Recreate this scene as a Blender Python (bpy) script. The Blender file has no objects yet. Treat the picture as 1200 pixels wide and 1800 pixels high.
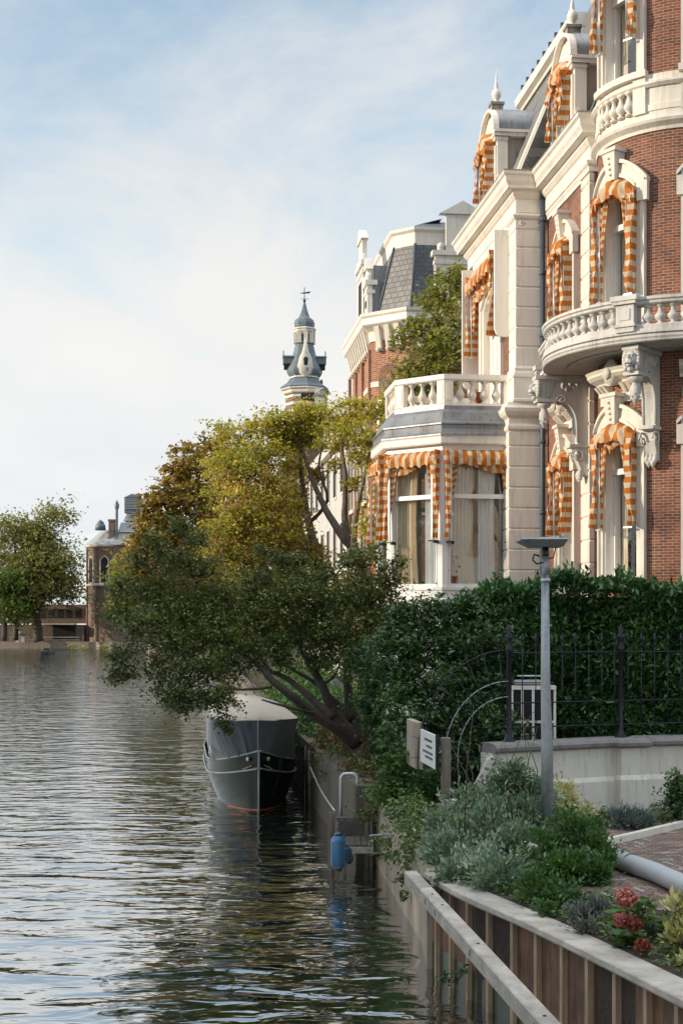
import bpy, bmesh, math, random
import numpy as np
from mathutils import Vector, Matrix
R = random.Random(7)
NR = np.random.RandomState(11)
PI = math.pi
scene = bpy.context.scene
col = scene.collection
rad = math.radians
CZ = 4.1; F = 2500.0; HY = 1100.0
UX, UY = -0.1133, 0.9936      # along the quay, going away
WX, WY = 0.9936, 0.1133       # across, to the right (away from the water)
GZ = 1.15                     # garden level
def W(s, q, z=0.0): return (s*UX + q*WX, s*UY + q*WY, z)
def at(px, py, Y): return ((px-600)/F*Y, Y, CZ+(HY-py)/F*Y)     # a measured photo point at a surveyed distance
def zat(py, Y): return CZ+(HY-py)/F*Y

# ------------------------------------------------------------------ objects
def tag(o, label=None, cat=None, group=None, kind=None):
    if label: o['label'] = label
    if cat: o['category'] = cat
    if group: o['group'] = group
    if kind: o['kind'] = kind
    return o
def root(name, label, cat, loc=(0, 0, 0), group=None):
    o = bpy.data.objects.new(name, None); col.objects.link(o)
    o.location = loc; o.empty_display_size = 0.3
    return tag(o, label, cat, group)
def rpos(o):
    v = Vector((0, 0, 0))
    while o is not None:
        v = v + o.location; o = o.parent
    return v
def link(name, me, parent=None, loc=None):
    o = bpy.data.objects.new(name, me); col.objects.link(o)
    if parent is not None: o.parent = parent
    if loc is not None: o.location = loc
    return o
class MB:
    def __init__(s, f=None):
        s.v = []; s.loc = []; s.fc = []; s.uv = []; s.f = f or (lambda a, d, z: (a, d, z)); s.sm = []
    def add(s, vs, fs, smooth=False, uvf=None):
        b = len(s.v)
        for p in vs:
            s.loc.append(tuple(p)); s.v.append(s.f(*p))
        for fa in fs:
            s.fc.append(tuple(b+i for i in fa)); s.sm.append(smooth)
            if uvf: s.uv.append([uvf(i) for i in fa])
            else: s.uv.append(None)
        return s
    def box(s, a0, a1, d0, d1, z0, z1, n=1):
        return s.slab(lambda a: z0, lambda a: z1, a0, a1, d0, d1, n)
    def slab(s, lo, hi, a0, a1, d0, d1, n=8):
        vs = []; fs = []
        for i in range(n+1):
            a = a0+(a1-a0)*i/n; l = lo(a); h = hi(a)
            vs += [(a, d0, l), (a, d1, l), (a, d1, h), (a, d0, h)]
        for i in range(n):
            b = 4*i; c = b+4
            for k in range(4): fs.append((b+k, b+(k+1) % 4, c+(k+1) % 4, c+k))
        fs.append((3, 2, 1, 0)); e = 4*n; fs.append((e, e+1, e+2, e+3))
        return s.add(vs, fs)
    def hexa(s, pts):      # 8 pts: bottom 4, top 4
        return s.add(pts, [(3, 2, 1, 0), (4, 5, 6, 7), (0, 1, 5, 4), (1, 2, 6, 5), (2, 3, 7, 6), (3, 0, 4, 7)])
    def prism(s, poly, z0, z1):
        n = len(poly); vs = [(x, y, z0) for x, y in poly]+[(x, y, z1) for x, y in poly]
        fs = [tuple(range(n-1, -1, -1)), tuple(range(n, 2*n))]
        fs += [(i, (i+1) % n, n+(i+1) % n, n+i) for i in range(n)]
        return s.add(vs, fs)
    def extr(s, poly, d0, d1):     # polygon in (a,z), extruded along d
        n = len(poly); vs = [(x, d0, z) for x, z in poly]+[(x, d1, z) for x, z in poly]
        fs = [tuple(range(n-1, -1, -1)), tuple(range(n, 2*n))]
        fs += [(i, (i+1) % n, n+(i+1) % n, n+i) for i in range(n)]
        return s.add(vs, fs)
    def tube(s, pts, rr, n=6, cap=True, smooth=True):
        pts = [Vector(p) for p in pts]; m = len(pts)
        if not hasattr(rr, '__len__'): rr = [rr]*m
        vs = []; fs = []; prev = None
        for i, p in enumerate(pts):
            t = (pts[min(i+1, m-1)]-pts[max(i-1, 0)])
            if t.length < 1e-9: t = Vector((0, 0, 1))
            t.normalize()
            if prev is None:
                x = Vector((1, 0, 0)) if abs(t.x) < .8 else Vector((0, 1, 0))
            else: x = prev
            x = (x - t*x.dot(t));
            if x.length < 1e-6: x = t.orthogonal()
            x.normalize(); y = t.cross(x); prev = x
            for k in range(n):
                an = 2*PI*k/n
                vs.append(tuple(p+(x*math.cos(an)+y*math.sin(an))*rr[i]))
        for i in range(m-1):
            for k in range(n):
                fs.append((i*n+k, i*n+(k+1) % n, (i+1)*n+(k+1) % n, (i+1)*n+k))
        if cap: fs.append(tuple(range(n-1, -1, -1))); fs.append(tuple(range((m-1)*n, m*n)))
        return s.add(vs, fs, smooth)
    def lathe(s, prof, c=(0, 0, 0), n=12, smooth=True, rot=0.0, sx=1, sy=1):
        vs = []; fs = []; m = len(prof)
        for r, z in prof:
            for k in range(n):
                an = rot+2*PI*k/n
                vs.append((c[0]+r*sx*math.cos(an), c[1]+r*sy*math.sin(an), c[2]+z))
        for i in range(m-1):
            for k in range(n):
                fs.append((i*n+k, i*n+(k+1) % n, (i+1)*n+(k+1) % n, (i+1)*n+k))
        fs.append(tuple(range(n-1, -1, -1))); fs.append(tuple(range((m-1)*n, m*n)))
        return s.add(vs, fs, smooth)
    def sweep(s, prof, path, closed=False, left=True, cap=True, smooth=False):
        """prof: [(out,z)] closed loop; path: [(x,y)]; out is to the left of travel if left"""
        m = len(path); pn = len(prof); vs = []; fs = []
        sg = 1 if left else -1
        def nrm(a, b):
            dx, dy = b[0]-a[0], b[1]-a[1]; L = math.hypot(dx, dy) or 1
            return (-dy/L*sg, dx/L*sg)
        for i in range(m):
            if closed: n1 = nrm(path[i-1], path[i]); n2 = nrm(path[i], path[(i+1) % m])
            else:
                n1 = nrm(path[i-1], path[i]) if i > 0 else nrm(path[0], path[1])
                n2 = nrm(path[i], path[i+1]) if i < m-1 else n1
            bx, by = n1[0]+n2[0], n1[1]+n2[1]; L2 = bx*bx+by*by
            k = 2/L2 if L2 > .2 else 1
            for o_, z in prof: vs.append((path[i][0]+bx*k*o_, path[i][1]+by*k*o_, z))
        for i in range(m if closed else m-1):
            j = (i+1) % m
            for k in range(pn):
                fs.append((i*pn+k, i*pn+(k+1) % pn, j*pn+(k+1) % pn, j*pn+k))
        if not closed and cap: fs.append(tuple(range(pn))); fs.append(tuple(range((m-1)*pn, m*pn))[::-1])
        return s.add(vs, fs, smooth)
    def grid(s, fn, nu, nv, uvf=None, smooth=True):
        vs = [fn(i/nu, j/nv) for j in range(nv+1) for i in range(nu+1)]
        uvs = [(uvf(i/nu, j/nv) if uvf else (i/nu, j/nv)) for j in range(nv+1) for i in range(nu+1)]
        fs = [(j*(nu+1)+i, j*(nu+1)+i+1, (j+1)*(nu+1)+i+1, (j+1)*(nu+1)+i) for j in range(nv) for i in range(nu)]
        return s.add(vs, fs, smooth, (lambda i: uvs[i]))
    def build(s, name, mat, parent=None, recalc=True, label=None, bevel=0, origin=None):
        off = rpos(parent) if parent is not None else Vector(origin or (0, 0, 0))
        me = bpy.data.meshes.new(name)
        me.from_pydata([(x-off.x, y-off.y, z-off.z) for x, y, z in s.v], [], s.fc)
        uvl = me.uv_layers.new(name='UVMap'); li = 0; data = np.zeros((len(me.loops), 2), dtype=np.float32)
        for fa, u in zip(s.fc, s.uv):
            if u is None:
                p = [s.loc[i] for i in fa]
                nx = ny = nz = 0.0
                for i in range(len(p)):
                    a = p[i]; b = p[(i+1) % len(p)]
                    nx += (a[1]-b[1])*(a[2]+b[2]); ny += (a[2]-b[2])*(a[0]+b[0]); nz += (a[0]-b[0])*(a[1]+b[1])
                ax, ay, az = abs(nx), abs(ny), abs(nz)
                if az > ax and az > ay: u = [(q[0], q[1]) for q in p]
                elif ay >= ax: u = [(q[0], q[2]) for q in p]
                else: u = [(q[1], q[2]) for q in p]
            for t in u: data[li] = t; li += 1
        uvl.data.foreach_set('uv', data.ravel())
        me.polygons.foreach_set('use_smooth', s.sm)
        if recalc:
            bm = bmesh.new(); bm.from_mesh(me); bmesh.ops.recalc_face_normals(bm, faces=bm.faces)
            bm.to_mesh(me); bm.free()
        if mat is not None: me.materials.append(mat)
        o = link(name, me, parent, None if parent is not None else off)
        if label: o['label'] = label
        if bevel:
            b = o.modifiers.new('Bevel', 'BEVEL'); b.width = bevel; b.segments = 1; b.limit_method = 'ANGLE'; b.angle_limit = rad(50)
        return o
# frames
def fwater(q, s0=0.0): return lambda a, d, z: W(s0+a, q-d, z)      # wall facing the water; a goes away
def fsouth(s, q0=0.0): return lambda a, d, z: W(s-d, q0+a, z)      # wall facing the camera; a goes right
def fgen(p0, p1):          # wall between two (s,q) points; out is toward the water/camera
    ds, dq = p1[0]-p0[0], p1[1]-p0[1]; L = math.hypot(ds, dq); ds /= L; dq /= L
    ns, nq = dq, -ds
    return (lambda a, d, z: W(p0[0]+ds*a+ns*d, p0[1]+dq*a+nq*d, z)), L
# ------------------------------------------------------------------ materials
MATS = {}
def newmat(name):
    m = bpy.data.materials.new(name); m.use_nodes = True; nt = m.node_tree
    return m, nt, nt.nodes['Principled BSDF']
def nd(nt, t, **kw):
    n = nt.nodes.new(t)
    for k, v in kw.items():
        if k.startswith('i_'): n.inputs[k[2:].replace('_', ' ')].default_value = v
        else: setattr(n, k, v)
    return n
def ramp(nt, stops, fac=None, interp='LINEAR'):
    r = nt.nodes.new('ShaderNodeValToRGB'); r.color_ramp.interpolation = interp
    el = r.color_ramp.elements
    while len(el) < len(stops): el.new(.5)
    for e, (p, c) in zip(el, stops): e.position = p; e.color = (c[0], c[1], c[2], 1)
    if fac is not None: nt.links.new(fac, r.inputs[0])
    return r
def simple(name, c, rough=.6, var=.15, scale=3.0, metal=0, bump=.0, bscale=40, spec=None, streak=False):
    m, nt, b = newmat(name)
    geo = nd(nt, 'ShaderNodeNewGeometry')
    mp = nd(nt, 'ShaderNodeMapping'); nt.links.new(geo.outputs['Position'], mp.inputs[0])
    if streak: mp.inputs['Scale'].default_value = (1, 1, .12)
    n = nd(nt, 'ShaderNodeTexNoise', i_Scale=scale, i_Detail=6.0, i_Roughness=.65)
    nt.links.new(mp.outputs[0], n.inputs['Vector'])
    d = tuple(x*(1-var*1.6) for x in c); l = tuple(min(1, x*(1+var*.5)) for x in c)
    r = ramp(nt, [(.25, d), (.48, c), (.75, l)], n.outputs['Fac'])
    if streak:
        n9 = nd(nt, 'ShaderNodeTexNoise', i_Scale=scale*4.5, i_Detail=5.0, i_Roughness=.7); nt.links.new(mp.outputs[0], n9.inputs['Vector'])
        r9 = ramp(nt, [(.30, (1-var*2.2,)*3), (.46, (1, 1, 1))], n9.outputs['Fac'])
        m9 = nd(nt, 'ShaderNodeMix', data_type='RGBA', blend_type='MULTIPLY'); m9.inputs[0].default_value = .8
        nt.links.new(r.outputs[0], m9.inputs[6]); nt.links.new(r9.outputs[0], m9.inputs[7]); nt.links.new(m9.outputs[2], b.inputs['Base Color'])
    else: nt.links.new(r.outputs[0], b.inputs['Base Color'])
    b.inputs['Roughness'].default_value = rough; b.inputs['Metallic'].default_value = metal
    if spec is not None: b.inputs['Specular IOR Level'].default_value = spec
    if bump:
        n2 = nd(nt, 'ShaderNodeTexNoise', i_Scale=bscale, i_Detail=4.0)
        nt.links.new(mp.outputs[0], n2.inputs['Vector'])
        bp = nd(nt, 'ShaderNodeBump', i_Strength=bump, i_Distance=.02)
        nt.links.new(n2.outputs['Fac'], bp.inputs['Height']); nt.links.new(bp.outputs[0], b.inputs['Normal'])
    return m
def brickmat(name, c1, c2, mortar, bw=.21, bh=.062, ms=.008, rough=.85, dirt=.35):
    m, nt, b = newmat(name)
    uv = nd(nt, 'ShaderNodeUVMap')
    t = nd(nt, 'ShaderNodeTexBrick'); t.offset = .5
    t.inputs['Scale'].default_value = 1; t.inputs['Brick Width'].default_value = bw; t.inputs['Row Height'].default_value = bh
    t.inputs['Mortar Size'].default_value = ms; t.inputs['Mortar Smooth'].default_value = .2; t.inputs['Bias'].default_value = -.1
    t.inputs['Color1'].default_value = (*c1, 1); t.inputs['Color2'].default_value = (*c2, 1); t.inputs['Mortar'].default_value = (*mortar, 1)
    nt.links.new(uv.outputs[0], t.inputs['Vector'])
    geo = nd(nt, 'ShaderNodeNewGeometry')
    n = nd(nt, 'ShaderNodeTexNoise', i_Scale=1.7, i_Detail=8.0, i_Roughness=.7); nt.links.new(geo.outputs['Position'], n.inputs['Vector'])
    mx = nd(nt, 'ShaderNodeMix', data_type='RGBA', blend_type='MULTIPLY'); mx.inputs[0].default_value = dirt
    nt.links.new(t.outputs['Color'], mx.inputs[6])
    r = ramp(nt, [(.3, (.35, .3, .28)), (.6, (1, 1, 1))], n.outputs['Fac']); nt.links.new(r.outputs[0], mx.inputs[7])
    nt.links.new(mx.outputs[2], b.inputs['Base Color']); b.inputs['Roughness'].default_value = rough
    bp = nd(nt, 'ShaderNodeBump', i_Strength=.5, i_Distance=.01); bp.invert = True
    nt.links.new(t.outputs['Fac'], bp.inputs['Height']); nt.links.new(bp.outputs[0], b.inputs['Normal'])
    return m
def leafmat(name, cols, trans=.35, rough=.5, spec=.4):
    m, nt, b = newmat(name)
    geo = nd(nt, 'ShaderNodeNewGeometry')
    st = [(i/max(1, len(cols)-1), c) for i, c in enumerate(cols)]
    n = nd(nt, 'ShaderNodeTexNoise', i_Scale=.9, i_Detail=3.0); nt.links.new(geo.outputs['Position'], n.inputs['Vector'])
    ad = nd(nt, 'ShaderNodeMath', operation='MULTIPLY_ADD'); ad.inputs[1].default_value = 1.5; ad.inputs[2].default_value = -.5
    nt.links.new(n.outputs['Fac'], ad.inputs[0])
    av = nd(nt, 'ShaderNodeMath', operation='MULTIPLY_ADD'); av.inputs[1].default_value = .55
    nt.links.new(geo.outputs['Random Per Island'], av.inputs[0])
    m2 = nd(nt, 'ShaderNodeMath', operation='MULTIPLY'); m2.inputs[1].default_value = .5; nt.links.new(ad.outputs[0], m2.inputs[0])
    nt.links.new(m2.outputs[0], av.inputs[2])
    r = ramp(nt, st, av.outputs[0])
    nt.links.new(r.outputs[0], b.inputs['Base Color']); b.inputs['Roughness'].default_value = rough
    b.inputs['Specular IOR Level'].default_value = spec
    tr = nd(nt, 'ShaderNodeBsdfTranslucent'); br = nd(nt, 'ShaderNodeMix', data_type='RGBA', blend_type='MULTIPLY'); br.inputs[0].default_value = 1
    br.inputs[7].default_value = (1.25, 1.2, .6, 1); nt.links.new(r.outputs[0], br.inputs[6]); nt.links.new(br.outputs[2], tr.inputs[0])
    ms = nd(nt, 'ShaderNodeMixShader'); ms.inputs[0].default_value = trans
    nt.links.new(b.outputs[0], ms.inputs[1]); nt.links.new(tr.outputs[0], ms.inputs[2])
    nt.links.new(ms.outputs[0], nt.nodes['Material Output'].inputs[0])
    return m
def fabricmat(name, period=.21, thr=.5, off=0.0):
    m, nt, b = newmat(name)
    uv = nd(nt, 'ShaderNodeUVMap'); sp = nd(nt, 'ShaderNodeSeparateXYZ'); nt.links.new(uv.outputs[0], sp.inputs[0])
    d = nd(nt, 'ShaderNodeMath', operation='MULTIPLY_ADD'); d.inputs[1].default_value = 1/period; d.inputs[2].default_value = off+50
    nt.links.new(sp.outputs[0], d.inputs[0])
    fr = nd(nt, 'ShaderNodeMath', operation='FRACT'); nt.links.new(d.outputs[0], fr.inputs[0])
    r = ramp(nt, [(0, (.62, .215, .035)), (.49, (.62, .215, .035)), (.52, (.80, .66, .47)), (.97, (.80, .66, .47)), (1, (.62, .215, .035))], fr.outputs[0])
    n = nd(nt, 'ShaderNodeTexNoise', i_Scale=9.0, i_Detail=5.0)
    mx = nd(nt, 'ShaderNodeMix', data_type='RGBA', blend_type='MULTIPLY'); mx.inputs[0].default_value = .5
    rr = ramp(nt, [(.3, (.7, .65, .6)), (.65, (1, 1, 1))], n.outputs['Fac'])
    nt.links.new(r.outputs[0], mx.inputs[6]); nt.links.new(rr.outputs[0], mx.inputs[7])
    nt.links.new(mx.outputs[2], b.inputs['Base Color']); b.inputs['Roughness'].default_value = .85
    tr = nd(nt, 'ShaderNodeBsdfTranslucent'); nt.links.new(mx.outputs[2], tr.inputs[0])
    ms = nd(nt, 'ShaderNodeMixShader'); ms.inputs[0].default_value = .3
    nt.links.new(b.outputs[0], ms.inputs[1]); nt.links.new(tr.outputs[0], ms.inputs[2])
    nt.links.new(ms.outputs[0], nt.nodes['Material Output'].inputs[0])
    return m
def glassmat(name, tint=(.97, .98, .98)):
    m, nt, b = newmat(name); nt.nodes.remove(b)
    lw_ = nd(nt, 'ShaderNodeLayerWeight', i_Blend=.5); fz = nd(nt, 'ShaderNodeMath', operation='POWER'); fz.inputs[1].default_value = 3.5
    nt.links.new(lw_.outputs['Facing'], fz.inputs[0])
    g = nd(nt, 'ShaderNodeBsdfGlossy', i_Roughness=.02); t = nd(nt, 'ShaderNodeBsdfTransparent'); t.inputs[0].default_value = (*tint, 1)
    mu = nd(nt, 'ShaderNodeMath', operation='MULTIPLY_ADD'); mu.inputs[1].default_value = .8; mu.inputs[2].default_value = .06
    nt.links.new(fz.outputs[0], mu.inputs[0])
    ms = nd(nt, 'ShaderNodeMixShader'); nt.links.new(mu.outputs[0], ms.inputs[0])
    nt.links.new(t.outputs[0], ms.inputs[1]); nt.links.new(g.outputs[0], ms.inputs[2])
    nt.links.new(ms.outputs[0], nt.nodes['Material Output'].inputs[0])
    return m
def woodmat(name, c, c2, rough=.75, sc=(12, 12, 1.2), bs=.35):
    m, nt, b = newmat(name)
    geo = nd(nt, 'ShaderNodeNewGeometry'); mp = nd(nt, 'ShaderNodeMapping'); mp.inputs['Scale'].default_value = sc
    nt.links.new(geo.outputs['Position'], mp.inputs[0])
    n = nd(nt, 'ShaderNodeTexNoise', i_Scale=1.6, i_Detail=8.0, i_Roughness=.7, i_Distortion=.6); nt.links.new(mp.outputs[0], n.inputs['Vector'])
    n2 = nd(nt, 'ShaderNodeTexNoise', i_Scale=2.2, i_Detail=4.0); nt.links.new(geo.outputs['Position'], n2.inputs['Vector'])
    ad = nd(nt, 'ShaderNodeMath', operation='MULTIPLY_ADD'); ad.inputs[1].default_value = .55
    nt.links.new(n.outputs['Fac'], ad.inputs[0])
    m3 = nd(nt, 'ShaderNodeMath', operation='MULTIPLY'); m3.inputs[1].default_value = .45; nt.links.new(n2.outputs['Fac'], m3.inputs[0]); nt.links.new(m3.outputs[0], ad.inputs[2])
    mid = tuple((x+y)/2 for x, y in zip(c, c2))
    r = ramp(nt, [(.34, c2), (.5, mid), (.62, c)], ad.outputs[0]); nt.links.new(r.outputs[0], b.inputs['Base Color'])
    b.inputs['Roughness'].default_value = rough
    bp = nd(nt, 'ShaderNodeBump', i_Strength=bs, i_Distance=.01 if bs < .5 else .04); nt.links.new(n.outputs['Fac'], bp.inputs['Height']); nt.links.new(bp.outputs[0], b.inputs['Normal'])
    return m
M = dict(
 white=simple('white_paint', (.80, .755, .68), .5, .13, 2.0, streak=True, bump=.08),
 stone=simple('painted_stone', (.70, .655, .575), .6, .17, 3, streak=True, bump=.12),
 greystone=simple('grey_painted_stone', (.56, .55, .52), .65, .24, 4, streak=True, bump=.15),
 cool=simple('white_joinery', (.78, .775, .76), .4, .05, 3),
 brick=brickmat('red_brick', (.27, .093, .048), (.115, .046, .034), (.44, .35, .27), .165, .053, .0048, .85, .6),
 brick2=brickmat('orange_brick', (.42, .16, .075), (.27, .09, .05), (.5, .4, .3), .3, .085, .012),
 brickfar=brickmat('brown_brick', (.22, .135, .105), (.15, .09, .07), (.3, .25, .2), .6, .2, .03),
 slate=brickmat('dark_slate', (.10, .115, .13), (.075, .085, .10), (.03, .035, .04), .32, .2, .012, .45, .3),
 slatel=brickmat('pale_slate', (.26, .25, .23), (.18, .18, .175), (.08, .08, .08), .34, .24, .02, .6, .4),
 zinc=simple('zinc_sheet', (.24, .25, .265), .38, .3, 3, .35, .15, 12, streak=True),
 zincl=simple('pale_zinc', (.50, .50, .50), .5, .25, 2.5, .2, .15, 10),
 lead=simple('lead_flashing', (.06, .075, .10), .5, .2, 5),
 weathered=simple('weathered_panel', (.33, .29, .25), .8, .35, 2, streak=True, bump=.1),
 iron=simple('black_iron', (.014, .018, .024), .35, .2, 8, .3),
 steel=simple('galvanised_steel', (.30, .33, .35), .42, .2, 14, .6),
 steelw=simple('pale_steel_tube', (.55, .57, .58), .35, .1, 10, .4),
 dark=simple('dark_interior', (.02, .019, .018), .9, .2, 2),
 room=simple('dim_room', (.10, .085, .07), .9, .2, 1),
 curtain=simple('pale_curtain', (.78, .66, .48), .85, .1, 3),
 net=simple('net_curtain', (.88, .88, .86), .85, .06, 3),
 fabric=fabricmat('striped_canvas'),
 glass=glassmat('window_glass'),
 concrete=simple('quay_concrete', (.42, .36, .28), .85, .3, 3, bump=.3, streak=True),
 render=simple('white_render', (.70, .665, .575), .8, .16, 3, streak=True, bump=.25, bscale=30),
 coping=simple('grey_coping', (.21, .20, .19), .85, .3, 5, bump=.4),
 woodg=woodmat('weathered_grey_wood', (.52, .48, .42), (.25, .225, .19), sc=(3, 3, 10)),
 woodb=woodmat('brown_planks', (.26, .14, .078), (.03, .021, .016), sc=(9, 9, .8)),
 woodl=woodmat('pale_batten_wood', (.56, .42, .27), (.28, .19, .12), sc=(12, 12, .8)),
 woodd=woodmat('dark_deck_wood', (.13, .12, .105), (.05, .045, .04), sc=(3, 10, 10)),
 woodp=woodmat('post_wood', (.24, .21, .17), (.12, .10, .08)),
 bark=woodmat('grey_bark', (.085, .066, .048), (.025, .02, .016), sc=(9, 9, 3), bs=1.0),
 barkl=woodmat('brown_bark', (.16, .125, .09), (.06, .045, .033), sc=(9, 9, 3), bs=1.0),
 soil=simple('dark_soil', (.05, .036, .026), .95, .4, 9, bump=.8, bscale=25),
 blue=simple('blue_vinyl', (.035, .14, .27), .35, .2, 9),
 bluedark=simple('dark_blue_vinyl', (.03, .07, .12), .4, .2, 9),
 black=simple('black_rubber', (.012, .013, .015), .4, .2, 9),
 terracotta=simple('terracotta', (.38, .13, .05), .8, .15, 9),
)
# ------------------------------------------------------------------ vegetation helpers
def leaf_mesh(name, P, size, aspect, mat, parent, updir=.3, droop=.0, var=.35, fold=.25, dirs=None, rs=NR):
    """one mesh of many small folded leaves at the points P (world)"""
    P = np.asarray(P, dtype=np.float64); n = len(P)
    D = rs.normal(size=(n, 3)); D[:, 2] = D[:, 2]*.6-droop
    if dirs is not None: D = D*.55+dirs*1.4
    D /= np.linalg.norm(D, axis=1)[:, None]+1e-9
    Nn = rs.normal(size=(n, 3)); Nn[:, 2] = np.abs(Nn[:, 2])+updir*2
    S = np.cross(D, Nn); S /= np.linalg.norm(S, axis=1)[:, None]+1e-9
    Nn = np.cross(S, D)
    L = size*(1+var*rs.normal(size=n)).clip(.4, 1.8)[:, None]
    w = L*aspect*.5
    base = P-D*L*.5; tip = P+D*L*.5
    mid = P-D*L*.06
    a = mid+S*w+Nn*w*fold; b = mid-S*w+Nn*w*fold
    V = np.stack([base, a, tip, b], axis=1).reshape(-1, 3)
    off = rpos(parent) if parent is not None else Vector((0, 0, 0))
    V -= np.array(off)[None, :]
    me = bpy.data.meshes.new(name)
    i = np.arange(n)*4
    T = np.stack([i, i+1, i+2, i, i+2, i+3], axis=1).reshape(-1)
    me.vertices.add(4*n); me.vertices.foreach_set('co', V.ravel().astype(np.float32))
    me.loops.add(6*n); me.loops.foreach_set('vertex_index', T.astype(np.int32))
    me.polygons.add(2*n); me.polygons.foreach_set('loop_start', (np.arange(2*n)*3).astype(np.int32))
    me.polygons.foreach_set('loop_total', np.full(2*n, 3, dtype=np.int32))
    me.update(calc_edges=True); me.validate()
    me.materials.append(mat)
    o = link(name, me, parent)
    if parent is None: pass
    return o
def cloud_pts(blobs, dens, sub=.34, shell=.55, flat=.6, rs=NR, nsub=None, la=None):
    """blobs: (x,y,z,rx,ry,rz). returns leaf points in sub-clusters, and the sub-cluster centres"""
    out = []; cen = []
    for (x, y, z, rx, ry, rz) in blobs:
        vol = rx*ry*rz
        ns = nsub or max(4, int(14*(vol**(1/3.))/(rx*0+1)))
        ns = nsub or 16
        d = rs.normal(size=(ns, 3)); d /= np.linalg.norm(d, axis=1)[:, None]
        rr = rs.uniform(shell**3, 1.25, ns)**(1/3.)
        c = d*rr[:, None]*np.array([rx, ry, rz])+np.array([x, y, z])
        per = max(3, int((dens*vol**(2/3.) if la is None else dens/165*PI*rx*rz/la)/ns))
        rm = (rx*ry*rz)**(1/3.)
        for k in range(ns):
            f = rs.uniform(.5, 1.5); m = int(per*f*f*.8)
            if m < 1: continue
            o = c[k]-np.array([x, y, z]); o = o/np.array([rx, ry, rz])
            e1 = o*np.array([1, 1, .35])+rs.normal(size=3)*.35; e1[2] -= .1; e1 /= np.linalg.norm(e1)+1e-9     # spray runs outwards
            e2 = np.cross(e1, [0, 0, 1.0]); e2 /= np.linalg.norm(e2)+1e-9; e3 = np.cross(e1, e2)
            g = rs.normal(size=(m, 3))
            p = (g[:, :1]*e1*1.25+g[:, 1:2]*e2*.8+g[:, 2:]*e3*flat*.55)*sub*f*rm
            p += c[k]+e1*rm*.12
            out.append(p)
        cen.append(c)
        m = int(per*ns*.2)
        out.append(rs.normal(size=(m, 3))*np.array([rx, ry, rz])*.6+np.array([x, y, z]))
    return np.concatenate(out), np.concatenate(cen)
def branch_tree(mb, limbs, targets, r_end=.012, jit=.12, twig_r=.02, rs=R, sag=0.0, maxr=.09):
    """limbs: list of [(pt, r), ...]; then each target is joined to the nearest node by a thin bent branch"""
    nodes = []
    for lb in limbs:
        pts = [Vector(p) for p, r in lb]; rr = [r for p, r in lb]
        P = []; Q = []
        for i in range(len(pts)-1):         # catmull-rom
            p0 = pts[max(i-1, 0)]; p1 = pts[i]; p2 = pts[i+1]; p3 = pts[min(i+2, len(pts)-1)]
            for k in range(4):
                t = k/4
                P.append(.5*((2*p1)+(p2-p0)*t+(2*p0-5*p1+4*p2-p3)*t*t+(3*p1-p0-3*p2+p3)*t**3)); Q.append(rr[i]*(1-t)+rr[i+1]*t)
        P.append(pts[-1]); Q.append(rr[-1])
        mb.tube([tuple(p+Vector((rs.uniform(-1, 1), rs.uniform(-1, 1), rs.uniform(-1, 1)))*Q[i]*.12) for i, p in enumerate(P)], Q, 9)
        nodes += [(p, q) for p, q in zip(P, Q)]
    T = [Vector(t) for t in targets]
    arr = np.array([tuple(n[0]) for n in nodes]); rr = [n[1] for n in nodes]
    d0 = [np.min(np.linalg.norm(arr-np.array(t), axis=1)) for t in T]
    for i in np.argsort(d0):
        t = T[i]; dd = np.linalg.norm(arr-np.array(t), axis=1); j = int(np.argmin(dd)); a = Vector(arr[j]); L = (t-a).length
        if L < .05: continue
        r0 = min(rr[j]*.7, maxr, .012+L*.035); r0 = max(r0, r_end*1.3)
        n = max(2, min(5, int(L/.4)+1)); pts = [a]; up = Vector((rs.uniform(-1, 1), rs.uniform(-1, 1), rs.uniform(-.3, 1)-sag))*L*jit
        for k in range(1, n+1):
            f = k/n
            p = a.lerp(t, f)+up*math.sin(PI*f)+Vector((rs.uniform(-1, 1), rs.uniform(-1, 1), rs.uniform(-1, 1)))*L*.035*(f < 1)
            pts.append(p)
        q = [r0+(r_end-r0)*(k/n) for k in range(n+1)]
        mb.tube([tuple(p) for p in pts], q, 5)
        arr = np.vstack([arr, [tuple(p) for p in pts[1:]]]); rr += q[1:]
def make_tree(name, label, limbs, blobs, dens, lsize, lasp, lmat, bmat, group=None, sub=.3, flat=.6, nsub=16, droop=.1, shell=.5,
              twigfrac=1.0, jit=.12, updir=.5, cat='tree', extra=None, maxr=.09, loc=None):
    base = limbs[0][0][0]
    rt = root(name, label, cat, loc or base, group)
    P, C = cloud_pts(blobs, dens, sub=sub, flat=flat, nsub=nsub, shell=shell, la=lsize*lsize*lasp*.5)
    mb = MB(); cs = [tuple(c) for c in C]; R.shuffle(cs)
    branch_tree(mb, limbs, cs[:int(len(cs)*twigfrac)], jit=jit, maxr=maxr)
    mb.build('trunk', bmat, rt, recalc=False)
    leaf_mesh('crown', P, lsize, lasp, lmat, rt, updir=updir, droop=droop)
    if extra: extra(rt, P, C)
    return rt
def pblobs(lst, dr=1.15, zr=1.0):
    out = []
    for (px, py, r, Y) in lst:
        x, y, z = at(px, py, Y); m = r/F*Y
        out.append((x, y, z, m, m*dr, m*zr))
    return out
def gb(lst, dr=1.0, zr=.9):     # blobs kept standing on the garden ground
    return pblobs([(px, py, r, min(Y, (CZ-GZ)*F/max(30, py+.45*r-HY))) for px, py, r, Y in lst], dr, zr)
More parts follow.
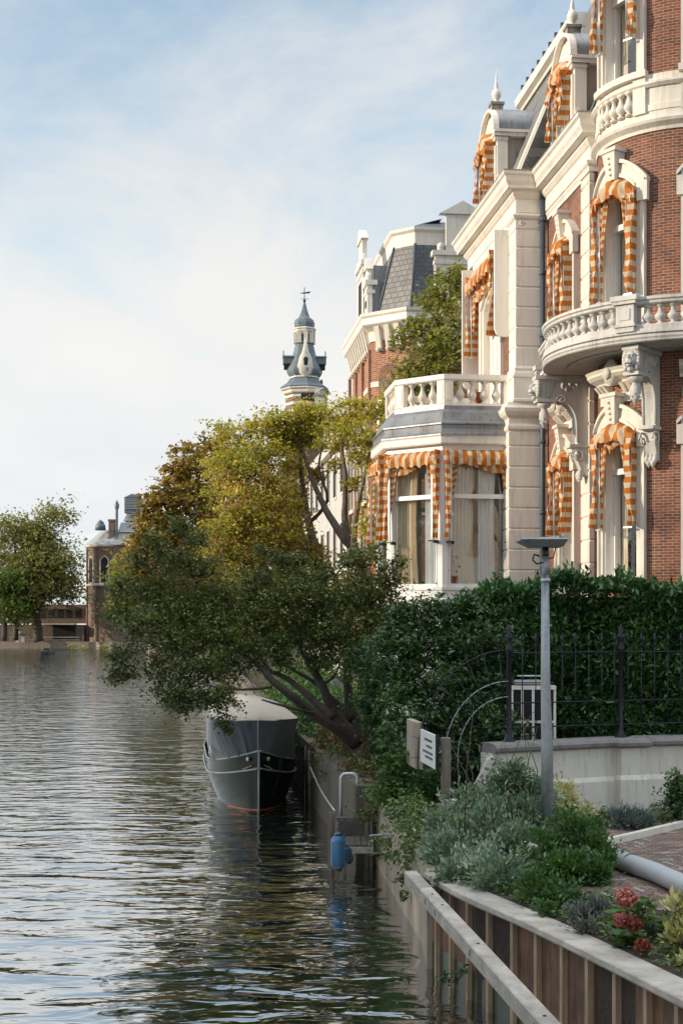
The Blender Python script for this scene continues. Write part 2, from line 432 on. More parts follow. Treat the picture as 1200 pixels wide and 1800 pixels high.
def bush(name, label, blobs, dens, lsize, lasp, lmat, base=None, cat='shrub', group=None, stems=12, sub=.33, flat=.8, nsub=14, droop=.1, shell=.5, updir=.5,
         stemmat=None, fold=.25, var=.35, dirs=False, extra=None, stemr=.02):
    b = base or (sum(q[0] for q in blobs)/len(blobs), sum(q[1] for q in blobs)/len(blobs), GZ)
    rt = root(name, label, cat, b, group)
    P, C = cloud_pts(blobs, dens, sub=sub, flat=flat, nsub=nsub, shell=shell, la=lsize*lsize*lasp*.5)
    P = P[P[:, 2] > b[2]-1.0] if base else P[P[:, 2] > GZ]
    mb = MB(); cs = list(C); R.shuffle(cs)
    for c in cs[:stems]:
        p0 = Vector((b[0]+(c[0]-b[0])*.45+R.uniform(-.08, .08), b[1]+(c[1]-b[1])*.45+R.uniform(-.08, .08), b[2]-.03)); p1 = Vector(c)
        m = p0.lerp(p1, .5)+Vector((R.uniform(-.1, .1), R.uniform(-.1, .1), .05))
        mb.tube([tuple(p0), tuple(m), tuple(p1)], [stemr, stemr*.7, stemr*.3], 5)
    if mb.v: mb.build('stems', stemmat or M['bark'], rt, recalc=False)
    dv = None
    if dirs:
        ctr = np.array([[q[0], q[1], q[2]] for q in blobs]); dd = P[:, None, :]-ctr[None]; k = np.argmin(np.linalg.norm(dd, axis=2), axis=1)
        dv = dd[np.arange(len(P)), k]; dv /= np.linalg.norm(dv, axis=1)[:, None]+1e-6; dv[:, 2] += .5
    leaf_mesh('foliage', P, lsize, lasp, lmat, rt, updir=updir, droop=droop, fold=fold, var=var, dirs=dv)
    if extra: extra(rt, P, C)
    return rt
L = dict(
 dark=leafmat('dark_green_leaf', [(0.049, 0.076, 0.022), (0.086, 0.127, 0.032), (0.135, 0.173, 0.043), (0.216, 0.205, 0.063), (0.248, 0.162, 0.059)], .25),
 yellow=leafmat('yellow_green_leaf', [(0.132, 0.171, 0.039), (0.305, 0.310, 0.060), (0.503, 0.450, 0.093), (0.688, 0.529, 0.132), (0.661, 0.317, 0.118)], .45),
 orange=leafmat('orange_brown_leaf', [(.12, .11, .03), (.26, .20, .05), (.42, .28, .07), (.50, .34, .10)], .35),
 gardent=leafmat('garden_tree_leaf', [(.10, .14, .04), (.24, .27, .075), (.42, .38, .12), (.48, .36, .14)], .4),
 seed=leafmat('pinkish_seed', [(0.200, 0.080, 0.035), (0.340, 0.150, 0.070), (0.380, 0.220, 0.100)], .3),
 green=leafmat('mid_green_leaf', [(0.040, 0.078, 0.019), (0.109, 0.172, 0.031), (0.234, 0.265, 0.047)], .35),
 fargreen=leafmat('hazy_green_leaf', [(.12, .135, .05), (.27, .27, .10), (.46, .43, .17)], .4),  # distance haze put into the leaf colour as a paler tone
 lime=leafmat('lime_leaf', [(0.165, 0.206, 0.041), (0.330, 0.344, 0.083), (0.468, 0.426, 0.124)], .45),
 laurel=leafmat('laurel_leaf', [(.020, .060, .018), (.042, .115, .030), (.075, .18, .048), (.12, .24, .065), (.24, .31, .10)], .15, .28, .6),
 bushd=leafmat('deep_green_leaf', [(0.023, 0.058, 0.023), (0.042, 0.098, 0.035), (0.087, 0.146, 0.042), (0.175, 0.195, 0.058)], .2),
 silver=leafmat('silver_green_leaf', [(0.084, 0.143, 0.092), (0.168, 0.252, 0.168), (0.319, 0.403, 0.319), (0.840, 0.850, 0.773)], .2, .55),
 fresh=leafmat('fresh_green_leaf', [(0.036, 0.086, 0.025), (0.071, 0.159, 0.043), (0.144, 0.259, 0.079)], .25, .4),
 varieg=leafmat('variegated_leaf', [(0.060, 0.120, 0.040), (0.300, 0.320, 0.120), (0.550, 0.500, 0.220), (0.620, 0.550, 0.280)], .25),
 lav=leafmat('lavender_leaf', [(0.080, 0.085, 0.075), (0.130, 0.150, 0.130), (0.170, 0.150, 0.170)], .15),
 blue=leafmat('blue_green_leaf', [(0.060, 0.100, 0.090), (0.120, 0.170, 0.160), (0.200, 0.250, 0.250)], .15),
 ivy=leafmat('ivy_leaf', [(0.039, 0.085, 0.023), (0.078, 0.143, 0.039), (0.182, 0.234, 0.065), (0.286, 0.208, 0.078)], .25),
 dry=leafmat('dry_creeper_leaf', [(0.099, 0.099, 0.033), (0.187, 0.132, 0.055), (0.286, 0.132, 0.055)], .3),
 hydr=leafmat('hydrangea_leaf', [(0.030, 0.085, 0.020), (0.070, 0.150, 0.030), (0.160, 0.200, 0.040)], .3, .4),
 petal=leafmat('dusty_pink_petal', [(.36, .11, .09), (.55, .20, .16), (.65, .34, .27)], .2),
 petald=leafmat('faded_red_petal', [(0.150, 0.035, 0.025), (0.280, 0.080, 0.045), (0.380, 0.150, 0.070)], .2),
 wpetal=leafmat('white_petal', [(0.550, 0.500, 0.450), (0.700, 0.660, 0.600)], .2),
)
# ------------------------------------------------------------------ villa
FSQ = lambda s, q, z: W(s, q, z)
villa = root('canal_villa', 'red brick villa with round corner tower, white bay window and orange striped awnings', 'house', W(31, 10, GZ))
SP, SE, SM = 31.4, 36.8, 27.73          # pavilion near / far end, near end of the middle bay
QP, QM = 7.53, 8.25
TC = (6.63, 27.5); TR = 1.65
def fT(a, d, z):
    th = a/TR; r = TR+d
    return (TC[0]-r*math.cos(th), TC[1]-r*math.sin(th), z)
def TA(deg): return rad(deg)*TR
def arcf(ac, w, zs, rise): return lambda a: zs+rise*max(0, 1-((a-ac)/(w/2))**2)
# --- walls with openings
def wall(name, f, a0, a1, z0, z1, cols, mat, th=.36, seg=.25, parent=villa):
    """cols: [(ac, w, [(zb, zs, rise), ...])]"""
    mb = MB(f); cur = a0
    def S_(x0, x1, lo, hi): mb.slab(lo, hi, x0, x1, -th, 0, max(1, int((x1-x0)/seg)))
    for ac, w, ops in sorted(cols):
        if ac-w/2 > cur: S_(cur, ac-w/2, lambda a: z0, lambda a: z1)
        lo = lambda a: z0
        for zb, zs, rise in ops:
            S_(ac-w/2, ac+w/2, lo, (lambda zb: lambda a: zb)(zb))
            lo = arcf(ac, w, zs, rise)
        mb.slab(lo, lambda a: z1, ac-w/2, ac+w/2, -th, 0, 10)
        cur = ac+w/2
    if cur < a1: S_(cur, a1, lambda a: z0, lambda a: z1)
    return mb.build(name, mat, parent)
def window(f, ac, w, zb, zs, rise, tz, label=None, surround=True, sw=.2, dep=.11, hood=False, bars=True, curt='curtain', top_extra=.26, key=True, rev=.2, clab=None):
    top = arcf(ac, w, zs, rise)
    if surround:
        mb = MB(f)
        for sg in (-1, 1):
            x0, x1 = sorted((ac+sg*w/2, ac+sg*(w/2+sw)))
            mb.box(x0, x1, 0, dep*.6, zb, zs+.0)
            x0, x1 = sorted((ac+sg*(w/2+sw*.55), ac+sg*(w/2+sw)))
            mb.box(x0, x1, dep*.6, dep, zb, zs-.02)
            x0, x1 = sorted((ac+sg*(w/2+sw*.3), ac+sg*(w/2+sw+.07)))
            mb.box(x0, x1, dep*.3, dep+.04, zs-.28, zs+.08)
        up = arcf(ac, w+2*sw+.14, zs+.08, rise+top_extra-.08)
        mb.slab(lambda a: top(a) if abs(a-ac) < w/2 else zs, up, ac-w/2-sw, ac+w/2+sw, 0, dep, 16)
        mb.slab(lambda a: up(a)-.003, lambda a: up(a)+.07, ac-w/2-sw-.07, ac+w/2+sw+.07, 0, dep+.06, 16)
        mb.slab(lambda a: top(a)-.0 if abs(a-ac) < w/2 else zs, lambda a: top(a)+.07, ac-w/2, ac+w/2, dep, dep+.025, 14)
        mb.box(ac-w/2-sw-.04, ac+w/2+sw+.04, 0, dep+.05, zb-.12, zb, 6)
        mb.build('window_surround', M['stone'], villa)
        if key:
            kb = MB(f); kz = zs+rise
            kb.hexa([(ac-.09, 0, kz-.06), (ac+.09, 0, kz-.06), (ac+.09, dep+.10, kz-.06), (ac-.09, dep+.10, kz-.06),
                     (ac-.15, 0, kz+.45), (ac+.15, 0, kz+.45), (ac+.15, dep+.17, kz+.45), (ac-.15, dep+.17, kz+.45)])
            kb.box(ac-.19, ac+.19, 0, dep+.2, kz+.45, kz+.52)
            for i in range(4): kb.lathe([(0, -.03), (.028, -.015), (.028, .015), (0, .03)], (ac, dep+.12+i*.012, kz+.04+i*.1), 6)
            kb.build('keystone', M['stone'], villa)
    lm = MB(f)
    lm.slab(lambda a: zb, lambda a: zs, ac-w/2, ac-w/2+.02, -rev-.1, .012, 1); lm.slab(lambda a: zb, lambda a: zs, ac+w/2-.02, ac+w/2, -rev-.1, .012, 1)
    lm.slab(lambda a: top(a)-.02, lambda a: top(a)+.01, ac-w/2+.002, ac+w/2-.002, -rev-.1, .01, 12); lm.build('reveal', M['white'], villa)
    fm = MB(f); r0 = -rev
    st = .07
    fm.slab(lambda a: zb, top, ac-w/2+.021, ac-w/2+.02+st, r0-.05, r0+.05, 2); fm.slab(lambda a: zb, top, ac+w/2-.02-st, ac+w/2-.021, r0-.05, r0+.05, 2)
    fm.slab(lambda a: top(a)-.09, lambda a: top(a)+.002, ac-w/2+st, ac+w/2-st, r0-.05, r0+.05, 10)
    fm.box(ac-w/2+st, ac+w/2-st, r0-.05, r0+.06, zb, zb+.12, 5)
    fm.box(ac-w/2+st, ac+w/2-st, r0-.05, r0+.10, tz-.05, tz+.06, 5)
    fm.box(ac-w/2-.001, ac+w/2+.001, r0+.06, r0+.18, zb-.02, zb+.04, 5)
    fr = fm.build('window', M['cool'], villa, label=label)
    g = MB(f); g.slab(lambda a: zb+.1, lambda a: top(a)-.05, ac-w/2+.03, ac+w/2-.03, r0-.012, r0+.0, 8); g.build('pane', M['glass'], fr)
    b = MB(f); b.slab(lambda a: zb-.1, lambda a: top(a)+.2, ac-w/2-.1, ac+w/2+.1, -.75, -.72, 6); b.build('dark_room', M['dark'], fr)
    if curt:
        cb = MB(f)
        for sg in (-1, 1):
            def cf(u, v, sg=sg):
                wd = w*.28*(1-.25*math.sin(PI*v)*.6); a = ac+sg*(w/2-.04-u*wd)
                return (a, -rev-.14+.03*math.sin(u*34+v*2), zb+.05+(zs+rise*.4-zb)*v)
            cb.grid(cf, 24, 8)
        cb.build('curtain', M[curt], fr, recalc=False)
    return fr
def ledge(name, f, a0, a1, prof, mat, parent=villa, seg=.15, ends=True):
    n = max(1, int((a1-a0)/seg)); path = [(a0+(a1-a0)*i/n, 0.0) for i in range(n+1)]
    mb = MB(lambda x, y, z: f(x, y, z)); vs = []
    mb.sweep([(o, z) for o, z in prof], path, left=True)
    return mb.build(name, mat, parent)
# --- awnings
def awning(f, ac, w, zs, rise, zbot, D=.30, ftop=None, label=None, amp=.03, inner=.24, seed=1, rods=True, topdrop=.36, ragged=True, slant=0.0, parent=villa):
    rr = random.Random(seed); top = arcf(ac, w, zs, rise)
    ph = [rr.uniform(0, 6.28) for _ in range(8)]
    def wr(a, v): return amp*(math.sin(a*17+ph[0]+v*5)+.7*math.sin(a*31+ph[1]-v*9)+.5*math.sin(a*53+ph[2]+v*17))
    mb = MB(f)
    k = 1.0 if ragged else .35
    # gathered head: leaves the wall, bulges out and hangs, scalloped lower hem
    def head(u, v):
        a = ac-w/2+w*u; e = min(u, 1-u)*w
        sc = .03*abs(math.sin(a*PI/.21))
        d = .03+D*math.sin(min(1, v*1.25)*PI/2)+k*wr(a, v)*min(1, v*3)
        z = top(a)-.02-(topdrop*(.25*v+.75*v*v))+k*wr(a+3, v)*.8*v+(sc if v > .9 else 0)-k*.05*math.sin(PI*u)*v
        return (a, d, z)
    mb.grid(head, max(24, int(w*40)), 9, lambda u, v: (w*u, v*.3))
    def under(u, v):       # inner gathered fold
        a = ac-w/2+.04+(w-.08)*u
        return (a, D*.75-D*.3*v+wr(a*1.3, v), top(a)-topdrop*.55-topdrop*.75*v-.09*math.sin(PI*u*2+ph[3])*k*v-.03)
    mb.grid(under, max(20, int(w*30)), 5, lambda u, v: (w*u+.04, v*.3))
    for sg in (-1, 1):
        e = ac+sg*w/2; zt = zs-.02
        dz = slant*sg
        zb = zbot+dz
        def wing(u, v):    # pleated side, perpendicular to the wall
            z = zt+(zb-zt)*v; d = .03+(D+.02)*u
            pinch = 1-.35*math.sin(PI*min(1, v*1.1))*k
            return (e-sg*.02+sg*.012*math.sin(u*22+ph[4])-sg*.03*v, .03+(d-.03)*pinch+.05*v*k, z)
        mb.grid(wing, 10, 26, lambda u, v: ((zt-zb)*v, u*.3))
        def strip(u, v):   # scalloped outer strip
            z = zt-.05+(zb-zt+.05)*v; sc = .028*abs(math.sin((zt-z)*PI/.21))
            wd = (.10+sc)*(1-.25*v)
            return (e-sg*.005-sg*wd*u-sg*(.03*math.sin(v*5+ph[5])+.014*math.sin(v*13+ph[2]))*k, D+.03+.02*math.sin(u*3+v*9+ph[6])+.012*math.sin(v*27+ph[1]), z)
        mb.grid(strip, 3, 60, lambda u, v: ((zt-zb)*v, u*.1))
        zi = zt+(zb-zt)*.74
        def gather(u, v):  # inward drape tapering to a point
            z = zt-.10+(zi-zt+.1)*v; wd = inner*(1-v)**.7+.03
            return (e-sg*.06-sg*wd*u, D*.62+.035*math.sin(u*19+ph[7]+v*2)*(1-v*.5), z+.03*math.sin(u*9)*(1-v))
        mb.grid(gather, 16, 20, lambda u, v: ((zt-zb)*v, u*.2))
    o = mb.build('awning', M['fabric'], parent, recalc=False, label=label)
    if rods:
        for sg in (-1, 1):
            rb = MB(f)
            e = ac+sg*w/2; zb = zbot+slant*sg
            for i in range(4):
                x = e-sg*(.05+.035*i)
                rb.tube([(x, D*.8, zs-.25), (x, D*.8-.02, zb-.02)], .008, 5)
            rb.box(*sorted((e-sg*.03, e-sg*.2)), D*.72, D*.84, zb-.045, zb-.02)
            rb.build('folded_rods', M['steelw'], o)
    return o
# ---- middle section (between pavilion and tower)
fM = fwater(QM, SM); wM = SP-SM
cM = 29.62-SM
MID = [(cM, 1.0, [(4.9, 7.62, .24), (9.5, 12.15, .26)])]
wall('wall', fM, -.0, wM+.1, GZ, 13.3, MID, M['brick'], .4)
window(fM, cM, 1.0, 4.9, 7.62, .24, 7.05, sw=.3, rev=.24, label='tall ground floor sash window beside the drainpipe')
window(fM, cM, 1.0, 9.5, 12.15, .26, 11.7, sw=.28, rev=.24, label='first floor sash window above the small end of the balcony')
awning(fM, cM, 1.08, 7.66, .22, 6.05, D=.28, seed=3, label='awning of the ground floor window beside the drainpipe')
awning(fM, cM, 1.08, 12.2, .24, 10.3, D=.28, seed=4, label='awning of the first floor window between tower and pavilion')
# ---- tower
TW = [(TA(30), .92, [(4.9, 7.68, .24), (9.5, 12.2, .28), (14.3, 16.6, .25)]), (TA(96), .92, [(4.9, 7.68, .24), (9.5, 12.2, .28), (14.3, 16.6, .25)])]
tw = wall('tower_wall', fT, TA(-40), TA(175), GZ, 17.6, TW, M['brick'], .3, .12)
for i, (a, nm) in enumerate(((TA(30), 'left'), (TA(96), 'right'))):
    window(fT, a, .92, 4.9, 7.68, .24, 7.0, sw=.17, rev=.2)
    window(fT, a, .92, 9.5, 12.2, .28, 11.6, sw=.17, rev=.2)
    window(fT, a, .92, 14.3, 16.6, .25, 15.9, sw=.17, rev=.2, key=False)
awning(fT, TA(30), .98, 7.72, .24, 5.95, D=.26, seed=5, label='awning of the ground floor tower window')
awning(fT, TA(30), .98, 12.22, .28, 10.25, D=.26, seed=6, label='awning of the first floor tower window')
awning(fT, TA(30), .98, 16.62, .25, 14.95, D=.26, seed=8, label='awning of the top tower window')
# tower bands
ledge('string_course', fT, TA(-40), TA(175), [(-.05, 13.18), (.03, 13.18), (.04, 13.24), (.13, 13.31), (.15, 13.36), (.05, 13.42), (.04, 13.55), (-.05, 13.55)], M['stone'])
ledge('parapet', fT, TA(46), TA(175), [(-.05, 13.55), (.06, 13.55), (.06, 13.66), (.04, 13.68), (.04, 13.98), (-.05, 13.98)], M['stone'])
ledge('parapet', fT, TA(-40), TA(9), [(-.05, 13.55), (.06, 13.55), (.06, 13.66), (.04, 13.68), (.04, 13.98), (-.05, 13.98)], M['stone'])
ledge('window_ledge', fT, TA(-40), TA(175), [(-.1, 13.98), (.08, 13.98), (.13, 14.03), (.13, 14.07), (.05, 14.10), (.05, 14.22), (-.1, 14.22)], M['stone'])
bal = root('balustrade', None, None); bal.parent = villa
for q_ in ((44, 52.5, .10, 14.24), (7, 11, .09, 14.24), (74, 80, .065, 14.0)):
    pl = MB(fT); pl.box(TA(q_[0]), TA(q_[1]), 0, q_[2], 13.52, q_[3], 2); pl.build('pier', M['stone'], bal)
bk = MB(fT); bk.box(TA(10), TA(45), -.04, .005, 13.5, 14.0, 10); bk.build('back_wall', M['greystone'], bal)
BAL = [(.17, 0), (.17, .07), (.10, .10), (.085, .15), (.17, .24), (.225, .36), (.21, .46), (.13, .58), (.09, .70), (.085, .86), (.15, .90), (.17, .93), (.17, 1)]
def baluster_mesh(h, name='baluster', r=1.0, mat=None):
    mb = MB(); mb.lathe([(a*h*r, z*h) for a, z in BAL], (0, 0, 0), 12)
    me_o = mb.build(name, mat or M['stone'], None); me = me_o.data; bpy.data.objects.remove(me_o); return me
bm1 = baluster_mesh(.44)
for i in range(5):
    x, y, z = fT(TA(14+i*6.6), .06, 13.55)
    o = link('baluster', bm1, bal, (x, y, z)); o.location = Vector((x, y, z))-rpos(villa)
# tower roof
rf = MB(); rf.lathe([(1.75, 17.6), (1.95, 17.65), (1.95, 17.8), (1.7, 17.9), (1.3, 19.2), (.7, 20.6), (.1, 22.0), (.02, 22.6)], (TC[0], TC[1], 0), 24, False)
rf.build('tower_roof', M['slate'], villa)
# main body
bd = MB(FSQ); bd.box(26.9, 36.7, 8.7, 20, GZ, 14.1); bd.build('wall', M['brick'], villa, label='plain rear mass of the house')
# hood cornices over ground floor windows
HP = [(-.02, 8.62), (.10, 8.62), (.12, 8.68), (.24, 8.74), (.30, 8.80), (.30, 8.84), (.34, 8.9), (-.02, 8.93)]
def hood(f, ac, w):
    mb = MB(f)
    n = 10; path = [(ac-w/2+w*i/n, 0.0) for i in range(n+1)]
    mb.sweep(HP, path, left=True)
    for sg in (-1, 1):
        for i in range(3):
            x = ac+sg*(.22+i*.13)
            mb.hexa([(x-.04, 0, 8.45), (x+.04, 0, 8.45), (x+.04, .07, 8.45), (x-.04, .07, 8.45), (x-.04, 0, 8.62), (x+.04, 0, 8.62), (x+.04, .22, 8.62), (x-.04, .22, 8.62)])
    mb.box(ac-w/2+.05, ac+w/2-.05, 0, .05, 8.28, 8.46, 8)
    # cartouche
    mb.lathe([(0, -.24), (.12, -.18), (.17, -.02), (.15, .12), (.07, .24), (0, .27)], (ac, .2, 8.82), 12, sy=.75)
    o = mb.build('hood_moulding', M['stone'], villa)
    c = MB(f); c.lathe([(0, -.11), (.07, -.08), (.095, 0), (.07, .09), (0, .12)], (ac, .32, 8.8), 10, sy=.5); c.build('cartouche', M['greystone'], o)
hood(fM, cM, 1.75); hood(fT, TA(30), 1.3); hood(fT, TA(96), 1.3)
# ---- rusticated pilasters
def rustic(z0, z1, step, g=.02):
    p = []; z = z0
    while z < z1-.02:
        e = min(z+step, z1)
        p += [(-g, z), (-g, z+.008), (0, z+.03), (0, e-.03), (-g, e-.008)]
        z = e
    return p
def pier(path, z0, z1, step, name='pilaster', mat='white'):
    prof = rustic(z0, z1, step); prof = [(-.25, z0)]+prof+[(-g_, z1) for g_ in (.02,)]+[(-.25, z1)]
    mb = MB(FSQ); mb.sweep(prof, path, left=False); return mb.build(name, M[mat], villa)
def course(path, prof, name='string_course', mat='white'):
    mb = MB(FSQ); mb.sweep(prof, path, left=False); return mb.build(name, M[mat], villa)
pathN = [(SP, QM+.4), (SP, QP), (SP+.68, QP), (SP+.68, QP+.3)]
QL = 7.37
pathNL = [(SP, QM+.4), (SP, QL), (SP+.62, QL), (SP+.62, QL+.3)]
pier(pathN, 9.95, 13.08, .447)
pier(pathNL, GZ, 8.5, .467)
# base mouldings of upper pier / pedestal zone
course(pathN, [(-.25, 9.72), (.05, 9.72), (.05, 9.80), (.02, 9.84), (.035, 9.9), (0, 9.97), (-.25, 9.97)])
course([(p[0]-(.06 if i < 2 else 0), p[1]-(.06 if 0 < i < 3 else 0)) for i, p in enumerate(pathN)], [(-.25, 9.15), (.02, 9.15), (.02, 9.2), (0, 9.22), (0, 9.68), (.02, 9.70), (.02, 9.74), (-.25, 9.74)])
course([(SP, QM+.4), (SP, QL), (SP+.62, QL), (SP+.62, QL+.3)], [(-.25, 8.5), (.0, 8.5), (.03, 8.54), (.03, 8.6), (.0, 8.66), (.0, 8.78), (.08, 8.84), (.12, 8.92), (.13, 9.0), (.05, 9.07), (.02, 9.15), (-.25, 9.15)])
# capital with small scrolls
course(pathN, [(-.25, 13.06), (.01, 13.06), (.01, 13.25), (.05, 13.28), (.08, 13.33), (.08, 13.36), (.02, 13.40), (-.25, 13.40)], 'capital')
for x in (.14, .53):
    cs = MB(fsouth(SP, QP))
    pts = [(x+.07*(1-t/14)*math.cos(t*.75), .02, 13.16+.07*(1-t/14)*math.sin(t*.75)) for t in range(12)]
    cs.tube(pts, .012, 5); cs.build('scroll', M['white'], villa)
# far pier of the pavilion
pathF = [(SE-.68, QP+.3), (SE-.68, QP), (SE, QP), (SE, QP+2)]
pier(pathF, 9.2, 13.3, .447); pier(pathF, GZ, 9.2, .467)
# pilaster between middle bay and tower
QPM = 8.15
pathM = [(SM, QM+.6), (SM, QPM), (SM+.62, QPM), (SM+.62, QM+.05)]
pier(pathM, 9.35, 13.2, .455, mat='stone'); pier(pathM, GZ, 9.3, .467, mat='stone')
course(pathM, [(-.2, 13.2), (.02, 13.2), (.02, 13.3), (.06, 13.34), (.08, 13.4), (.02, 13.44), (-.2, 13.44)], 'capital')
# ---- entablature
ent = [(-.3, 14.25), (.36, 14.25), (.36, 14.19), (.31, 14.15), (.29, 14.04), (.24, 13.96), (.24, 13.90), (.09, 13.88), (.09, 13.81), (.03, 13.73), (0.0, 13.71), (0, 13.42), (-.3, 13.42)]
course([(SM, 9.3), (SM, QPM+.02), (SP, QPM+.02), (SP, QP), (SE, QP), (SE, 10.5)], ent, 'cornice')
# architrave strip on the walls
course([(SM+.6, QM), (SP+.05, QM)], [(-.2, 13.22), (.04, 13.22), (.04, 13.30), (.07, 13.34), (.07, 13.38), (.02, 13.43), (-.2, 13.43)], 'architrave')
gut = MB(FSQ); gut.sweep([(.30, 14.25), (.37, 14.25), (.37, 14.275), (.30, 14.275)], [(SM, 9.3), (SM, QPM+.02), (SP, QPM+.02), (SP, QP), (SE, QP), (SE, 10.5)], left=False)
gut.build('gutter', M['weathered'], villa)
# drainpipe in the corner
dp = MB(FSQ); dp.tube([(SP-.10, QM-.13, 13.85), (SP-.10, QM-.13, GZ)], .055, 10)
for z in (13.2, 12.0, 10.6, 8.2, 6.6, 5.0, 3.4): dp.tube([(SP-.10, QM-.13, z), (SP-.10, QM-.13, z+.09)], .072, 10)
dp.build('drainpipe', M['lead'], villa)
# ---- pavilion walls
fP = fwater(QP+.06, SP+.68); wP = SE-SP-1.36; cP = wP/2
wall('wall', fP, 0, wP, 9.0, 13.45, [(cP, 2.0, [(9.25, 12.0, .45)])], M['brick'], .3)
course([(SP+.66, QP+.05), (SE-.66, QP+.05)], [(-.2, 12.75), (.03, 12.75), (.03, 13.0), (.05, 13.05), (.05, 13.4), (-.2, 13.4)], 'architrave')
gw = MB(fP); gw.box(0, wP, -.3, 0, GZ, 4.8); gw.build('wall', M['white'], villa)
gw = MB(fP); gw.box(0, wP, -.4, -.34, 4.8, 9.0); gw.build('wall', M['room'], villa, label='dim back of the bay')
# balcony door with closed cream shutters
ds = MB(fP); dt = arcf(cP, 2.0, 12.0, .45)
for sg in (-1, 1):
    x0, x1 = sorted((cP+sg*1.0, cP+sg*1.22)); ds.box(x0, x1, 0, .08, 9.25, 12.0)
    x0, x1 = sorted((cP+sg*.88, cP+sg*1.0)); ds.box(x0, x1, -.16, .03, 9.25, 12.05)
ds.slab(dt, lambda a: dt(a)+.24, cP-1.22, cP+1.22, 0, .09, 14)
ds.slab(lambda a: dt(a)-.12, lambda a: dt(a)+.001, cP-.99, cP+.99, -.16, .02, 14)
ds.build('door_frame', M['white'], villa)
dd = MB(fP)
for k in range(4):
    x0 = cP-.88+k*.44
    dd.slab(lambda a: 9.25, lambda a: dt(a)-.1, x0+.008, x0+.432, -.2, -.14, 4)
    dd.box(x0+.06, x0+.38, -.14, -.125, 9.4, 10.2); dd.box(x0+.06, x0+.38, -.14, -.125, 10.35, 11.8)
dd.build('door', M['white'], villa, label='balcony doors with closed cream shutters')
# big awning between two boxed fins
awning(fwater(QP+.06, SP+.68), 2.05, 2.75, 12.95, .1, 10.9, D=.34, seed=11, label='wide awning over the balcony door of the pavilion', inner=.3, topdrop=.5)
for s0, zt, zb in ((SP+1.0-.34, 13.2, 10.75), (SE-1.0, 13.2, 10.15)):
    fn = MB(FSQ)
    b = [(s0, QP-.33), (s0+.09, QP-.33), (s0+.09, QP+.06), (s0, QP+.06)]
    fn.extr([(0, 0)]*0 or [(0, zb+.15), (.06, zb+.04), (.15, zb), (.40, zb), (.40, zt), (0, zt)], 0, .09)
    fn.v = []; fn.loc = []; fn.fc = []; fn.uv = []; fn.sm = []
    fn.f = lambda a, d, z, s0=s0: W(s0+d, QP+.06-.40+a, z)
    fn.extr([(0, zb+.2), (.05, zb+.06), (.14, zb), (.40, zb), (.40, zt), (0, zt)], 0, .09)
    fn.build('side_box', M['white'], villa)
# ---- bay window
bay = root('bay_window', None, None, (0, 0, 0)); bay.parent = villa
E = [(31.72, 7.62), (31.72, 5.88), (32.89, 4.71), (34.87, 4.71), (36.04, 5.88), (36.04, 7.62)]
def inset(path, o):
    m = MB(); m.sweep([(-o, 0), (-o, 1), (-o-1, 1)], path, left=False)
    return [m.v[i*3][:2] for i in range(len(path))]
I = inset(E, .13)
def bsweep(name, path, prof, mat, parent=bay, **k):
    mb = MB(FSQ); mb.sweep(prof, path, left=False); return mb.build(name, M[mat], parent, **k)
bsweep('panel', I, [(-.1, GZ), (0, GZ), (0, 4.62), (-.1, 4.62)], 'cool')
bsweep('sill', I, [(-.2, 4.62), (.06, 4.62), (.06, 4.70), (.02, 4.73), (.02, 4.90), (.05, 4.92), (.05, 4.97), (-.2, 4.99)], 'cool')
bsweep('lintel', I, [(-.12, 7.95), (.0, 7.95), (.0, 8.24), (-.12, 8.24)], 'cool')
bsweep('cornice', E, [(-.3, 8.22), (-.02, 8.22), (0, 8.25), (0, 8.39), (.02, 8.42), (-.3, 8.43)], 'white')
bsweep('zinc_roof', E, [(-.6, 8.42), (.03, 8.42), (.03, 8.45), (-.03, 8.50), (-.06, 8.58), (-.05, 8.66), (-.02, 8.68), (-.02, 8.71), (-.09, 8.76), (-.13, 8.86), (-.17, 8.97), (-.25, 9.04), (-.30, 9.06), (-.30, 9.14), (-.6, 9.14)], 'zinc')
fl = MB(FSQ); fl.prism([(p[0], p[1]) for p in inset(E, .35)], 9.02, 9.12); fl.build('roof', M['zinc'], bay)
flo = MB(FSQ); flo.prism([(p[0], p[1]) for p in inset(E, .2)], 4.5, 4.7); flo.build('floor', M['woodd'], bay)
cei = MB(FSQ); cei.prism([(p[0], p[1]) for p in inset(E, .2)], 8.2, 8.35); cei.build('ceiling', M['cool'], bay)
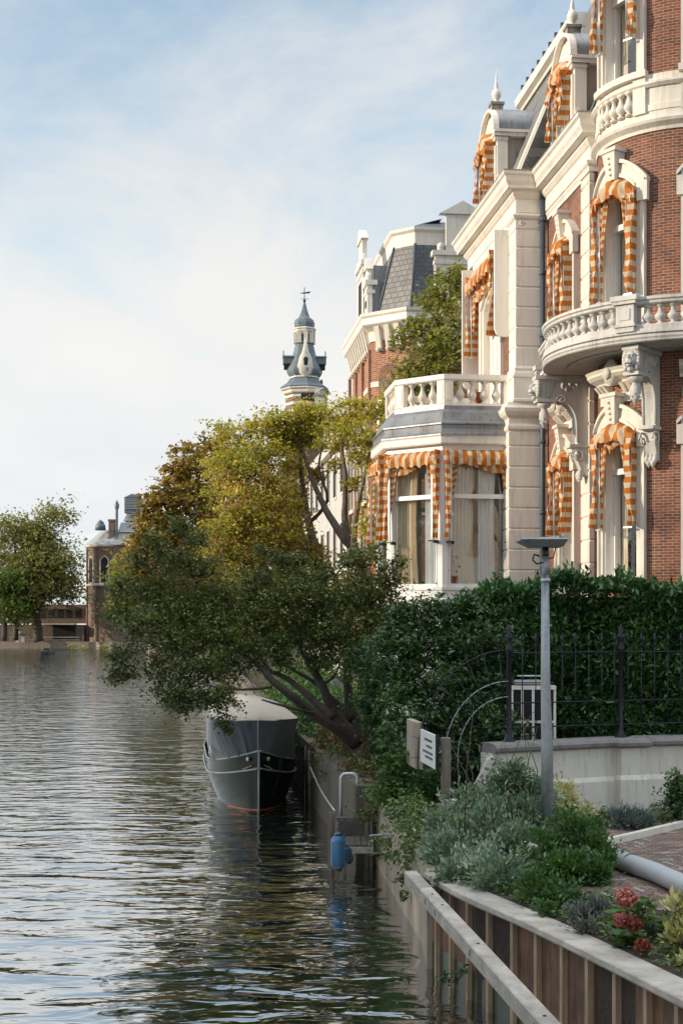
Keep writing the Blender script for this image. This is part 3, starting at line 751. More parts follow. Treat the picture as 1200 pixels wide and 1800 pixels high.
# joinery faces
faces = [(I[1], I[0], 'south'), (I[2], I[1], 'canted'), (I[3], I[2], 'water'), (I[4], I[3], 'back'), (I[5], I[4], 'rear')]
bay_f = {}
for p0, p1, nm in faces:
    f, Lf = fgen(p0, p1)
    # orientation: out must point away from the bay centre
    c = (33.88, 6.4); mid = ((p0[0]+p1[0])/2, (p0[1]+p1[1])/2)
    ds_, dq_ = (p1[0]-p0[0])/Lf, (p1[1]-p0[1])/Lf; ns, nq = dq_, -ds_
    if (mid[0]-c[0])*ns+(mid[1]-c[1])*nq < 0:
        ns, nq = -ns, -nq
    f = (lambda a, d, z, p0=p0, ds_=ds_, dq_=dq_, ns=ns, nq=nq: W(p0[0]+ds_*a+ns*d, p0[1]+dq_*a+nq*d, z))
    bay_f[nm] = (f, Lf)
    mb = MB(f); pw = .13
    mb.box(0, pw, -.12, 0, 4.98, 7.96); mb.box(Lf-pw, Lf, -.12, 0, 4.98, 7.96)
    mb.box(pw, pw+.07, -.10, -.03, 4.98, 7.95); mb.box(Lf-pw-.07, Lf-pw, -.10, -.03, 4.98, 7.95)
    mb.box(pw+.07, Lf-pw-.07, -.10, -.03, 4.98, 5.06); mb.box(pw+.07, Lf-pw-.07, -.10, .01, 7.0, 7.1); mb.box(pw+.07, Lf-pw-.07, -.10, -.03, 7.86, 7.95)
    mb.box(pw+.02, pw+.05, -.02, .0, 4.98, 7.95); mb.box(Lf-pw-.05, Lf-pw-.02, -.02, .0, 4.98, 7.95)
    mb.build('window', M['cool'], bay)
    g = MB(f); g.box(pw+.05, Lf-pw-.05, -.075, -.065, 5.0, 7.93); g.build('pane', M['glass'], bay)
for nm, w0, zb in (('south', .06, 6.05), ('canted', .06, 6.08), ('water', .08, 6.08)):
    f, Lf = bay_f[nm]
    awning(f, Lf/2, Lf-w0, 8.12, .0, zb, D=.17, seed={'south': 21, 'canted': 22, 'water': 23}[nm], parent=bay, ragged=True, rods=False, inner=.28, topdrop=.33, amp=.018,
           label='awning on the %s side of the bay window' % {'south': 'near', 'canted': 'angled', 'water': 'canal'}[nm])
    for x in (.17, Lf-.17):
        rb = MB(f); rb.box(x-.02, x+.02, .14, .18, zb-.02, 8.0); rb.build('awning_arm', M['steelw'], bay)
        rb = MB(f); rb.box(x-.09, x+.07, .02, .19, zb-.06, zb-.03); rb.box(x+.04, x+.071, .001, .191, zb-.10, zb-.029); rb.build('hinge', M['iron'], bay)
for nm, sets in (('south', ((.86, 1.27, .16, 'net', 'white net curtain beside the drainpipe end of the near bay window'), (.30, .80, .20, 'curtain', 'heavy beige curtain inside the near bay window'))),
                 ('canted', ((.17, .80, .17, 'curtain', 'heavy beige curtain inside the angled bay window'), (.98, 1.36, .16, 'net', 'white net curtain inside the angled bay window'))),
                 ('water', ((.2, 1.6, .3, 'net', 'net curtain inside the canal side of the bay window'),))):
    f, Lf = bay_f[nm]
    for a0, a1, dd, mt, lab in sets:
        cr = MB(f)
        def cf(u, v): return (a0+(a1-a0)*u*(1-.12*math.sin(PI*v)), -dd+.035*math.sin(u*(a1-a0)*62)+.012*math.sin(u*90), 5.0+2.9*v)
        cr.grid(cf, 60, 8); cur = cr.build('curtain', M[mt], None, recalc=False); tag(cur, lab, 'curtain')
# balustrade of the bay
bb = root('balustrade', None, None); bb.parent = villa
B = inset(E, .36)
bsweep('plinth', B, [(-.18, 9.12), (.02, 9.12), (.02, 9.2), (-.18, 9.2)], 'white', bb)
bsweep('handrail', B, [(-.2, 9.72), (.02, 9.72), (.05, 9.75), (.05, 9.86), (-.2, 9.87)], 'white', bb)
bm2 = baluster_mesh(.53, r=.85)
def post_at(s, q, ang_s, ang_q, w=.2):
    L_ = math.hypot(ang_s, ang_q); a, b = ang_s/L_, ang_q/L_
    mb = MB(lambda x, y, z: W(s+a*x-b*y, q+b*x+a*y, z))
    mb.box(-w/2, w/2, -.1, .1, 9.18, 9.74)
    mb.box(-w/2+.04, w/2-.04, -.112, .112, 9.27, 9.65)
    mb.build('pier', M['white'], bb)
for i in range(len(B)-1):
    p0, p1 = Vector((*B[i], 0)), Vector((*B[i+1], 0)); d = p1-p0; Ls = d.length; d.normalize()
    nin = Vector((-d.y, d.x, 0)); c = Vector((33.88, 6.6, 0))
    if (c-(p0+p1)/2).dot(nin) < 0: nin = -nin
    for e in ((.11,) if i == 0 else (.1,)) + (Ls-.1,):
        p = p0+d*e+nin*.08; post_at(p.x, p.y, d.x, d.y)
    n = max(2, int((Ls-.45)/.24))
    for k in range(n):
        p = p0+d*(.24+(Ls-.48)*(k+.5)/n)+nin*.08
        x, y, z = W(p.x, p.y, 9.195)
        o = link('baluster', bm2, bb); o.location = Vector((x, y, z))-rpos(villa)
# ---- tower balcony
bc = root('balcony', None, None); bc.parent = villa
RB = 2.73
cir = lambda r, t: (TC[0]-r*math.cos(rad(t)), TC[1]-r*math.sin(rad(t)))
path = [(4.47, 31.7), (4.28, 30.9), (4.15, 30.0)]+[cir(RB, t) for t in range(-24, 132, 4)]
idf = MB()
idf.sweep([(-1.3, 9.12), (-.02, 9.12), (.0, 9.14), (0, 9.2), (-.03, 9.22), (-.03, 9.25), (.015, 9.27), (.015, 9.31), (-.3, 9.31), (-1.3, 9.3)], path, left=False)
idf.build('slab', M['greystone'], bc)
so = MB(); so.prism(path[:-1]+[(8.4, 26.2), (8.4, 28), (5.4, 31.9)], 9.16, 9.24); so.build('soffit', M['greystone'], bc)
rib = MB(); rib.sweep([(-.50, 9.095), (-.47, 9.095), (-.47, 9.13), (-.50, 9.13)], path, left=False); rib.build('soffit_moulding', M['greystone'], bc)
pl = MB(); pl.sweep([(-.30, 9.31), (-.02, 9.31), (-.02, 9.41), (-.05, 9.43), (-.30, 9.43)], path, left=False); pl.build('plinth', M['greystone'], bc)
hr = MB(); hr.sweep([(-.28, 9.78), (-.05, 9.78), (-.02, 9.80), (-.02, 9.84), (.01, 9.86), (.01, 9.91), (-.28, 9.915)], path, left=False); hr.build('handrail', M['greystone'], bc)
bm3 = baluster_mesh(.36, r=1.32, mat=M['greystone'])
for t in [t for t in np.arange(-26, 128, 4.9) if not (50 < t < 60 or 108 < t < 118)]:
    x, y = cir(RB-.15, t); o = link('baluster', bm3, bc); o.location = Vector((x, y, 9.425))-rpos(villa)
for t in (54.5, 113):
    th = rad(t); c0 = cir(RB-.15, t)
    f = lambda a, d, z: (c0[0]+a*math.sin(th)-d*math.cos(th), c0[1]-a*math.cos(th)-d*math.sin(th), z)
    pb = MB(f); pb.box(-.17, .17, -.14, .20, 9.31, 9.80); pb.box(-.2, .2, -.17, .23, 9.40, 9.45); pb.box(-.10, .10, .195, .215, 9.52, 9.72)
    pb.box(-.22, .22, -.19, .25, 9.80, 9.86); pb.box(-.25, .25, -.2, .27, 9.86, 9.95); pb.build('pier', M['greystone'], bc)
ep = MB(FSQ); ep.box(31.08, 31.28, 7.93, 8.13, 9.3, 9.82); ep.box(31.04, 31.32, 7.89, 8.2, 9.82, 9.92); ep.box(31.06, 31.3, 7.91, 8.2, 9.74, 9.78); ep.build('end_post', M['greystone'], bc)
# brackets with lion heads
def bracket(f, OUT, zt):
    """f(a,d,z): a across, d outward"""
    br = root('bracket', None, None); br.parent = villa
    mb = MB(f); hw = .12
    def side(poly, h):
        n = len(poly); vs = [(-h, d, z) for d, z in poly]+[(h, d, z) for d, z in poly]
        mb.add(vs, [tuple(range(n)), tuple(range(2*n-1, n-1, -1))]+[(i, n+i, n+(i+1) % n, (i+1) % n) for i in range(n)])
    arc = [(OUT*.60-(OUT*.38)*math.sin(t*PI/2/8), zt-.95+.47*math.cos(t*PI/2/8)) for t in range(9)]
    side([(0, zt), (OUT, zt), (OUT-.03, zt-.06), (OUT-.05, zt-.46), (OUT*.66, zt-.48)]+arc+[(OUT*.20, zt-1.35), (0, zt-1.35)], hw)
    side([(0, zt-1.35), (OUT*.30, zt-1.35), (OUT*.30, zt-1.42), (OUT*.2, zt-1.45), (OUT*.22, zt-1.62), (OUT*.10, zt-1.95), (0, zt-2.0)], hw*.9)
    mb.box(-hw-.04, hw+.04, 0, OUT+.03, zt-.07, zt+.01)
    mb.box(-hw-.03, hw+.03, OUT*.62, OUT-.0, zt-.52, zt-.46)
    mb.box(-hw-.03, hw+.03, 0, OUT*.36, zt-1.42, zt-1.36)
    rib_ = [(OUT*.60-(OUT*.38)*math.sin(t*PI/2/8)-.0, zt-.95+.47*math.cos(t*PI/2/8)) for t in range(9)]
    for sg in (-1, 1):
        mb.tube([(sg*hw, d, z) for d, z in rib_]+[(sg*hw, OUT*.2, zt-1.32)], .028, 6)
        for (cd, cz, r) in ((OUT*.52, zt-.47, .10), (OUT*.20, zt-1.60, .15), (OUT*.34, zt-.26, .07)):
            pts = [(sg*(hw+.012), cd+r*(1-t/16)*math.cos(t*.62), cz+r*(1-t/16)*math.sin(t*.62)) for t in range(15)]
            mb.tube(pts, .022, 5)
        for k in range(5):     # leaf relief
            mb.lathe([(0, -.08), (.04, -.04), (.045, .02), (0, .09)], (sg*(hw+.01), OUT*(.5-.07*k), zt-.18-.05*(k % 2)), 6)
        mb.tube([(sg*(hw+.008), OUT*.9, zt-.12), (sg*(hw+.008), OUT*.9, zt-.42), (sg*(hw+.008), OUT*.74, zt-.42), (sg*(hw+.008), OUT*.66, zt-.12)], .01, 4)
    for k in range(5): mb.lathe([(0, -.1), (.05, -.05), (.06, .0), (.03, .07), (0, .1)], (-.08+.04*k, OUT*.14, zt-1.95-.06*(k % 2)), 6)
    mb.build('console', M['greystone'], br)
    pc = MB(f); pc.lathe([(.0, -.53), (.03, -.51), (.075, -.42), (.10, -.31), (.095, -.22), (.06, -.16), (.06, -.14), (.12, -.11), (.14, -.07), (.14, -.04), (.09, 0), (0, 0)], (0, OUT-.18, zt-.50), 14)
    for i in range(26):
        t = i/26; an = i*2.4; r = .095*math.sin(PI*min(1, .25+.7*t)); z = -.45+.27*t
        pc.lathe([(0, -.02), (.02, 0), (0, .022)], (r*math.cos(an), OUT-.18+r*math.sin(an), zt-.50+z), 5)
    pc.build('pine_cone', M['greystone'], br)
    lh = MB(f); cd = OUT-.03; cz = zt-.25
    def ell(a, d, z, ra, rd, rz, n=10):
        prof = [(math.sin(PI*i/7), -math.cos(PI*i/7)) for i in range(8)]
        vs = []; 
        lh.lathe([(max(.001, p[0])*ra, p[1]*rz) for p in prof], (a, cd+d, cz+z), n, sy=rd/ra)
    ell(0, .02, .02, .12, .09, .15); ell(0, .12, -.04, .062, .06, .05); ell(0, .10, -.11, .045, .05, .03); ell(0, .10, .04, .026, .06, .06)
    for sg in (-1, 1):
        ell(sg*.055, .09, .05, .026, .02, .018); ell(sg*.055, .085, .085, .045, .035, .02); ell(sg*.1, .03, .13, .035, .025, .04); ell(sg*.04, .13, -.055, .035, .04, .032)
        for k in range(7):
            t = -1.2+k*.42; ell(sg*(.09+.05*math.cos(t)), .0, .04+.15*math.sin(t)-.03, .045, .05, .06, 7)
    for k in range(5): ell(-.08+.04*k, .02, .17, .035, .04, .045, 7)
    ell(0, .06, -.17, .05, .05, .06)
    lh.build('lion_head', M['greystone'], br)
bracket(lambda a, d, z: W(SM+.22+a, QPM-d, z), 1.05, 9.10)
th = rad(57); wq = fT(th*TR, 0, 0)
bracket(lambda a, d, z: (wq[0]-d*math.cos(th-.10)+a*math.sin(th-.1), wq[1]-d*math.sin(th-.1)-a*math.cos(th-.1), z), .92, 9.10)
th2 = rad(122); wq2 = fT(th2*TR, 0, 0)
bracket(lambda a, d, z: (wq2[0]-d*math.cos(th2)+a*math.sin(th2), wq2[1]-d*math.sin(th2)-a*math.cos(th2), z), .92, 9.10)
# ---- roofs
def roofpart(s0, s1, q0, name='roof', mat='slatel'):
    mb = MB(lambda a, d, z: W(s0+a, d, z))
    n = s1-s0
    mb.add([(0, q0, 14.22), (n, q0, 14.22), (n, q0+1.45, 17.7), (0, q0+1.45, 17.7), (0, q0+1.45, 14.22), (n, q0+1.45, 14.22)],
           [(0, 1, 2, 3), (3, 2, 5, 4), (0, 3, 4), (1, 5, 2)], False, lambda i: [(0, 0), (n, 0), (n, 3.7), (0, 3.7), (0, 0), (n, 0)][i])
    mb.build(name, M[mat], villa)
    tr = MB(FSQ); tr.sweep([(-.5, 17.7), (.08, 17.66), (.10, 17.72), (.22, 17.78), (.25, 17.95), (.2, 18.0), (-.5, 18.05)], [(s0, q0+1.45), (s1, q0+1.45)], left=False); tr.build('roof_trim', M['white'], villa)
    sn = MB(FSQ)
    for i in range(int(n/.55)):
        s = s0+.3+i*.55; sn.box(s, s+.06, q0+1.22, q0+1.32, 18.0, 18.12)
    sn.build('snow_guard', M['lead'], villa)
roofpart(SP, SE, QP+.05); roofpart(SM-.2, SP, QPM+.15)
ft = MB(FSQ); ft.box(SM, SE, QP+1.6, 19, 14.2, 17.95); ft.build('flat_roof', M['zinc'], villa)
# raking white board at the pavilion's near end, dark flashing behind it
rk = MB(lambda a, d, z: W(SP+a, QP+.05+d, z))
rk.add([(0, -.02, 14.22), (.30, -.02, 14.22), (.30, 1.43, 17.7), (0, 1.43, 17.7), (0, .55, 14.22), (.30, .1, 14.22), (.30, 1.55, 17.7), (0, 2.0, 17.7)], [(0, 1, 2, 3), (0, 3, 7, 4), (1, 5, 6, 2), (3, 2, 6, 7), (0, 4, 5, 1)])
rk.build('raking_board', M['white'], villa)
rk = MB(lambda a, d, z: W(SP+a, QP+.05+d, z)); rk.tube([(.16, -.03, 14.25), (.16, 1.42, 17.7)], .05, 6); rk.build('roll_moulding', M['white'], villa)
def dormer(sc, q0, label, seed, w=1.5):
    dm = root('dormer', None, None); dm.parent = villa; dm['label'] = label
    f = fwater(q0, sc); hw = w/2
    mb = MB(f)
    for sg in (-1, 1):     # pilasters with swelling foot
        x0, x1 = sorted((sg*hw, sg*(hw-.22)))
        mb.box(x0, x1, -.25, .0, 14.25, 15.72); mb.box(x0+.03, x1-.03, 0, .05, 14.6, 15.6)
        x0, x1 = sorted((sg*(hw+.03), sg*(hw-.24))); mb.box(x0, x1, -.26, .07, 15.72, 15.80)
        pts = [(sg*hw, z) for z in (14.25,)]
        mb.slab(lambda a: 14.25, lambda a: 14.25+.65*max(0, 1-abs(a-sg*hw)/.28)**1.6, *sorted((sg*hw, sg*(hw+.25))), -.1, .0, 6)
    mb.box(-hw-.08, hw+.08, -.3, .10, 15.80, 15.87); mb.box(-hw-.03, hw+.03, -.3, .04, 15.87, 15.96)
    mb.slab(lambda a: 15.96, lambda a: 15.96+.62*math.sqrt(max(0.001, 1-(a/(hw+.02))**2)), -hw, hw, -.2, .0, 18)
    mb.build('front', M['white'], dm)
    tr = MB(f)
    for i in range(18):
        t0, t1 = PI*i/18, PI*(i+1)/18
        for (r0, r1, d0, d1) in ((1.0, 1.10, -.1, .12),):
            g = lambda t, r: (-math.cos(t)*(hw+.02)*r, 15.96+math.sin(t)*.62*r)
            a, b, c, e = g(t0, r0), g(t1, r0), g(t1, r1), g(t0, r1)
            tr.add([(a[0], d0, a[1]), (b[0], d0, b[1]), (c[0], d0, c[1]), (e[0], d0, e[1]), (a[0], d1, a[1]), (b[0], d1, b[1]), (c[0], d1, c[1]), (e[0], d1, e[1])],
                   [(0, 1, 2, 3), (4, 5, 6, 7), (0, 1, 5, 4), (3, 2, 6, 7)])
    tr.build('arched_moulding', M['white'], dm)
    # barrel roof
    rb = MB(f); 
    def bf(u, v):
        t = PI*u; zz = 15.96+math.sin(t)*.70; back = -.18-1.45*((zz-14.22)/3.48)-.25
        return (-math.cos(t)*(hw+.10), -.02+(back+.02)*v, zz)
    rb.grid(bf, 20, 6); rb.build('barrel_roof', M['zinc'], dm, recalc=False)
    for sg in (-1, 1):
        ck = MB(f); x = sg*(hw-.08); vs = [(x, -.2, 14.22), (x, -.2, 15.82), (x, -.30-1.45*(1.6/3.48), 15.82), (x, -.22, 14.22)]
        x2 = x-sg*.06
        ck.add(vs+[(x2, d, z) for _, d, z in vs], [(0, 1, 2, 3), (4, 5, 6, 7), (0, 1, 5, 4), (1, 2, 6, 5)])
        ck.build('cheek', M['weathered'], dm)
    ec = MB(f)
    for sg in (-1, 1):
        x0, x1 = sorted((sg*(hw-.1), sg*(hw+.12))); ec.box(x0, x1, -.95, .10, 15.885, 15.95)
        x0, x1 = sorted((sg*(hw-.1), sg*(hw+.06))); ec.box(x0, x1, -.93, .06, 15.80, 15.884)
    ec.build('eaves_moulding', M['white'], dm)
    fl = MB(f)
    for sg in (-1, 1): fl.tube([(sg*(hw-.02), -.12, 14.25), (sg*(hw-.02), -.14-1.45*(1.9/3.48), 16.15), (sg*(hw*.6), -.14-1.45*(2.35/3.48), 16.6)], .055, 6)
    fl.build('lead_flashing', M['lead'], dm)
    pd = MB(f); pd.box(-.13, .13, -.28, .0, 16.5, 16.80); pd.box(-.16, .16, -.31, .03, 16.80, 16.86); pd.build('pedestal', M['weathered'], dm)
    fi = MB(f); fi.lathe([(.08, 16.86), (.09, 16.90), (.05, 16.93), (.06, 16.95), (.115, 17.03), (.12, 17.10), (.09, 17.18), (.05, 17.22), (.055, 17.25), (.03, 17.4), (.012, 17.62), (0, 17.72)], (0, -.14, 0), 12); fi.build('finial', M['white'], dm)
    wn = MB(f); wn.box(-hw+.22, -hw+.30, -.18, -.1, 14.3, 15.8); wn.box(hw-.30, hw-.22, -.18, -.1, 14.3, 15.8); wn.box(-.03, .03, -.18, -.1, 14.3, 15.8); wn.box(-hw+.3, hw-.3, -.18, -.1, 15.2, 15.28); wn.build('window', M['cool'], dm)
    gl = MB(f); gl.box(-hw+.25, hw-.25, -.16, -.15, 14.3, 15.8); gl.build('pane', M['glass'], dm)
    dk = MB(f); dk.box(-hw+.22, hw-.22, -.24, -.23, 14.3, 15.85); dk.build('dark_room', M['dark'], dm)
    aw = awning(f, 0, w-.30, 15.75, .38, 14.55, D=.24, seed=seed, parent=villa, rods=True, topdrop=.45, inner=.3, amp=.035, label='awning of the '+label)
dormer((SP+SE)/2, QP+.02, 'far dormer over the pavilion', 31)
dormer(29.55, QPM+.02, 'near dormer over the middle bay', 32, 1.4)
# things standing on the bay balcony / in the window
pt = root('plant_pot', 'terracotta urn standing behind the balusters on the bay balcony', 'pot', W(32.6, 6.95, 9.12))
mb = MB(FSQ); mb.lathe([(.10, 0), (.12, .02), (.05, .06), (.06, .10), (.13, .2), (.155, .3), (.15, .36), (.17, .38), (.17, .41), (.0, .41)], (*(32.6, 6.95), 9.12), 14); mb.f = FSQ
mb.build('urn', M['terracotta'], pt); mb = MB(FSQ); mb.lathe([(0, .38), (.15, .39), (.15, .40), (0, .41)], (32.6, 6.95, 9.13), 10); mb.build('soil', M['soil'], pt)
pt = root('potted_plant', 'leafy potted plant with pink flowers inside the near bay window', 'plant', W(31.98, 6.22, 4.97))
mb = MB(FSQ); mb.lathe([(.06, 0), (.09, .2), (.10, .2), (.10, .24), (0, .24)], (31.98, 6.22, 5.0), 12); mb.build('pot', M['terracotta'], pt)
x, y, z = W(31.98, 6.27, 5.45)
P, C = cloud_pts([(x, y, z, .2, .15, .25)], 900, nsub=9); leaf_mesh('foliage', P[:240], .09, .5, L['fresh'], pt)
P, C = cloud_pts([(x, y, z+.15, .12, .12, .14)], 500, nsub=4); leaf_mesh('flowers', P[:40], .06, .8, L['petal'], pt)
# ------------------------------------------------------------------ neighbouring town house (Y about 58-66)
nb = root('town_house', 'tall orange brick town house with slate mansard roof and white dormers beyond the villa', 'house', W(62, 12, GZ))
SN, QN, AN = 58.6, 7.95, 1.35
NW = [(65.2, QN), (SN, QN), (SN-AN, QN+AN), (SN-AN, 16)]
NW2 = NW[::-1]
def nsweep(name, prof, mat, path=None, parent=nb):
    mb = MB(FSQ); mb.sweep(prof, path or NW2, left=False); return mb.build(name, M[mat], parent)
nsweep('wall', [(-.5, GZ), (0, GZ), (0, 16.0), (-.5, 16.0)], 'brick2')
nsweep('cornice', [(-.4, 15.9), (.05, 15.9), (.06, 16.05), (.10, 16.3), (.38, 16.5), (.42, 16.55), (.42, 16.8), (.48, 16.88), (.5, 17.0), (-.4, 17.05)], 'white')
for i, zz in enumerate((14.0, 11.9, 8.6)): nsweep('stone_band', [(-.1, zz), (.03, zz), (.03, zz+.22), (-.1, zz+.22)], 'stone')
def along(path, step, off=.5):
    out = []
    for i in range(len(path)-1):
        a, b = Vector((*path[i], 0)), Vector((*path[i+1], 0)); Ls = (b-a).length; n = max(1, int((Ls-2*off)/step)+1)
        for k in range(n):
            p = a.lerp(b, (off+(Ls-2*off)*(k+.5)/n)/Ls); d = (b-a).normalized(); out.append((p, d))
    return out
for p, d in along(NW2, .62, .2):
    mb = MB(lambda x, y, z: W(p.x+d.x*x+d.y*y, p.y+d.y*x-d.x*y, z))
    sg = -1
    mb.hexa([(-.13, 0, 15.55), (.13, 0, 15.55), (.13, -.0+.10*1, 15.55), (-.13, .10, 15.55), (-.13, 0, 16.3), (.13, 0, 16.3), (.13, .42, 16.3), (-.13, .42, 16.3)])
    mb.v = []; mb.loc = []; mb.fc = []; mb.uv = []; mb.sm = []
    ns, nq = (d.y, -d.x)
    if (p.x-62)*ns+(p.y-12)*nq < 0: ns, nq = -ns, -nq
    mb.f = lambda x, y, z, p=p, d=d, ns=ns, nq=nq: W(p.x+d.x*x+ns*y, p.y+d.y*x+nq*y, z)
    mb.hexa([(-.13, 0, 15.45), (.13, 0, 15.45), (.13, .1, 15.45), (-.13, .1, 15.45), (-.13, 0, 16.45), (.13, 0, 16.45), (.13, .33, 16.45), (-.13, .33, 16.45)])
    mb.lathe([(0, -.12), (.1, -.06), (.1, .06), (0, .12)], (0, .16, 15.5), 8)
    mb.build('cornice_bracket', M['stone'], nb)
# wall dressings and windows
def nface(i):
    p0, p1 = NW2[i], NW2[i+1]; L_ = math.hypot(p1[0]-p0[0], p1[1]-p0[1]); dx, dy = (p1[0]-p0[0])/L_, (p1[1]-p0[1])/L_
    ns, nq = dy, -dx
    m_ = ((p0[0]+p1[0])/2, (p0[1]+p1[1])/2)
    if (m_[0]-62)*ns+(m_[1]-12)*nq < 0: ns, nq = -ns, -nq
    return (lambda a, d, z: W(p0[0]+dx*a+ns*d, p0[1]+dy*a+nq*d, z)), L_
def nwindow(f, ac, w, z0, z1):
    o = MB(f)
    for sg in (-1, 1):
        x0, x1 = sorted((ac+sg*w/2, ac+sg*(w/2+.16))); o.box(x0, x1, 0, .09, z0, z1)
    o.box(ac-w/2-.2, ac+w/2+.2, 0, .14, z0-.16, z0); o.box(ac-w/2-.1, ac+w/2+.1, 0, .10, z1, z1+.16)
    o.box(ac-w/2, ac+w/2, 0, .06, z1-.9, z1-.8); o.box(ac-.03, ac+.03, 0, .05, z0, z1)
    wn = o.build('window', M['white'], nb)
    g = MB(f); g.box(ac-w/2, ac+w/2, 0, .02, z0, z1); g.build('pane', M['dark'], wn)
f1, L1 = nface(1)   # canted
nwindow(f1, L1*.5, .95, 9.4, 13.3)
mb = MB(f1); mb.slab(lambda a: 13.55, arcf(L1*.5, 1.15, 14.6, .3), L1*.5-.575, L1*.5+.575, 0, .03, 10); mb.build('arched_infill', M['brick'], nb)
nwindow(f1, L1*.5, .95, 4.0, 7.8)
f2, L2 = nface(2)
for k in range(3):
    a = 1.5+k*2.3
    nwindow(f2, a, 1.0, 9.4, 13.3); nwindow(f2, a, 1.0, 4.0, 7.8)
for k in range(4):
    mb = MB(f2); mb.box(.15+k*2.3, .5+k*2.3, 0, .12, 2, 15.6); mb.build('pilaster', M['brick2'], nb)
    mb = MB(f2); mb.lathe([(0, -.5), (.2, -.4), (.26, 0), (.2, .3), (.05, .55), (0, .6)], (.33+k*2.3, .14, 12.6-(k % 2)*1.2), 8); mb.build('carved_ornament', M['stone'], nb)
f0, L0 = nface(0)
for k in range(3): nwindow(f0, L0-1.4-k*2.2, 1.0, 9.4, 13.3)
# mansard
def loft(rings, name, mat, parent, f=FSQ, uvs=True, open_=True, seg=None):
    mb = MB(f)
    for i in range(len(rings)-1):
        A, B_ = rings[i], rings[i+1]
        acc = 0
        for k in range(len(A)-1):
            w_ = math.dist(A[k][:2], A[k+1][:2]); h = math.dist(A[k], B_[k])
            if seg is not None and k not in seg: acc += w_; continue
            q = [(acc, 0), (acc+w_, 0), (acc+w_, h), (acc, h)]
            mb.add([A[k], A[k+1], B_[k+1], B_[k]], [(0, 1, 2, 3)], False, lambda j, q=q: q[j]); acc += w_
    return mb.build(name, mat, parent)
def off(path, o, z):
    m = MB(); m.sweep([(-o, 0), (-o, 1), (-o-1, 1)], path, left=False); return [(m.v[i*3][0], m.v[i*3][1], z) for i in range(len(path))]
r0 = off(NW2, .25, 17.0); r1 = off(NW2, 1.0, 19.95)
loft([r0, r1], 'roof', M['slatel'], nb, seg=[1, 2]); loft([r0, r1], 'roof', M['slate'], nb, seg=[0])  # sunlit and shaded faces of one slate roof put into two colours
nsweep('roof_cornice', [(-.4, 19.9), (.0, 19.9), (.02, 20.05), (.06, 20.4), (.16, 20.5), (.18, 20.62), (-.4, 20.66)], 'white', [p[:2] for p in off(NW2, .98, 0)])
tp = off(NW2, 1.0, 20.62); t2 = off(NW2, 3.2, 21.5)
loft([tp, t2], 'roof', M['slate'], nb)
mb = MB(FSQ); mb.box(59.5, 64.6, 11.5, 15.9, 20.6, 21.45); mb.build('roof', M['slate'], nb)
for k in range(2):
    a, b = r0[k+0], r1[k+0]
rl = MB(FSQ)
for k in (1, 2): rl.tube([r0[k], r1[k]], .06, 6)
rl.build('hip_lead', M['lead'], nb)
# tall stepped dormer on the water side + small one
def ndormer(f, ac, w, z0, z1, ztop, dep, mat='white'):
    dm = MB(f)
    dm.box(ac-w/2, ac+w/2, -.1, .12, z0, z1); dm.box(ac-w/2-.12, ac+w/2+.12, -.3, .22, z1, z1+.2); dm.box(ac-w/2-.04, ac+w/2+.04, -.2, .16, z1-.35, z1-.2)
    dm.box(ac-w*.3, ac+w*.3, -.1, .10, z1+.2, ztop-.3)
    dm.slab(lambda a: ztop-.3, lambda a: ztop-.3+max(.01, .55*(1-abs(a-ac)/(w*.42))), ac-w*.42, ac+w*.42, -.15, .18, 8)
    for sg in (-1, 1): dm.lathe([(0, -.2), (.14, -.1), (.14, .1), (0, .2)], (ac+sg*w*.4, .05, z1+.36), 8)
    o = dm.build('dormer', M[mat], nb)
    g = MB(f); g.box(ac-w*.25, ac+w*.25, .12, .14, z0+.5, z1-.6); g.build('pane', M['dark'], o)
    g = MB(f); g.box(ac-w*.22, ac+w*.22, -dep, -.1, z0, z1+.15); g.v = []; g.loc = []; g.fc = []; g.uv = []; g.sm = []
    g.box(ac-w/2+.06, ac+w/2-.06, -dep, -.1, z0, z1); g.build('cheek', M['zinc'], o)
    return o
ndormer(f2, 2.9, 1.9, 16.9, 19.6, 21.1, 1.1)
ndormer(f2, .95, .8, 17.0, 18.4, 19.4, .9)
mb = MB(f2); mb.box(.95+.4, 1.7, -1.2, -.25, 17, 19.4); mb.build('zinc_panel', M['zinc'], nb)
ndormer(f0, L0-2.2, 2.3, 16.9, 19.2, 21.2, 1.6, 'stone')
bdn = MB(FSQ); bdn.box(SN-AN+1.4, 65.0, QN+2.2, 15.8, GZ, 19.6); bdn.build('wall', M['brick2'], nb, label='plain rear mass')
# ------------------------------------------------------------------ pale house further along
ph = root('pale_house', 'pale plastered canal house with pink brick strip glimpsed through the yellow tree', 'house', W(78, 12, GZ))
mb = MB(FSQ); mb.box(68, 92, 8.0, 18, GZ, 13.4); mb.build('wall', M['greystone'], ph)
mb = MB(FSQ); mb.sweep([(-.3, 13.1), (.3, 13.1), (.4, 13.5), (-.3, 13.6)], [(68, 14), (68, 8), (92, 8)], left=False); mb.build('cornice', M['white'], ph)
for k in range(2):
    mb = MB(fsouth(68, 8)); mb.box(1.2+k*2.6, 2.0+k*2.6, 0, .06, 3, 13); mb.build('brick_strip', M['brick2'], ph)
for k in range(7):
    for z0 in (3, 7, 10.6):
        mb = MB(fwater(8.0, 68)); mb.box(1+k*3.2, 2.3+k*3.2, 0, .05, z0, z0+2.3); w_ = mb.build('window', M['white'], ph)
        mb = MB(fwater(8.0, 68)); mb.box(1.12+k*3.2, 2.18+k*3.2, .05, .07, z0+.12, z0+2.18); mb.build('pane', M['dark'], w_)
mb = MB(FSQ); mb.extr([(68, 13.5), (92, 13.5), (90, 14.6), (70, 14.6)], 9, 17); mb.f = FSQ; mb.build('roof', M['zinc'], ph)
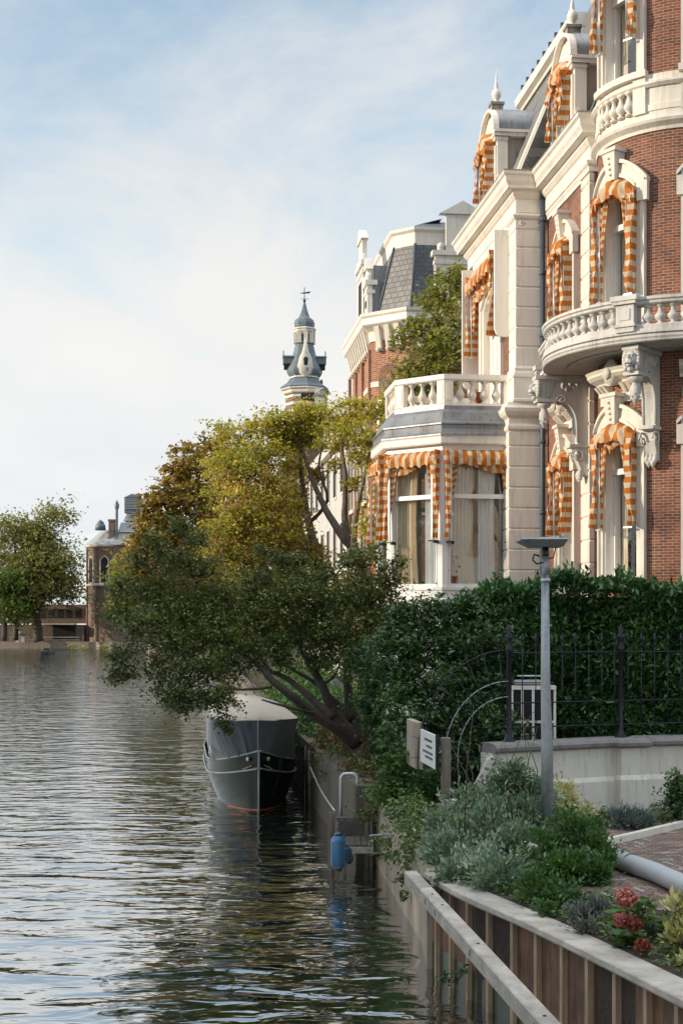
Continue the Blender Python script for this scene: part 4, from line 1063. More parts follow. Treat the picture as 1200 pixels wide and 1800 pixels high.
mb = MB(FSQ); mb.box(72, 73.2, 9.5, 10.6, 14.2, 15.3); mb.build('chimney', M['zinc'], ph)
# ------------------------------------------------------------------ tower (Y about 150)
YT = 150.0; k_ = YT/F
xt, yt, _ = at(535, 600, YT)
tw_ = root('church_tower', 'distant brick tower with grey onion dome, open lantern and weather vane', 'tower', (xt, yt, GZ))
def z_(py): return CZ+(HY-py)*k_
ROT = rad(10)
def oct_(name, prof, mat, parent=tw_, n=8, rot=ROT, cx=0):
    mb = MB(); mb.lathe([(r*k_, z_(py)) for r, py in prof], (xt+cx*k_, yt, 0), n, False, rot); return mb.build(name, M[mat], parent)
M['tslate'] = simple('tower_slate', (.15, .185, .205), .5, .3, 4, .1, .3, 18)
M['tzinc'] = simple('tower_zinc', (.33, .35, .35), .6, .2, 4)
oct_('spire', [(0, 530), (2.2, 533), (5, 545), (9, 556), (11, 559), (16.5, 563), (18.5, 569), (17.5, 575), (15, 577)], 'tslate')
oct_('dome_cornice', [(15, 576), (20.5, 578), (21, 580), (19.5, 581), (19.5, 584.5), (17, 587), (15, 587)], 'stone')
for i in range(8):
    an = ROT+i*PI/4
    mb = MB(); cx, cy = xt+15.3*k_*math.cos(an), yt+15.3*k_*math.sin(an)
    mb.box(cx-.22, cx+.22, cy-.22, cy+.22, z_(605), z_(586)); mb.build('lantern_post', M['stone'], tw_)
oct_('lantern_parapet', [(13, 605.5), (17, 605.5), (17.5, 604), (16.3, 602), (13, 602)], 'tslate')
oct_('lantern_core', [(4, 606), (4, 602), (3, 602)], 'tslate')
mb = MB()
for i in range(8):     # arches between the posts
    a0, a1 = ROT+i*PI/4, ROT+(i+1)*PI/4
    p0 = Vector((xt+15.8*k_*math.cos(a0), yt+15.8*k_*math.sin(a0), 0)); p1 = Vector((xt+15.8*k_*math.cos(a1), yt+15.8*k_*math.sin(a1), 0))
    for j in range(8):
        u0, u1 = j/8, (j+1)/8; h = lambda u: z_(587)-.12-.62*(abs(2*u-1)**2.2)
        q0, q1 = p0.lerp(p1, u0), p0.lerp(p1, u1)
        mb.add([(q0.x, q0.y, h(u0)), (q1.x, q1.y, h(u1)), (q1.x, q1.y, z_(586)), (q0.x, q0.y, z_(586))], [(0, 1, 2, 3)])
mb.build('lantern_arches', M['stone'], tw_)
oct_('flared_roof', [(13, 605), (16, 606), (17, 609), (20, 622), (25, 636), (31, 649), (32, 653), (30.5, 658), (27, 663), (24, 664)], 'tslate')
oct_('white_band', [(25, 663), (26.5, 663.5), (27, 666), (25, 666.5)], 'white')
oct_('lower_roof', [(25, 666), (28, 669), (31, 674), (40, 680), (43, 683), (42, 685), (36, 686)], 'tslate')
oct_('cornice', [(36, 685), (42, 685), (42, 687), (38, 689), (38, 693), (36, 695), (30, 695)], 'stone')
oct_('wall', [(33.5, 695), (33.5, 1085)], 'brickfar')
for py in (697, 710, 723, 737): oct_('stone_band', [(33, py), (34.2, py), (34.2, py+4.5), (33, py+4.5)], 'stone')
mb = MB(); mb.tube([(xt, yt, z_(531)), (xt, yt, z_(505))], .045, 5); mb.tube([(xt-.4, yt, z_(525.5)), (xt+.4, yt, z_(525.5))], .03, 5); mb.lathe([(0, -.2), (.14, -.1), (.14, .1), (0, .2)], (xt, yt, z_(529)), 8)
v_ = mb.build('weather_vane', M['iron'], tw_)
mb = MB(); mb.add([(xt-.15, yt-.03, z_(514)), (xt+.5, yt-.03, z_(516)), (xt+.7, yt-.03, z_(512)), (xt+.1, yt-.03, z_(516.5)), (xt-.55, yt-.03, z_(516))], [(0, 1, 2, 3, 4)]); mb.build('cockerel', M['iron'], v_)
for sg, an in ((-1, PI), (1, 0), (0, -PI/2)):
    dx, dy = math.cos(an+.1), math.sin(an+.1)
    f = lambda a, d, z, dx=dx, dy=dy: (xt+dx*d-dy*a, yt+dy*d+dx*a, z)
    mb = MB(f); r = 28*k_ if sg == 0 else 21*k_
    if sg == 0:
        mb.lathe([(0, -1.6), (.6, -1.3), (.85, -.5), (.65, .4), (.35, 1.0), (.0, 2.6)], (0, 26*k_, z_(640)), 12, sy=.4); m_ = 'stone'
    else:
        mb.box(-.5, .5, r-.6, r+1.0, z_(641), z_(629)); mb.extr([(-.7, z_(629)), (.7, z_(629)), (0, z_(625))], r-1, r+1.05); mb.tube([(0, r+.95, z_(628)), (0, r+.95, z_(617))], .06, 5); m_ = 'tslate'
    o = mb.build('dormer', M[m_], tw_)
    mb = MB(f)
    if sg == 0: mb.lathe([(0, -.5), (.22, -.35), (.25, .35), (0, .55)], (0, 26*k_+.26, z_(641)), 10, sy=.5)
    else: mb.box(-.35, .35, r-.3, r+.9, z_(650), z_(641))
    mb.build('opening', M['dark'], o)
# side turret of the tower
oct_('side_turret', [(0, 667), (2, 668), (2.6, 673), (1.5, 677), (5, 680), (13, 686), (15, 689), (12, 695), (10, 695), (10, 760)], 'tslate', cx=30)
mb = MB(); x0 = xt+19*k_; mb.box(x0, x0+17*k_, yt-4, yt+2, z_(740), z_(694)); mb.build('annexe', M['stone'], tw_)
mb = MB(); mb.box(x0-.1, x0+17*k_, yt-4.1, yt+2, z_(706), z_(694)); mb.v = []; mb.loc = []; mb.fc = []; mb.uv = []; mb.sm = []
mb.extr([(x0-.2, z_(706)), (x0+18*k_, z_(706)), (x0+16*k_, z_(694)), (x0+1.2, z_(694))], yt-4.2, yt+1); mb.build('annexe_roof', M['tzinc'], tw_)
o_ = MB(); o_.box(xt-5*k_, xt+20*k_, yt-33.9*k_, yt-33*k_, z_(708), z_(697)); o_.build('bell_opening', M['dark'], tw_)
# ------------------------------------------------------------------ far bank (Y about 258)
YB = 258.0; kb = YB/F
def B_(px, py, Y=YB): return at(px, py, Y)
fb = root('brick_hall', 'round-ended brown brick hall with zinc roof and louvred vent tower on the far bank', 'building', B_(190, 1128))
def bx(px0, px1, py0, py1, d0=0, d1=6): 
    x0, _, z1 = B_(px0, py0); x1, _, z0 = B_(px1, py1); return (x0, x1, YB+d0, YB+d1, z0, z1)
cxh, _, _ = B_(200, 1000); RH = 56*kb
mb = MB()
mb.lathe([(RH, GZ), (RH, B_(0, 958)[2])], (cxh, YB+RH, 0), 10, False, rad(18)); mb.f = lambda x, y, z: (x, y, z)
w_ = mb.build('wall', M['brickfar'], fb)
cor = MB(); cor.lathe([(RH, B_(0, 962)[2]), (RH+.5, B_(0, 960)[2]), (RH+.6, B_(0, 957)[2]), (RH, B_(0, 956)[2])], (cxh, YB+RH, 0), 10, False, rad(18)); cor.build('cornice', M['stone'], fb)
cor = MB(); cor.lathe([(RH, B_(0, 1030)[2]), (RH+.35, B_(0, 1029)[2]), (RH+.35, B_(0, 1026)[2]), (RH, B_(0, 1025)[2])], (cxh, YB+RH, 0), 10, False, rad(18)); cor.build('stone_band', M['stone'], fb)
rf_ = MB(); rf_.lathe([(RH+.5, B_(0, 957)[2]), (RH*.55, B_(0, 930)[2]), (RH*.5, B_(0, 929)[2])], (cxh, YB+RH, 0), 10, False, rad(18)); rf_.build('roof', M['tzinc'], fb)
for th in [rad(18)+2*PI*(i+.5)/10 for i in range(10)]:
    if math.sin(th) < .2:
        ca, sa = math.cos(th), math.sin(th); ap = RH*math.cos(PI/10)
        f = lambda a, d, z, ca=ca, sa=sa, ap=ap: (cxh+ca*(ap+d)-sa*a, YB+RH+sa*(ap+d)+ca*a, z)
        mb = MB(f); w0 = .95; zb, zs = B_(0, 1025)[2], B_(0, 985)[2]
        mb.slab(lambda a: zb, arcf(0, 2*w0, zs, .9), -w0, w0, 0, .15, 10); mb.build('window', M['stone'], fb)
        o = fb.children[-1]
        g = MB(f); g.slab(lambda a: zb+.2, arcf(0, 2*w0-.5, zs, .7), -w0+.25, w0-.25, .15, .2, 10); g.build('pane', M['glassfar'] if 'glassfar' in M else M['dark'], o)
        mb = MB(f)
        for x in (-1.72, 1.72): mb.box(x-.16, x+.16, 0, .2, GZ, B_(0, 962)[2])
        mb.build('pilaster', M['brickfar'], fb)
mb = MB(); mb.box(*bx(203, 262, 935, 958, 2, 20)); mb.v = []; mb.loc = []; mb.fc = []; mb.uv = []; mb.sm = []
x0, x1 = B_(201, 0)[0], B_(300, 0)[0]
for (py0, py1, i0, i1) in ((958, 936, 0, .8), (935, 916, 1.0, 1.6), (913, 897, 2.2, 3)):
    z0, z1 = B_(0, py0)[2], B_(0, py1)[2]
    mb.hexa([(x0+i0*.5, YB+i0*2-1, z0), (x1, YB+i0*2-1, z0), (x1, YB+24, z0), (x0+i0*.5, YB+24, z0), (x0+i1*.5, YB+i1*2-.4, z1), (x1, YB+i1*2-.4, z1), (x1, YB+24, z1), (x0+i1*.5, YB+24, z1)])
mb.build('stepped_roof', M['tzinc'], fb)
mb = MB(); mb.box(*bx(201, 300, 957, 1128, -.6, 20)); mb.build('wall', M['brickfar'], fb)
mb = MB(); mb.box(*bx(216, 244, 873, 900, 2, 5)); mb.extr([(B_(215, 0)[0], B_(0, 873)[2]), (B_(245, 0)[0], B_(0, 873)[2]), (B_(230, 0)[0], B_(0, 866)[2])], YB+1.8, YB+5.2); vt = mb.build('vent_tower', M['tslate'], fb)
mb = MB()
for i in range(7): mb.box(*bx(217, 243, 875+i*2.8, 876.4+i*2.8, 1.7, 2))
mb.build('louvre', M['tzinc'], vt)
mb = MB(); mb.box(*bx(203.5, 206.5, 893, 958, 0, 1)); mb.lathe([(0, -.9), (.35, -.5), (.45, .2), (0, 1.2)], (B_(205, 0)[0], YB+.5, B_(0, 889)[2]), 8); mb.build('gable_post', M['tslate'], fb)
mb = MB(); mb.box(*bx(189.5, 200, 915, 958, 1, 2.2)); mb.box(*bx(188.5, 201, 912, 915.5, .9, 2.3)); mb.build('chimney', M['brickfar'], fb)
mb = MB(); mb.lathe([(1, 0), (.9, 1), (.6, 1.2), (.7, 1.4), (0, 2)], (B_(174, 0)[0], YB+RH-4, B_(0, 931)[2]), 8); mb.build('roof_vent', M['tslate'], fb)
# low cafe building behind the trees
cf_ = root('cafe_pavilion', 'low dark cafe building with pale awning ledge under the left bank trees', 'building', B_(90, 1128))
mb = MB(); mb.box(*bx(-60, 143, 1098, 1128, 3, 12)); mb.build('wall', M['brickfar'], cf_)
mb = MB(); mb.box(*bx(88, 128, 1100, 1124, 2.8, 3)); mb.build('opening', M['dark'], cf_)
mb = MB(); mb.box(*bx(74, 130, 1096, 1098, .5, 3)); mb.build('ledge', M['white'], cf_)
mb = MB(); mb.box(*bx(-60, 143, 1062, 1096, 5, 12)); mb.build('upper_wall', M['brickfar'], cf_)
mb = MB()
for i in range(10): mb.box(*bx(-20+i*16, -9+i*16, 1070, 1086, 4.9, 5))
mb.build('window', M['dark'], cf_)
mb = MB(); mb.extr([(B_(84, 0)[0], B_(0, 1070)[2]), (B_(112, 0)[0], B_(0, 1070)[2]), (B_(98, 0)[0], B_(0, 1058)[2])], YB+4.2, YB+6); mb.build('gable', M['brickfar'], cf_)
# terrace railing, kiosk boards
for i in range(8):
    pass
rl = root('terrace_railing', 'thin pale railing along the far terrace', 'railing', B_(60, 1129, 256))
mb = MB(); x0, x1 = B_(17, 0, 256)[0], B_(140, 0, 256)[0]
z1 = zat(1119.5, 256); z2 = zat(1124.5, 256)
mb.box(x0, x1, 256, 256.08, z1-.1, z1); mb.box(x0, x1, 256, 256.06, z2-.07, z2); mb.build('rail', M['stone'], rl)
pm = MB(); pm.box(-.06, .06, -.05, .05, 0, z1-GZ); pmo = pm.build('post', M['stone'], rl); pmo.location = Vector((x0, 256.0, GZ))-rl.location
for i in range(1, 15):
    o = pmo.copy(); col.objects.link(o); o.parent = rl; o.location = Vector((x0+(x1-x0)*i/14, 256.0, GZ))-rl.location
kb_ = root('menu_stand', 'pair of white boards under a small pale canopy on the far terrace', 'stand', B_(37, 1129, 255))
for px in (32, 41):
    mb = MB(); x0 = B_(px-3.2, 0, 255)[0]; x1 = B_(px+3.2, 0, 255)[0]; mb.box(x0, x1, 254.6, 254.9, GZ, zat(1116, 255)); mb.build('board', M['white'], kb_)
mb = MB(); mb.lathe([(1.0, 0), (.8, .35), (.4, .55), (0, .6)], (B_(37, 0, 255)[0], 254.8, zat(1115.5, 255)), 10); mb.build('canopy', M['zincl'], kb_)
# ------------------------------------------------------------------ ground, banks, water
g_ = MB()
bank = [(3.45, 24.9), (3.45, 60), (3.7, 100), (3.0, 130)]
edge = [(2.9, 9.0), (2.75, 11.4), (2.46, 12.37), (2.14, 13.48), (1.87, 14.35), (1.47, 15.43), (1.25, 16.95), (1.22, 17.6)]
edge = [(4.4, 4.0)]+edge
far_edge = [W(40, 3.42), W(60, 3.42), W(90, 3.5), W(120, 3.0)]
poly = [(70, 2.0), (6.0, 1.0)]+edge+[(1.0, 20.6), (.80, 24.2)]+[W(31, 3.45)[:2]]+[p[:2] for p in far_edge]+[(-14, 150), (-22, 190), (-30, 225), (-34, 250), (-45, 256.5), (-420, 258), (-420, 900), (400, 900), (400, 2)]
g_.prism(poly, -2, GZ-.0); tag(g_.build('ground', M['soil'], None), kind='structure')
w0 = MB(); w0.box(-900, 900, -60, 900, -2.2, -2.1); 
wm, nt, b = newmat('canal_water')
b.inputs['Base Color'].default_value = (.010, .017, .013, 1); b.inputs['Roughness'].default_value = .035; b.inputs['IOR'].default_value = 5.0; b.inputs['Specular IOR Level'].default_value = .8
geo = nd(nt, 'ShaderNodeNewGeometry')
def nz(sc, rot, scale, det, rough=.5, dist=0.0):
    m_ = nd(nt, 'ShaderNodeMapping'); m_.inputs['Scale'].default_value = sc; m_.inputs['Rotation'].default_value = (0, 0, rot); nt.links.new(geo.outputs['Position'], m_.inputs[0])
    n_ = nd(nt, 'ShaderNodeTexNoise', i_Scale=scale, i_Detail=det, i_Roughness=rough, i_Distortion=dist); nt.links.new(m_.outputs[0], n_.inputs['Vector']); return n_.outputs['Fac']
a_ = nz((.55, 1.2, 1), .2, .9, 1.5, .45, .9); b_ = nz((.7, 1.4, 1), -.25, 2.2, 2.0, .45, .9); c_ = nz((1, 1, 1), .1, .16, 2.0)
m1 = nd(nt, 'ShaderNodeMath', operation='MULTIPLY_ADD'); m1.inputs[1].default_value = .30; nt.links.new(b_, m1.inputs[0]); nt.links.new(a_, m1.inputs[2])
bp = nd(nt, 'ShaderNodeBump', i_Strength=1.0, i_Distance=.09); nt.links.new(m1.outputs[0], bp.inputs['Height']); nt.links.new(bp.outputs[0], b.inputs['Normal'])
wt = MB(); wt.add([(-900, -60, 0), (900, -60, 0), (900, 900, 0), (-900, 900, 0)], [(0, 1, 2, 3)])
tag(wt.build('water', wm, None), kind='structure')
# far quay wall, right bank quay wall
fq = MB(); fq.sweep([(0, -1), (.3, -1), (.3, GZ+.05), (.0, GZ+.08)], [(-420, 257.7), (-45, 256.2), (-34, 249.7), (-30, 225)], left=False)
fq.build('quay_wall', M['concrete'], None); q1 = bpy.data.objects['quay_wall']; tag(q1, 'long low stone quay wall at the far water edge', 'quay wall')
# ------------------------------------------------------------------ trees
def PL(lst): return [(at(px, py, Y), r) for px, py, Y, r in lst]
# far left trees
def fartree(name, label, px, Y, top, bot, wpx, mat, n=10, dens=420, group='trees on the far bank', seed=3, sz=.5, trunk=None):
    rs = random.Random(seed); bl = []
    for i in range(n):
        u = rs.uniform(-.75, .75); v = rs.uniform(0, 1)
        r = wpx*(.31+.12*rs.random()); span = (1-.55*(2*v-1)**2)
        bl.append((px+u*wpx*.62*span, top+r*.9+(bot-top-1.9*r)*v, r, Y+rs.uniform(-1, 1)*wpx*Y/F*.35))
    B2 = pblobs(bl, 1.0, .8)
    tr = trunk or [(px, 1126, Y, .55), (px+1, 1085, Y, .42), (px-2, (top+bot)/2+20, Y, .25), (px, top+30, Y, .1)]
    tx_ = tr[1][0]
    limbs = [PL(tr), PL([(tx_, 1085, Y, .3), (px-wpx*.3, (top+bot)/2+10, Y, .15)]), PL([(tx_, 1080, Y, .3), (px+wpx*.3, (top+bot)/2, Y, .15)])]
    return make_tree(name, label, limbs, B2, dens, sz, .7, mat, M['bark'], group, sub=.34, nsub=14, twigfrac=.35, flat=.8)
fartree('far_tree', 'large forked tree with sparse olive crown left of the round brick hall', 92, 250, 882, 1085, 80, L['fargreen'], 15, 560, seed=1, trunk=[(68, 1128, 250, .9), (66, 1095, 250, .75), (58, 1060, 250, .5), (52, 1000, 250, .25)])
fartree('far_tree', 'pale olive tree at the left edge of the photo on the far bank', 28, 252, 900, 1095, 84, L['fargreen'], 14, 560, seed=2)
fartree('far_tree', 'dark low tree at the far left waterside', 8, 246, 990, 1116, 60, L['green'], 8, 520, seed=5)
fartree('far_tree', 'slender olive tree between the two largest trees of the far bank', 66, 254, 905, 1100, 60, L['fargreen'], 12, 520, seed=21)
fartree('far_tree', 'bright lime tree standing before the brick hall', 232, 235, 942, 1118, 52, L['lime'], 14, 700, seed=6)
fartree('far_tree', 'green tree between the lime tree and the orange tree', 285, 215, 975, 1120, 50, L['green'], 10, 600, seed=9)
fartree('bank_tree', 'broad yellow-green tree low on the right bank seen through the leaning tree', 455, 60, 870, 1130, 100, L['yellow'], 12, 420, seed=15, sz=.2, group=None)
fartree('bank_tree', 'olive tree on the right bank behind the orange-brown crown', 345, 118, 930, 1130, 80, L['fargreen'], 12, 500, seed=16, sz=.3, group=None)
fartree('bank_tree', 'green tree in front of the pale house', 590, 62, 985, 1130, 60, L['gardent'], 10, 420, seed=17, sz=.16, group=None)
fartree('far_tree', 'green tree behind the parked boat along the right bank', 420, 130, 985, 1120, 70, L['green'], 10, 600, seed=12, sz=.3, group=None)
# orange-brown tree
make_tree('autumn_tree', 'rounded orange-brown tree behind the dark leaning tree', [PL([(400, 1135, 103, .5), (395, 1050, 103, .4), (370, 950, 102, .28), (350, 850, 101, .15), (345, 800, 101, .08)]), PL([(395, 1050, 103, .3), (330, 950, 100, .18), (290, 890, 99, .1)])],
          pblobs([(332, 800, 24, 100), (360, 792, 24, 102), (390, 800, 26, 103), (312, 832, 24, 99), (345, 845, 34, 100), (385, 845, 34, 102), (290, 868, 24, 98), (318, 885, 34, 99), (360, 895, 36, 100), (272, 905, 22, 98), (255, 935, 24, 98), (290, 935, 34, 98), (335, 950, 38, 99), (250, 965, 22, 98), (275, 985, 30, 98), (390, 900, 34, 103), (320, 1000, 34, 99), (240, 990, 22, 98), (232, 1025, 22, 98), (285, 1035, 34, 99), (350, 1030, 36, 100), (265, 880, 18, 98), (300, 930, 34, 99)], 1.2, .9),
          1100, .30, .75, L['orange'], M['bark'], None, sub=.26, nsub=18, twigfrac=.3, flat=.65)
# yellow-green tree
seedpts = {}
def seeds(rt, P, C):
    sel = [c for c in C if (at(380, 0, 43)[0] < c[0] < at(570, 0, 43)[0] and zat(985, 43) < c[2] < zat(835, 43))]
    if sel:
        pts = np.concatenate([NR.normal(size=(34, 3))*np.array([.16, .16, .22])+c for c in sel for _ in (0,)])
        leaf_mesh('seed_cluster', pts, .10, .5, L['seed'], rt, droop=2.0)
make_tree('ash_tree', 'multi-stemmed yellow-green tree lit by the sun, with open branches beside the bay window',
  [PL([(655, 1150, 41, .24), (640, 1060, 41, .2), (632, 985, 41, .16), (600, 940, 41.5, .12), (572, 895, 42, .10), (552, 850, 42.5, .075), (530, 790, 43, .05), (500, 745, 43, .03)]),
   PL([(632, 985, 41, .14), (608, 930, 41, .11), (606, 880, 41, .09), (606, 830, 41, .07), (600, 780, 41.5, .05), (612, 735, 42, .03)]),
   PL([(640, 1010, 41, .13), (622, 960, 40.5, .10), (627, 900, 40.5, .07), (638, 850, 40.5, .05), (650, 780, 41, .03)]),
   PL([(575, 1090, 43, .2), (558, 980, 43, .15), (542, 920, 43.5, .12), (533, 860, 44, .09), (528, 800, 44, .06), (545, 745, 44, .03)]),
   PL([(558, 980, 43, .12), (520, 925, 43, .09), (488, 870, 43, .07), (462, 815, 43, .045), (440, 775, 43, .03)]),
   PL([(542, 920, 43.5, .07), (575, 880, 42.5, .05), (560, 820, 42.5, .035), (572, 770, 42.5, .02)]),
   PL([(558, 980, 43, .10), (480, 960, 42, .07), (430, 920, 42, .04), (400, 870, 42, .03)])],
  pblobs([(408, 765, 28, 43), (395, 805, 30, 43), (430, 800, 36, 42), (455, 752, 26, 43), (495, 745, 26, 43), (475, 790, 36, 43), (400, 850, 36, 42), (445, 850, 42, 42), (530, 735, 24, 43), (565, 728, 26, 43), (603, 722, 26, 42), (500, 765, 30, 43.5), (545, 755, 26, 43), (585, 745, 26, 42.5), (470, 925, 44, 42.5), (420, 935, 40, 42.5), (520, 885, 26, 44),
          (640, 722, 24, 42), (676, 718, 22, 42), (690, 745, 20, 41.5), (655, 760, 26, 41), (615, 765, 26, 41.5), (520, 780, 28, 43.5), (575, 775, 22, 42), (425, 900, 40, 41), (475, 885, 38, 42), (510, 835, 26, 44), (640, 800, 22, 41),
          (668, 830, 22, 40), (660, 880, 24, 40), (655, 930, 28, 39.5), (620, 850, 14, 41), (590, 820, 14, 42), (455, 940, 38, 41), (505, 930, 30, 42), (405, 945, 34, 41), (680, 960, 26, 38.5), (555, 835, 12, 43), (420, 985, 36, 42), (470, 988, 38, 42), (520, 975, 30, 43), (378, 985, 32, 42), (565, 985, 22, 43), (450, 1030, 40, 42), (520, 1030, 36, 42)], 1.2, .85),
  950, .095, .62, L['yellow'], M['barkl'], None, sub=.30, nsub=18, twigfrac=.8, flat=.7, extra=seeds, maxr=.05, jit=.1)
# tree behind the pavilion
make_tree('garden_tree', 'upright green tree standing between the villa and the town house',
  [PL([(760, 1110, 49, .25), (758, 900, 49, .2), (755, 700, 49, .14), (770, 560, 49, .07), (790, 480, 49, .03)])],
  pblobs([(800, 480, 16, 49), (775, 500, 20, 49), (752, 530, 17, 49), (790, 535, 28, 49), (735, 575, 20, 49), (775, 585, 34, 48.5), (710, 600, 16, 49), (745, 630, 24, 48.5), (790, 640, 32, 48.5), (702, 650, 17, 49), (720, 680, 28, 49), (765, 685, 34, 48.5), (690, 690, 13, 49), (800, 590, 24, 48.5), (730, 740, 50, 49)], 1.3, 1.0),
  950, .15, .6, L['gardent'], M['bark'], None, sub=.30, nsub=18, twigfrac=.4, flat=.8)
# dark leaning tree over the boat
make_tree('leaning_tree', 'dark green tree leaning far out over the canal above the covered boat',
  [PL([(668, 1372, 29.00, 0.255), (640, 1325, 29.20, 0.221), (610, 1290, 29.40, 0.187), (585, 1250, 29.50, 0.108), (566, 1205, 29.60, 0.094), (540, 1160, 30.05, 0.079), (520, 1120, 30.50, 0.065), (490, 1080, 30.50, 0.050), (470, 1030, 30.50, 0.032), (468, 990, 30.50, 0.022)]),
   PL([(625, 1305, 29.20, 0.187), (590, 1278, 29.00, 0.145), (545, 1250, 28.80, 0.108), (510, 1222, 28.60, 0.086), (478, 1195, 28.56, 0.072), (450, 1165, 28.89, 0.058), (415, 1135, 29.23, 0.043), (370, 1090, 29.40, 0.032), (345, 1030, 29.70, 0.025), (325, 960, 29.90, 0.016), (318, 915, 29.90, 0.010)]),
   PL([(640, 1325, 29.30, 0.170), (630, 1280, 29.60, 0.136), (614, 1240, 29.80, 0.101), (610, 1190, 30.11, 0.086), (612, 1130, 30.79, 0.065), (618, 1070, 30.90, 0.043), (610, 1010, 30.90, 0.022)]),
   PL([(618, 1265, 29.60, 0.102), (590, 1235, 29.80, 0.065), (560, 1205, 30.00, 0.050), (520, 1180, 30.23, 0.036), (470, 1150, 30.56, 0.022)]),
   PL([(585, 1262, 28.90, 0.102), (540, 1222, 29.20, 0.072), (500, 1190, 29.51, 0.058), (470, 1175, 29.78, 0.043), (440, 1120, 30.40, 0.029), (420, 1060, 30.40, 0.022)]),
   PL([(478, 1208, 28.50, 0.032), (430, 1212, 28.20, 0.025), (380, 1208, 28.00, 0.018), (320, 1190, 28.11, 0.011)]),
   PL([(415, 1135, 29.23, 0.036), (340, 1120, 28.90, 0.029), (280, 1112, 28.70, 0.022), (235, 1120, 28.50, 0.014)]),
   PL([(566, 1205, 29.60, 0.036), (590, 1185, 29.47, 0.022), (600, 1150, 29.76, 0.014)]),
   PL([(555, 1255, 28.80, 0.051), (525, 1248, 28.40, 0.032), (495, 1240, 28.20, 0.025), (460, 1230, 28.00, 0.014)])],
  pblobs([(318, 925, 20, 28.9), (352, 950, 20, 29.4), (275, 960, 23, 28.9), (245, 985, 18, 29), (310, 985, 27, 29.4), (360, 1000, 24, 29.4), (215, 1030, 24, 28.5), (255, 1045, 36, 29), (305, 1060, 44, 28.9), (360, 1060, 44, 29.4), (208, 1080, 24, 28.5), (240, 1100, 28, 28),
          (290, 1118, 40, 28.5), (345, 1125, 44, 29), (212, 1150, 22, 28), (205, 1190, 18, 28), (228, 1180, 14, 28), (295, 1170, 34, 28.2), (300, 1215, 28, 28), (345, 1185, 40, 28.5), (330, 1235, 26, 28), (362, 1225, 26, 28), (395, 1175, 36, 29),
          (395, 1225, 26, 28), (392, 1265, 16, 28), (402, 1288, 9, 28), (410, 1110, 46, 29.4), (415, 1050, 40, 29.9), (455, 1020, 22.32, 29.9), (500, 985, 17.36, 29.9), (460, 970, 13.64, 29.9), (530, 985, 13.64, 29.9), (470, 1075, 46, 29.9), (525, 1030, 44, 29.9), (440, 1145, 34, 28.9),
          (480, 1130, 34, 29.4), (525, 1090, 40, 29.9), (575, 1010, 18.6, 29.9), (610, 985, 17.36, 29.4), (645, 980, 26, 28.9), (580, 1060, 44, 29.9), (635, 1040, 40, 29.4), (680, 1010, 24, 28.5), (700, 985, 14, 28), (672, 1050, 34, 29), (560, 1115, 36, 29.9), (600, 1130, 36, 29.4), (650, 1100, 42, 28.9),
          (640, 1160, 32, 28.9), (560, 1160, 22, 29.6), (500, 1160, 18, 29.4), (690, 1090, 30, 29), (670, 1200, 30, 28.9)], 1.15, .8),
  900, .066, .62, L['dark'], M['bark'], None, sub=.37, nsub=30, twigfrac=.75, flat=.5, droop=.35, maxr=.05, jit=.14)
# greenery along the right bank behind the boat
bush('bank_shrub', 'sunlit green shrub on the bank behind the boat', pblobs([(570, 1285, 26, 36), (600, 1270, 26, 36), (545, 1300, 18, 36), (560, 1200, 30, 42), (600, 1180, 34, 42), (530, 1190, 26, 44)]), 500, .12, .6, L['fresh'], base=at(575, 1300, 37), stems=8)
cb2 = []
for k in range(34):
    a_ = 25.5+k*.36; x, y, z = W(a_, 3.40+R.uniform(-.14, .2), R.uniform(.45, 1.5)); cb2.append((x, y, z, .22, .35, .22+.1*R.random()))
bush('creeper', 'straggling green and brown creeper along the quay wall under the leaning tree', cb2, 420, .06, .6, L['ivy'], base=W(29, 3.6, 1.2), stems=10, stemr=.006)
bush('creeper', 'rusty brown creeper hanging over the quay wall beside the mooring posts', pblobs([(590, 1330, 22, 31), (565, 1310, 16, 32), (575, 1290, 16, 32), (600, 1305, 18, 31)]), 500, .08, .6, L['dry'], base=at(590, 1330, 31), stems=5)
for i, (bl, lab) in enumerate([([(500, 1120, 60, 62), (440, 1110, 50, 64), (550, 1110, 50, 60)], 'shadowy mass of shrubs along the bank seen under the yellow tree'), ([(470, 1080, 50, 85), (400, 1100, 44, 90), (350, 1110, 34, 95)], 'distant shrubs trailing to the water past the parked boat'),
      ([(330, 1118, 22, 150), (300, 1122, 18, 180), (280, 1130, 10, 200)], 'far waterside bushes where the right bank bends')]):
    bush('bank_shrub', lab, pblobs(bl), 420, .2+.1*i, .6, L['green'], stems=4)
for (a0, lab) in ((34.5, 'rounded shrub on the quay directly beside the parked boat'), (38.5, 'low shrub on the quay by the stern of the parked boat'), (43, 'shrub on the bank a little past the parked boat'), (48.5, 'third shrub on the bank past the parked boat'), (55, 'last of the shrubs hanging over the bank past the parked boat')):
    bl_ = []
    for k in range(9):
        x, y, z = W(a0+R.uniform(-2.2, 2.2), 3.75+R.uniform(-.2, 1.1), GZ+R.uniform(.0, 1.1)); bl_.append((x, y, z, .55, .6, .5))
    bush('bank_shrub', lab, bl_, 420, .11, .6, L['green' if int(a0) % 2 else 'fresh'], base=W(a0, 4.1, GZ), stems=6)
bush('water_plant', 'low sunlit waterside bush before the round brick hall', pblobs([(128, 1138, 7, 235), (150, 1141, 8, 235), (170, 1142, 7, 235), (186, 1140, 7, 235)]), 160, .5, .6, L['lime'], base=at(150, 1142, 235), stems=3)
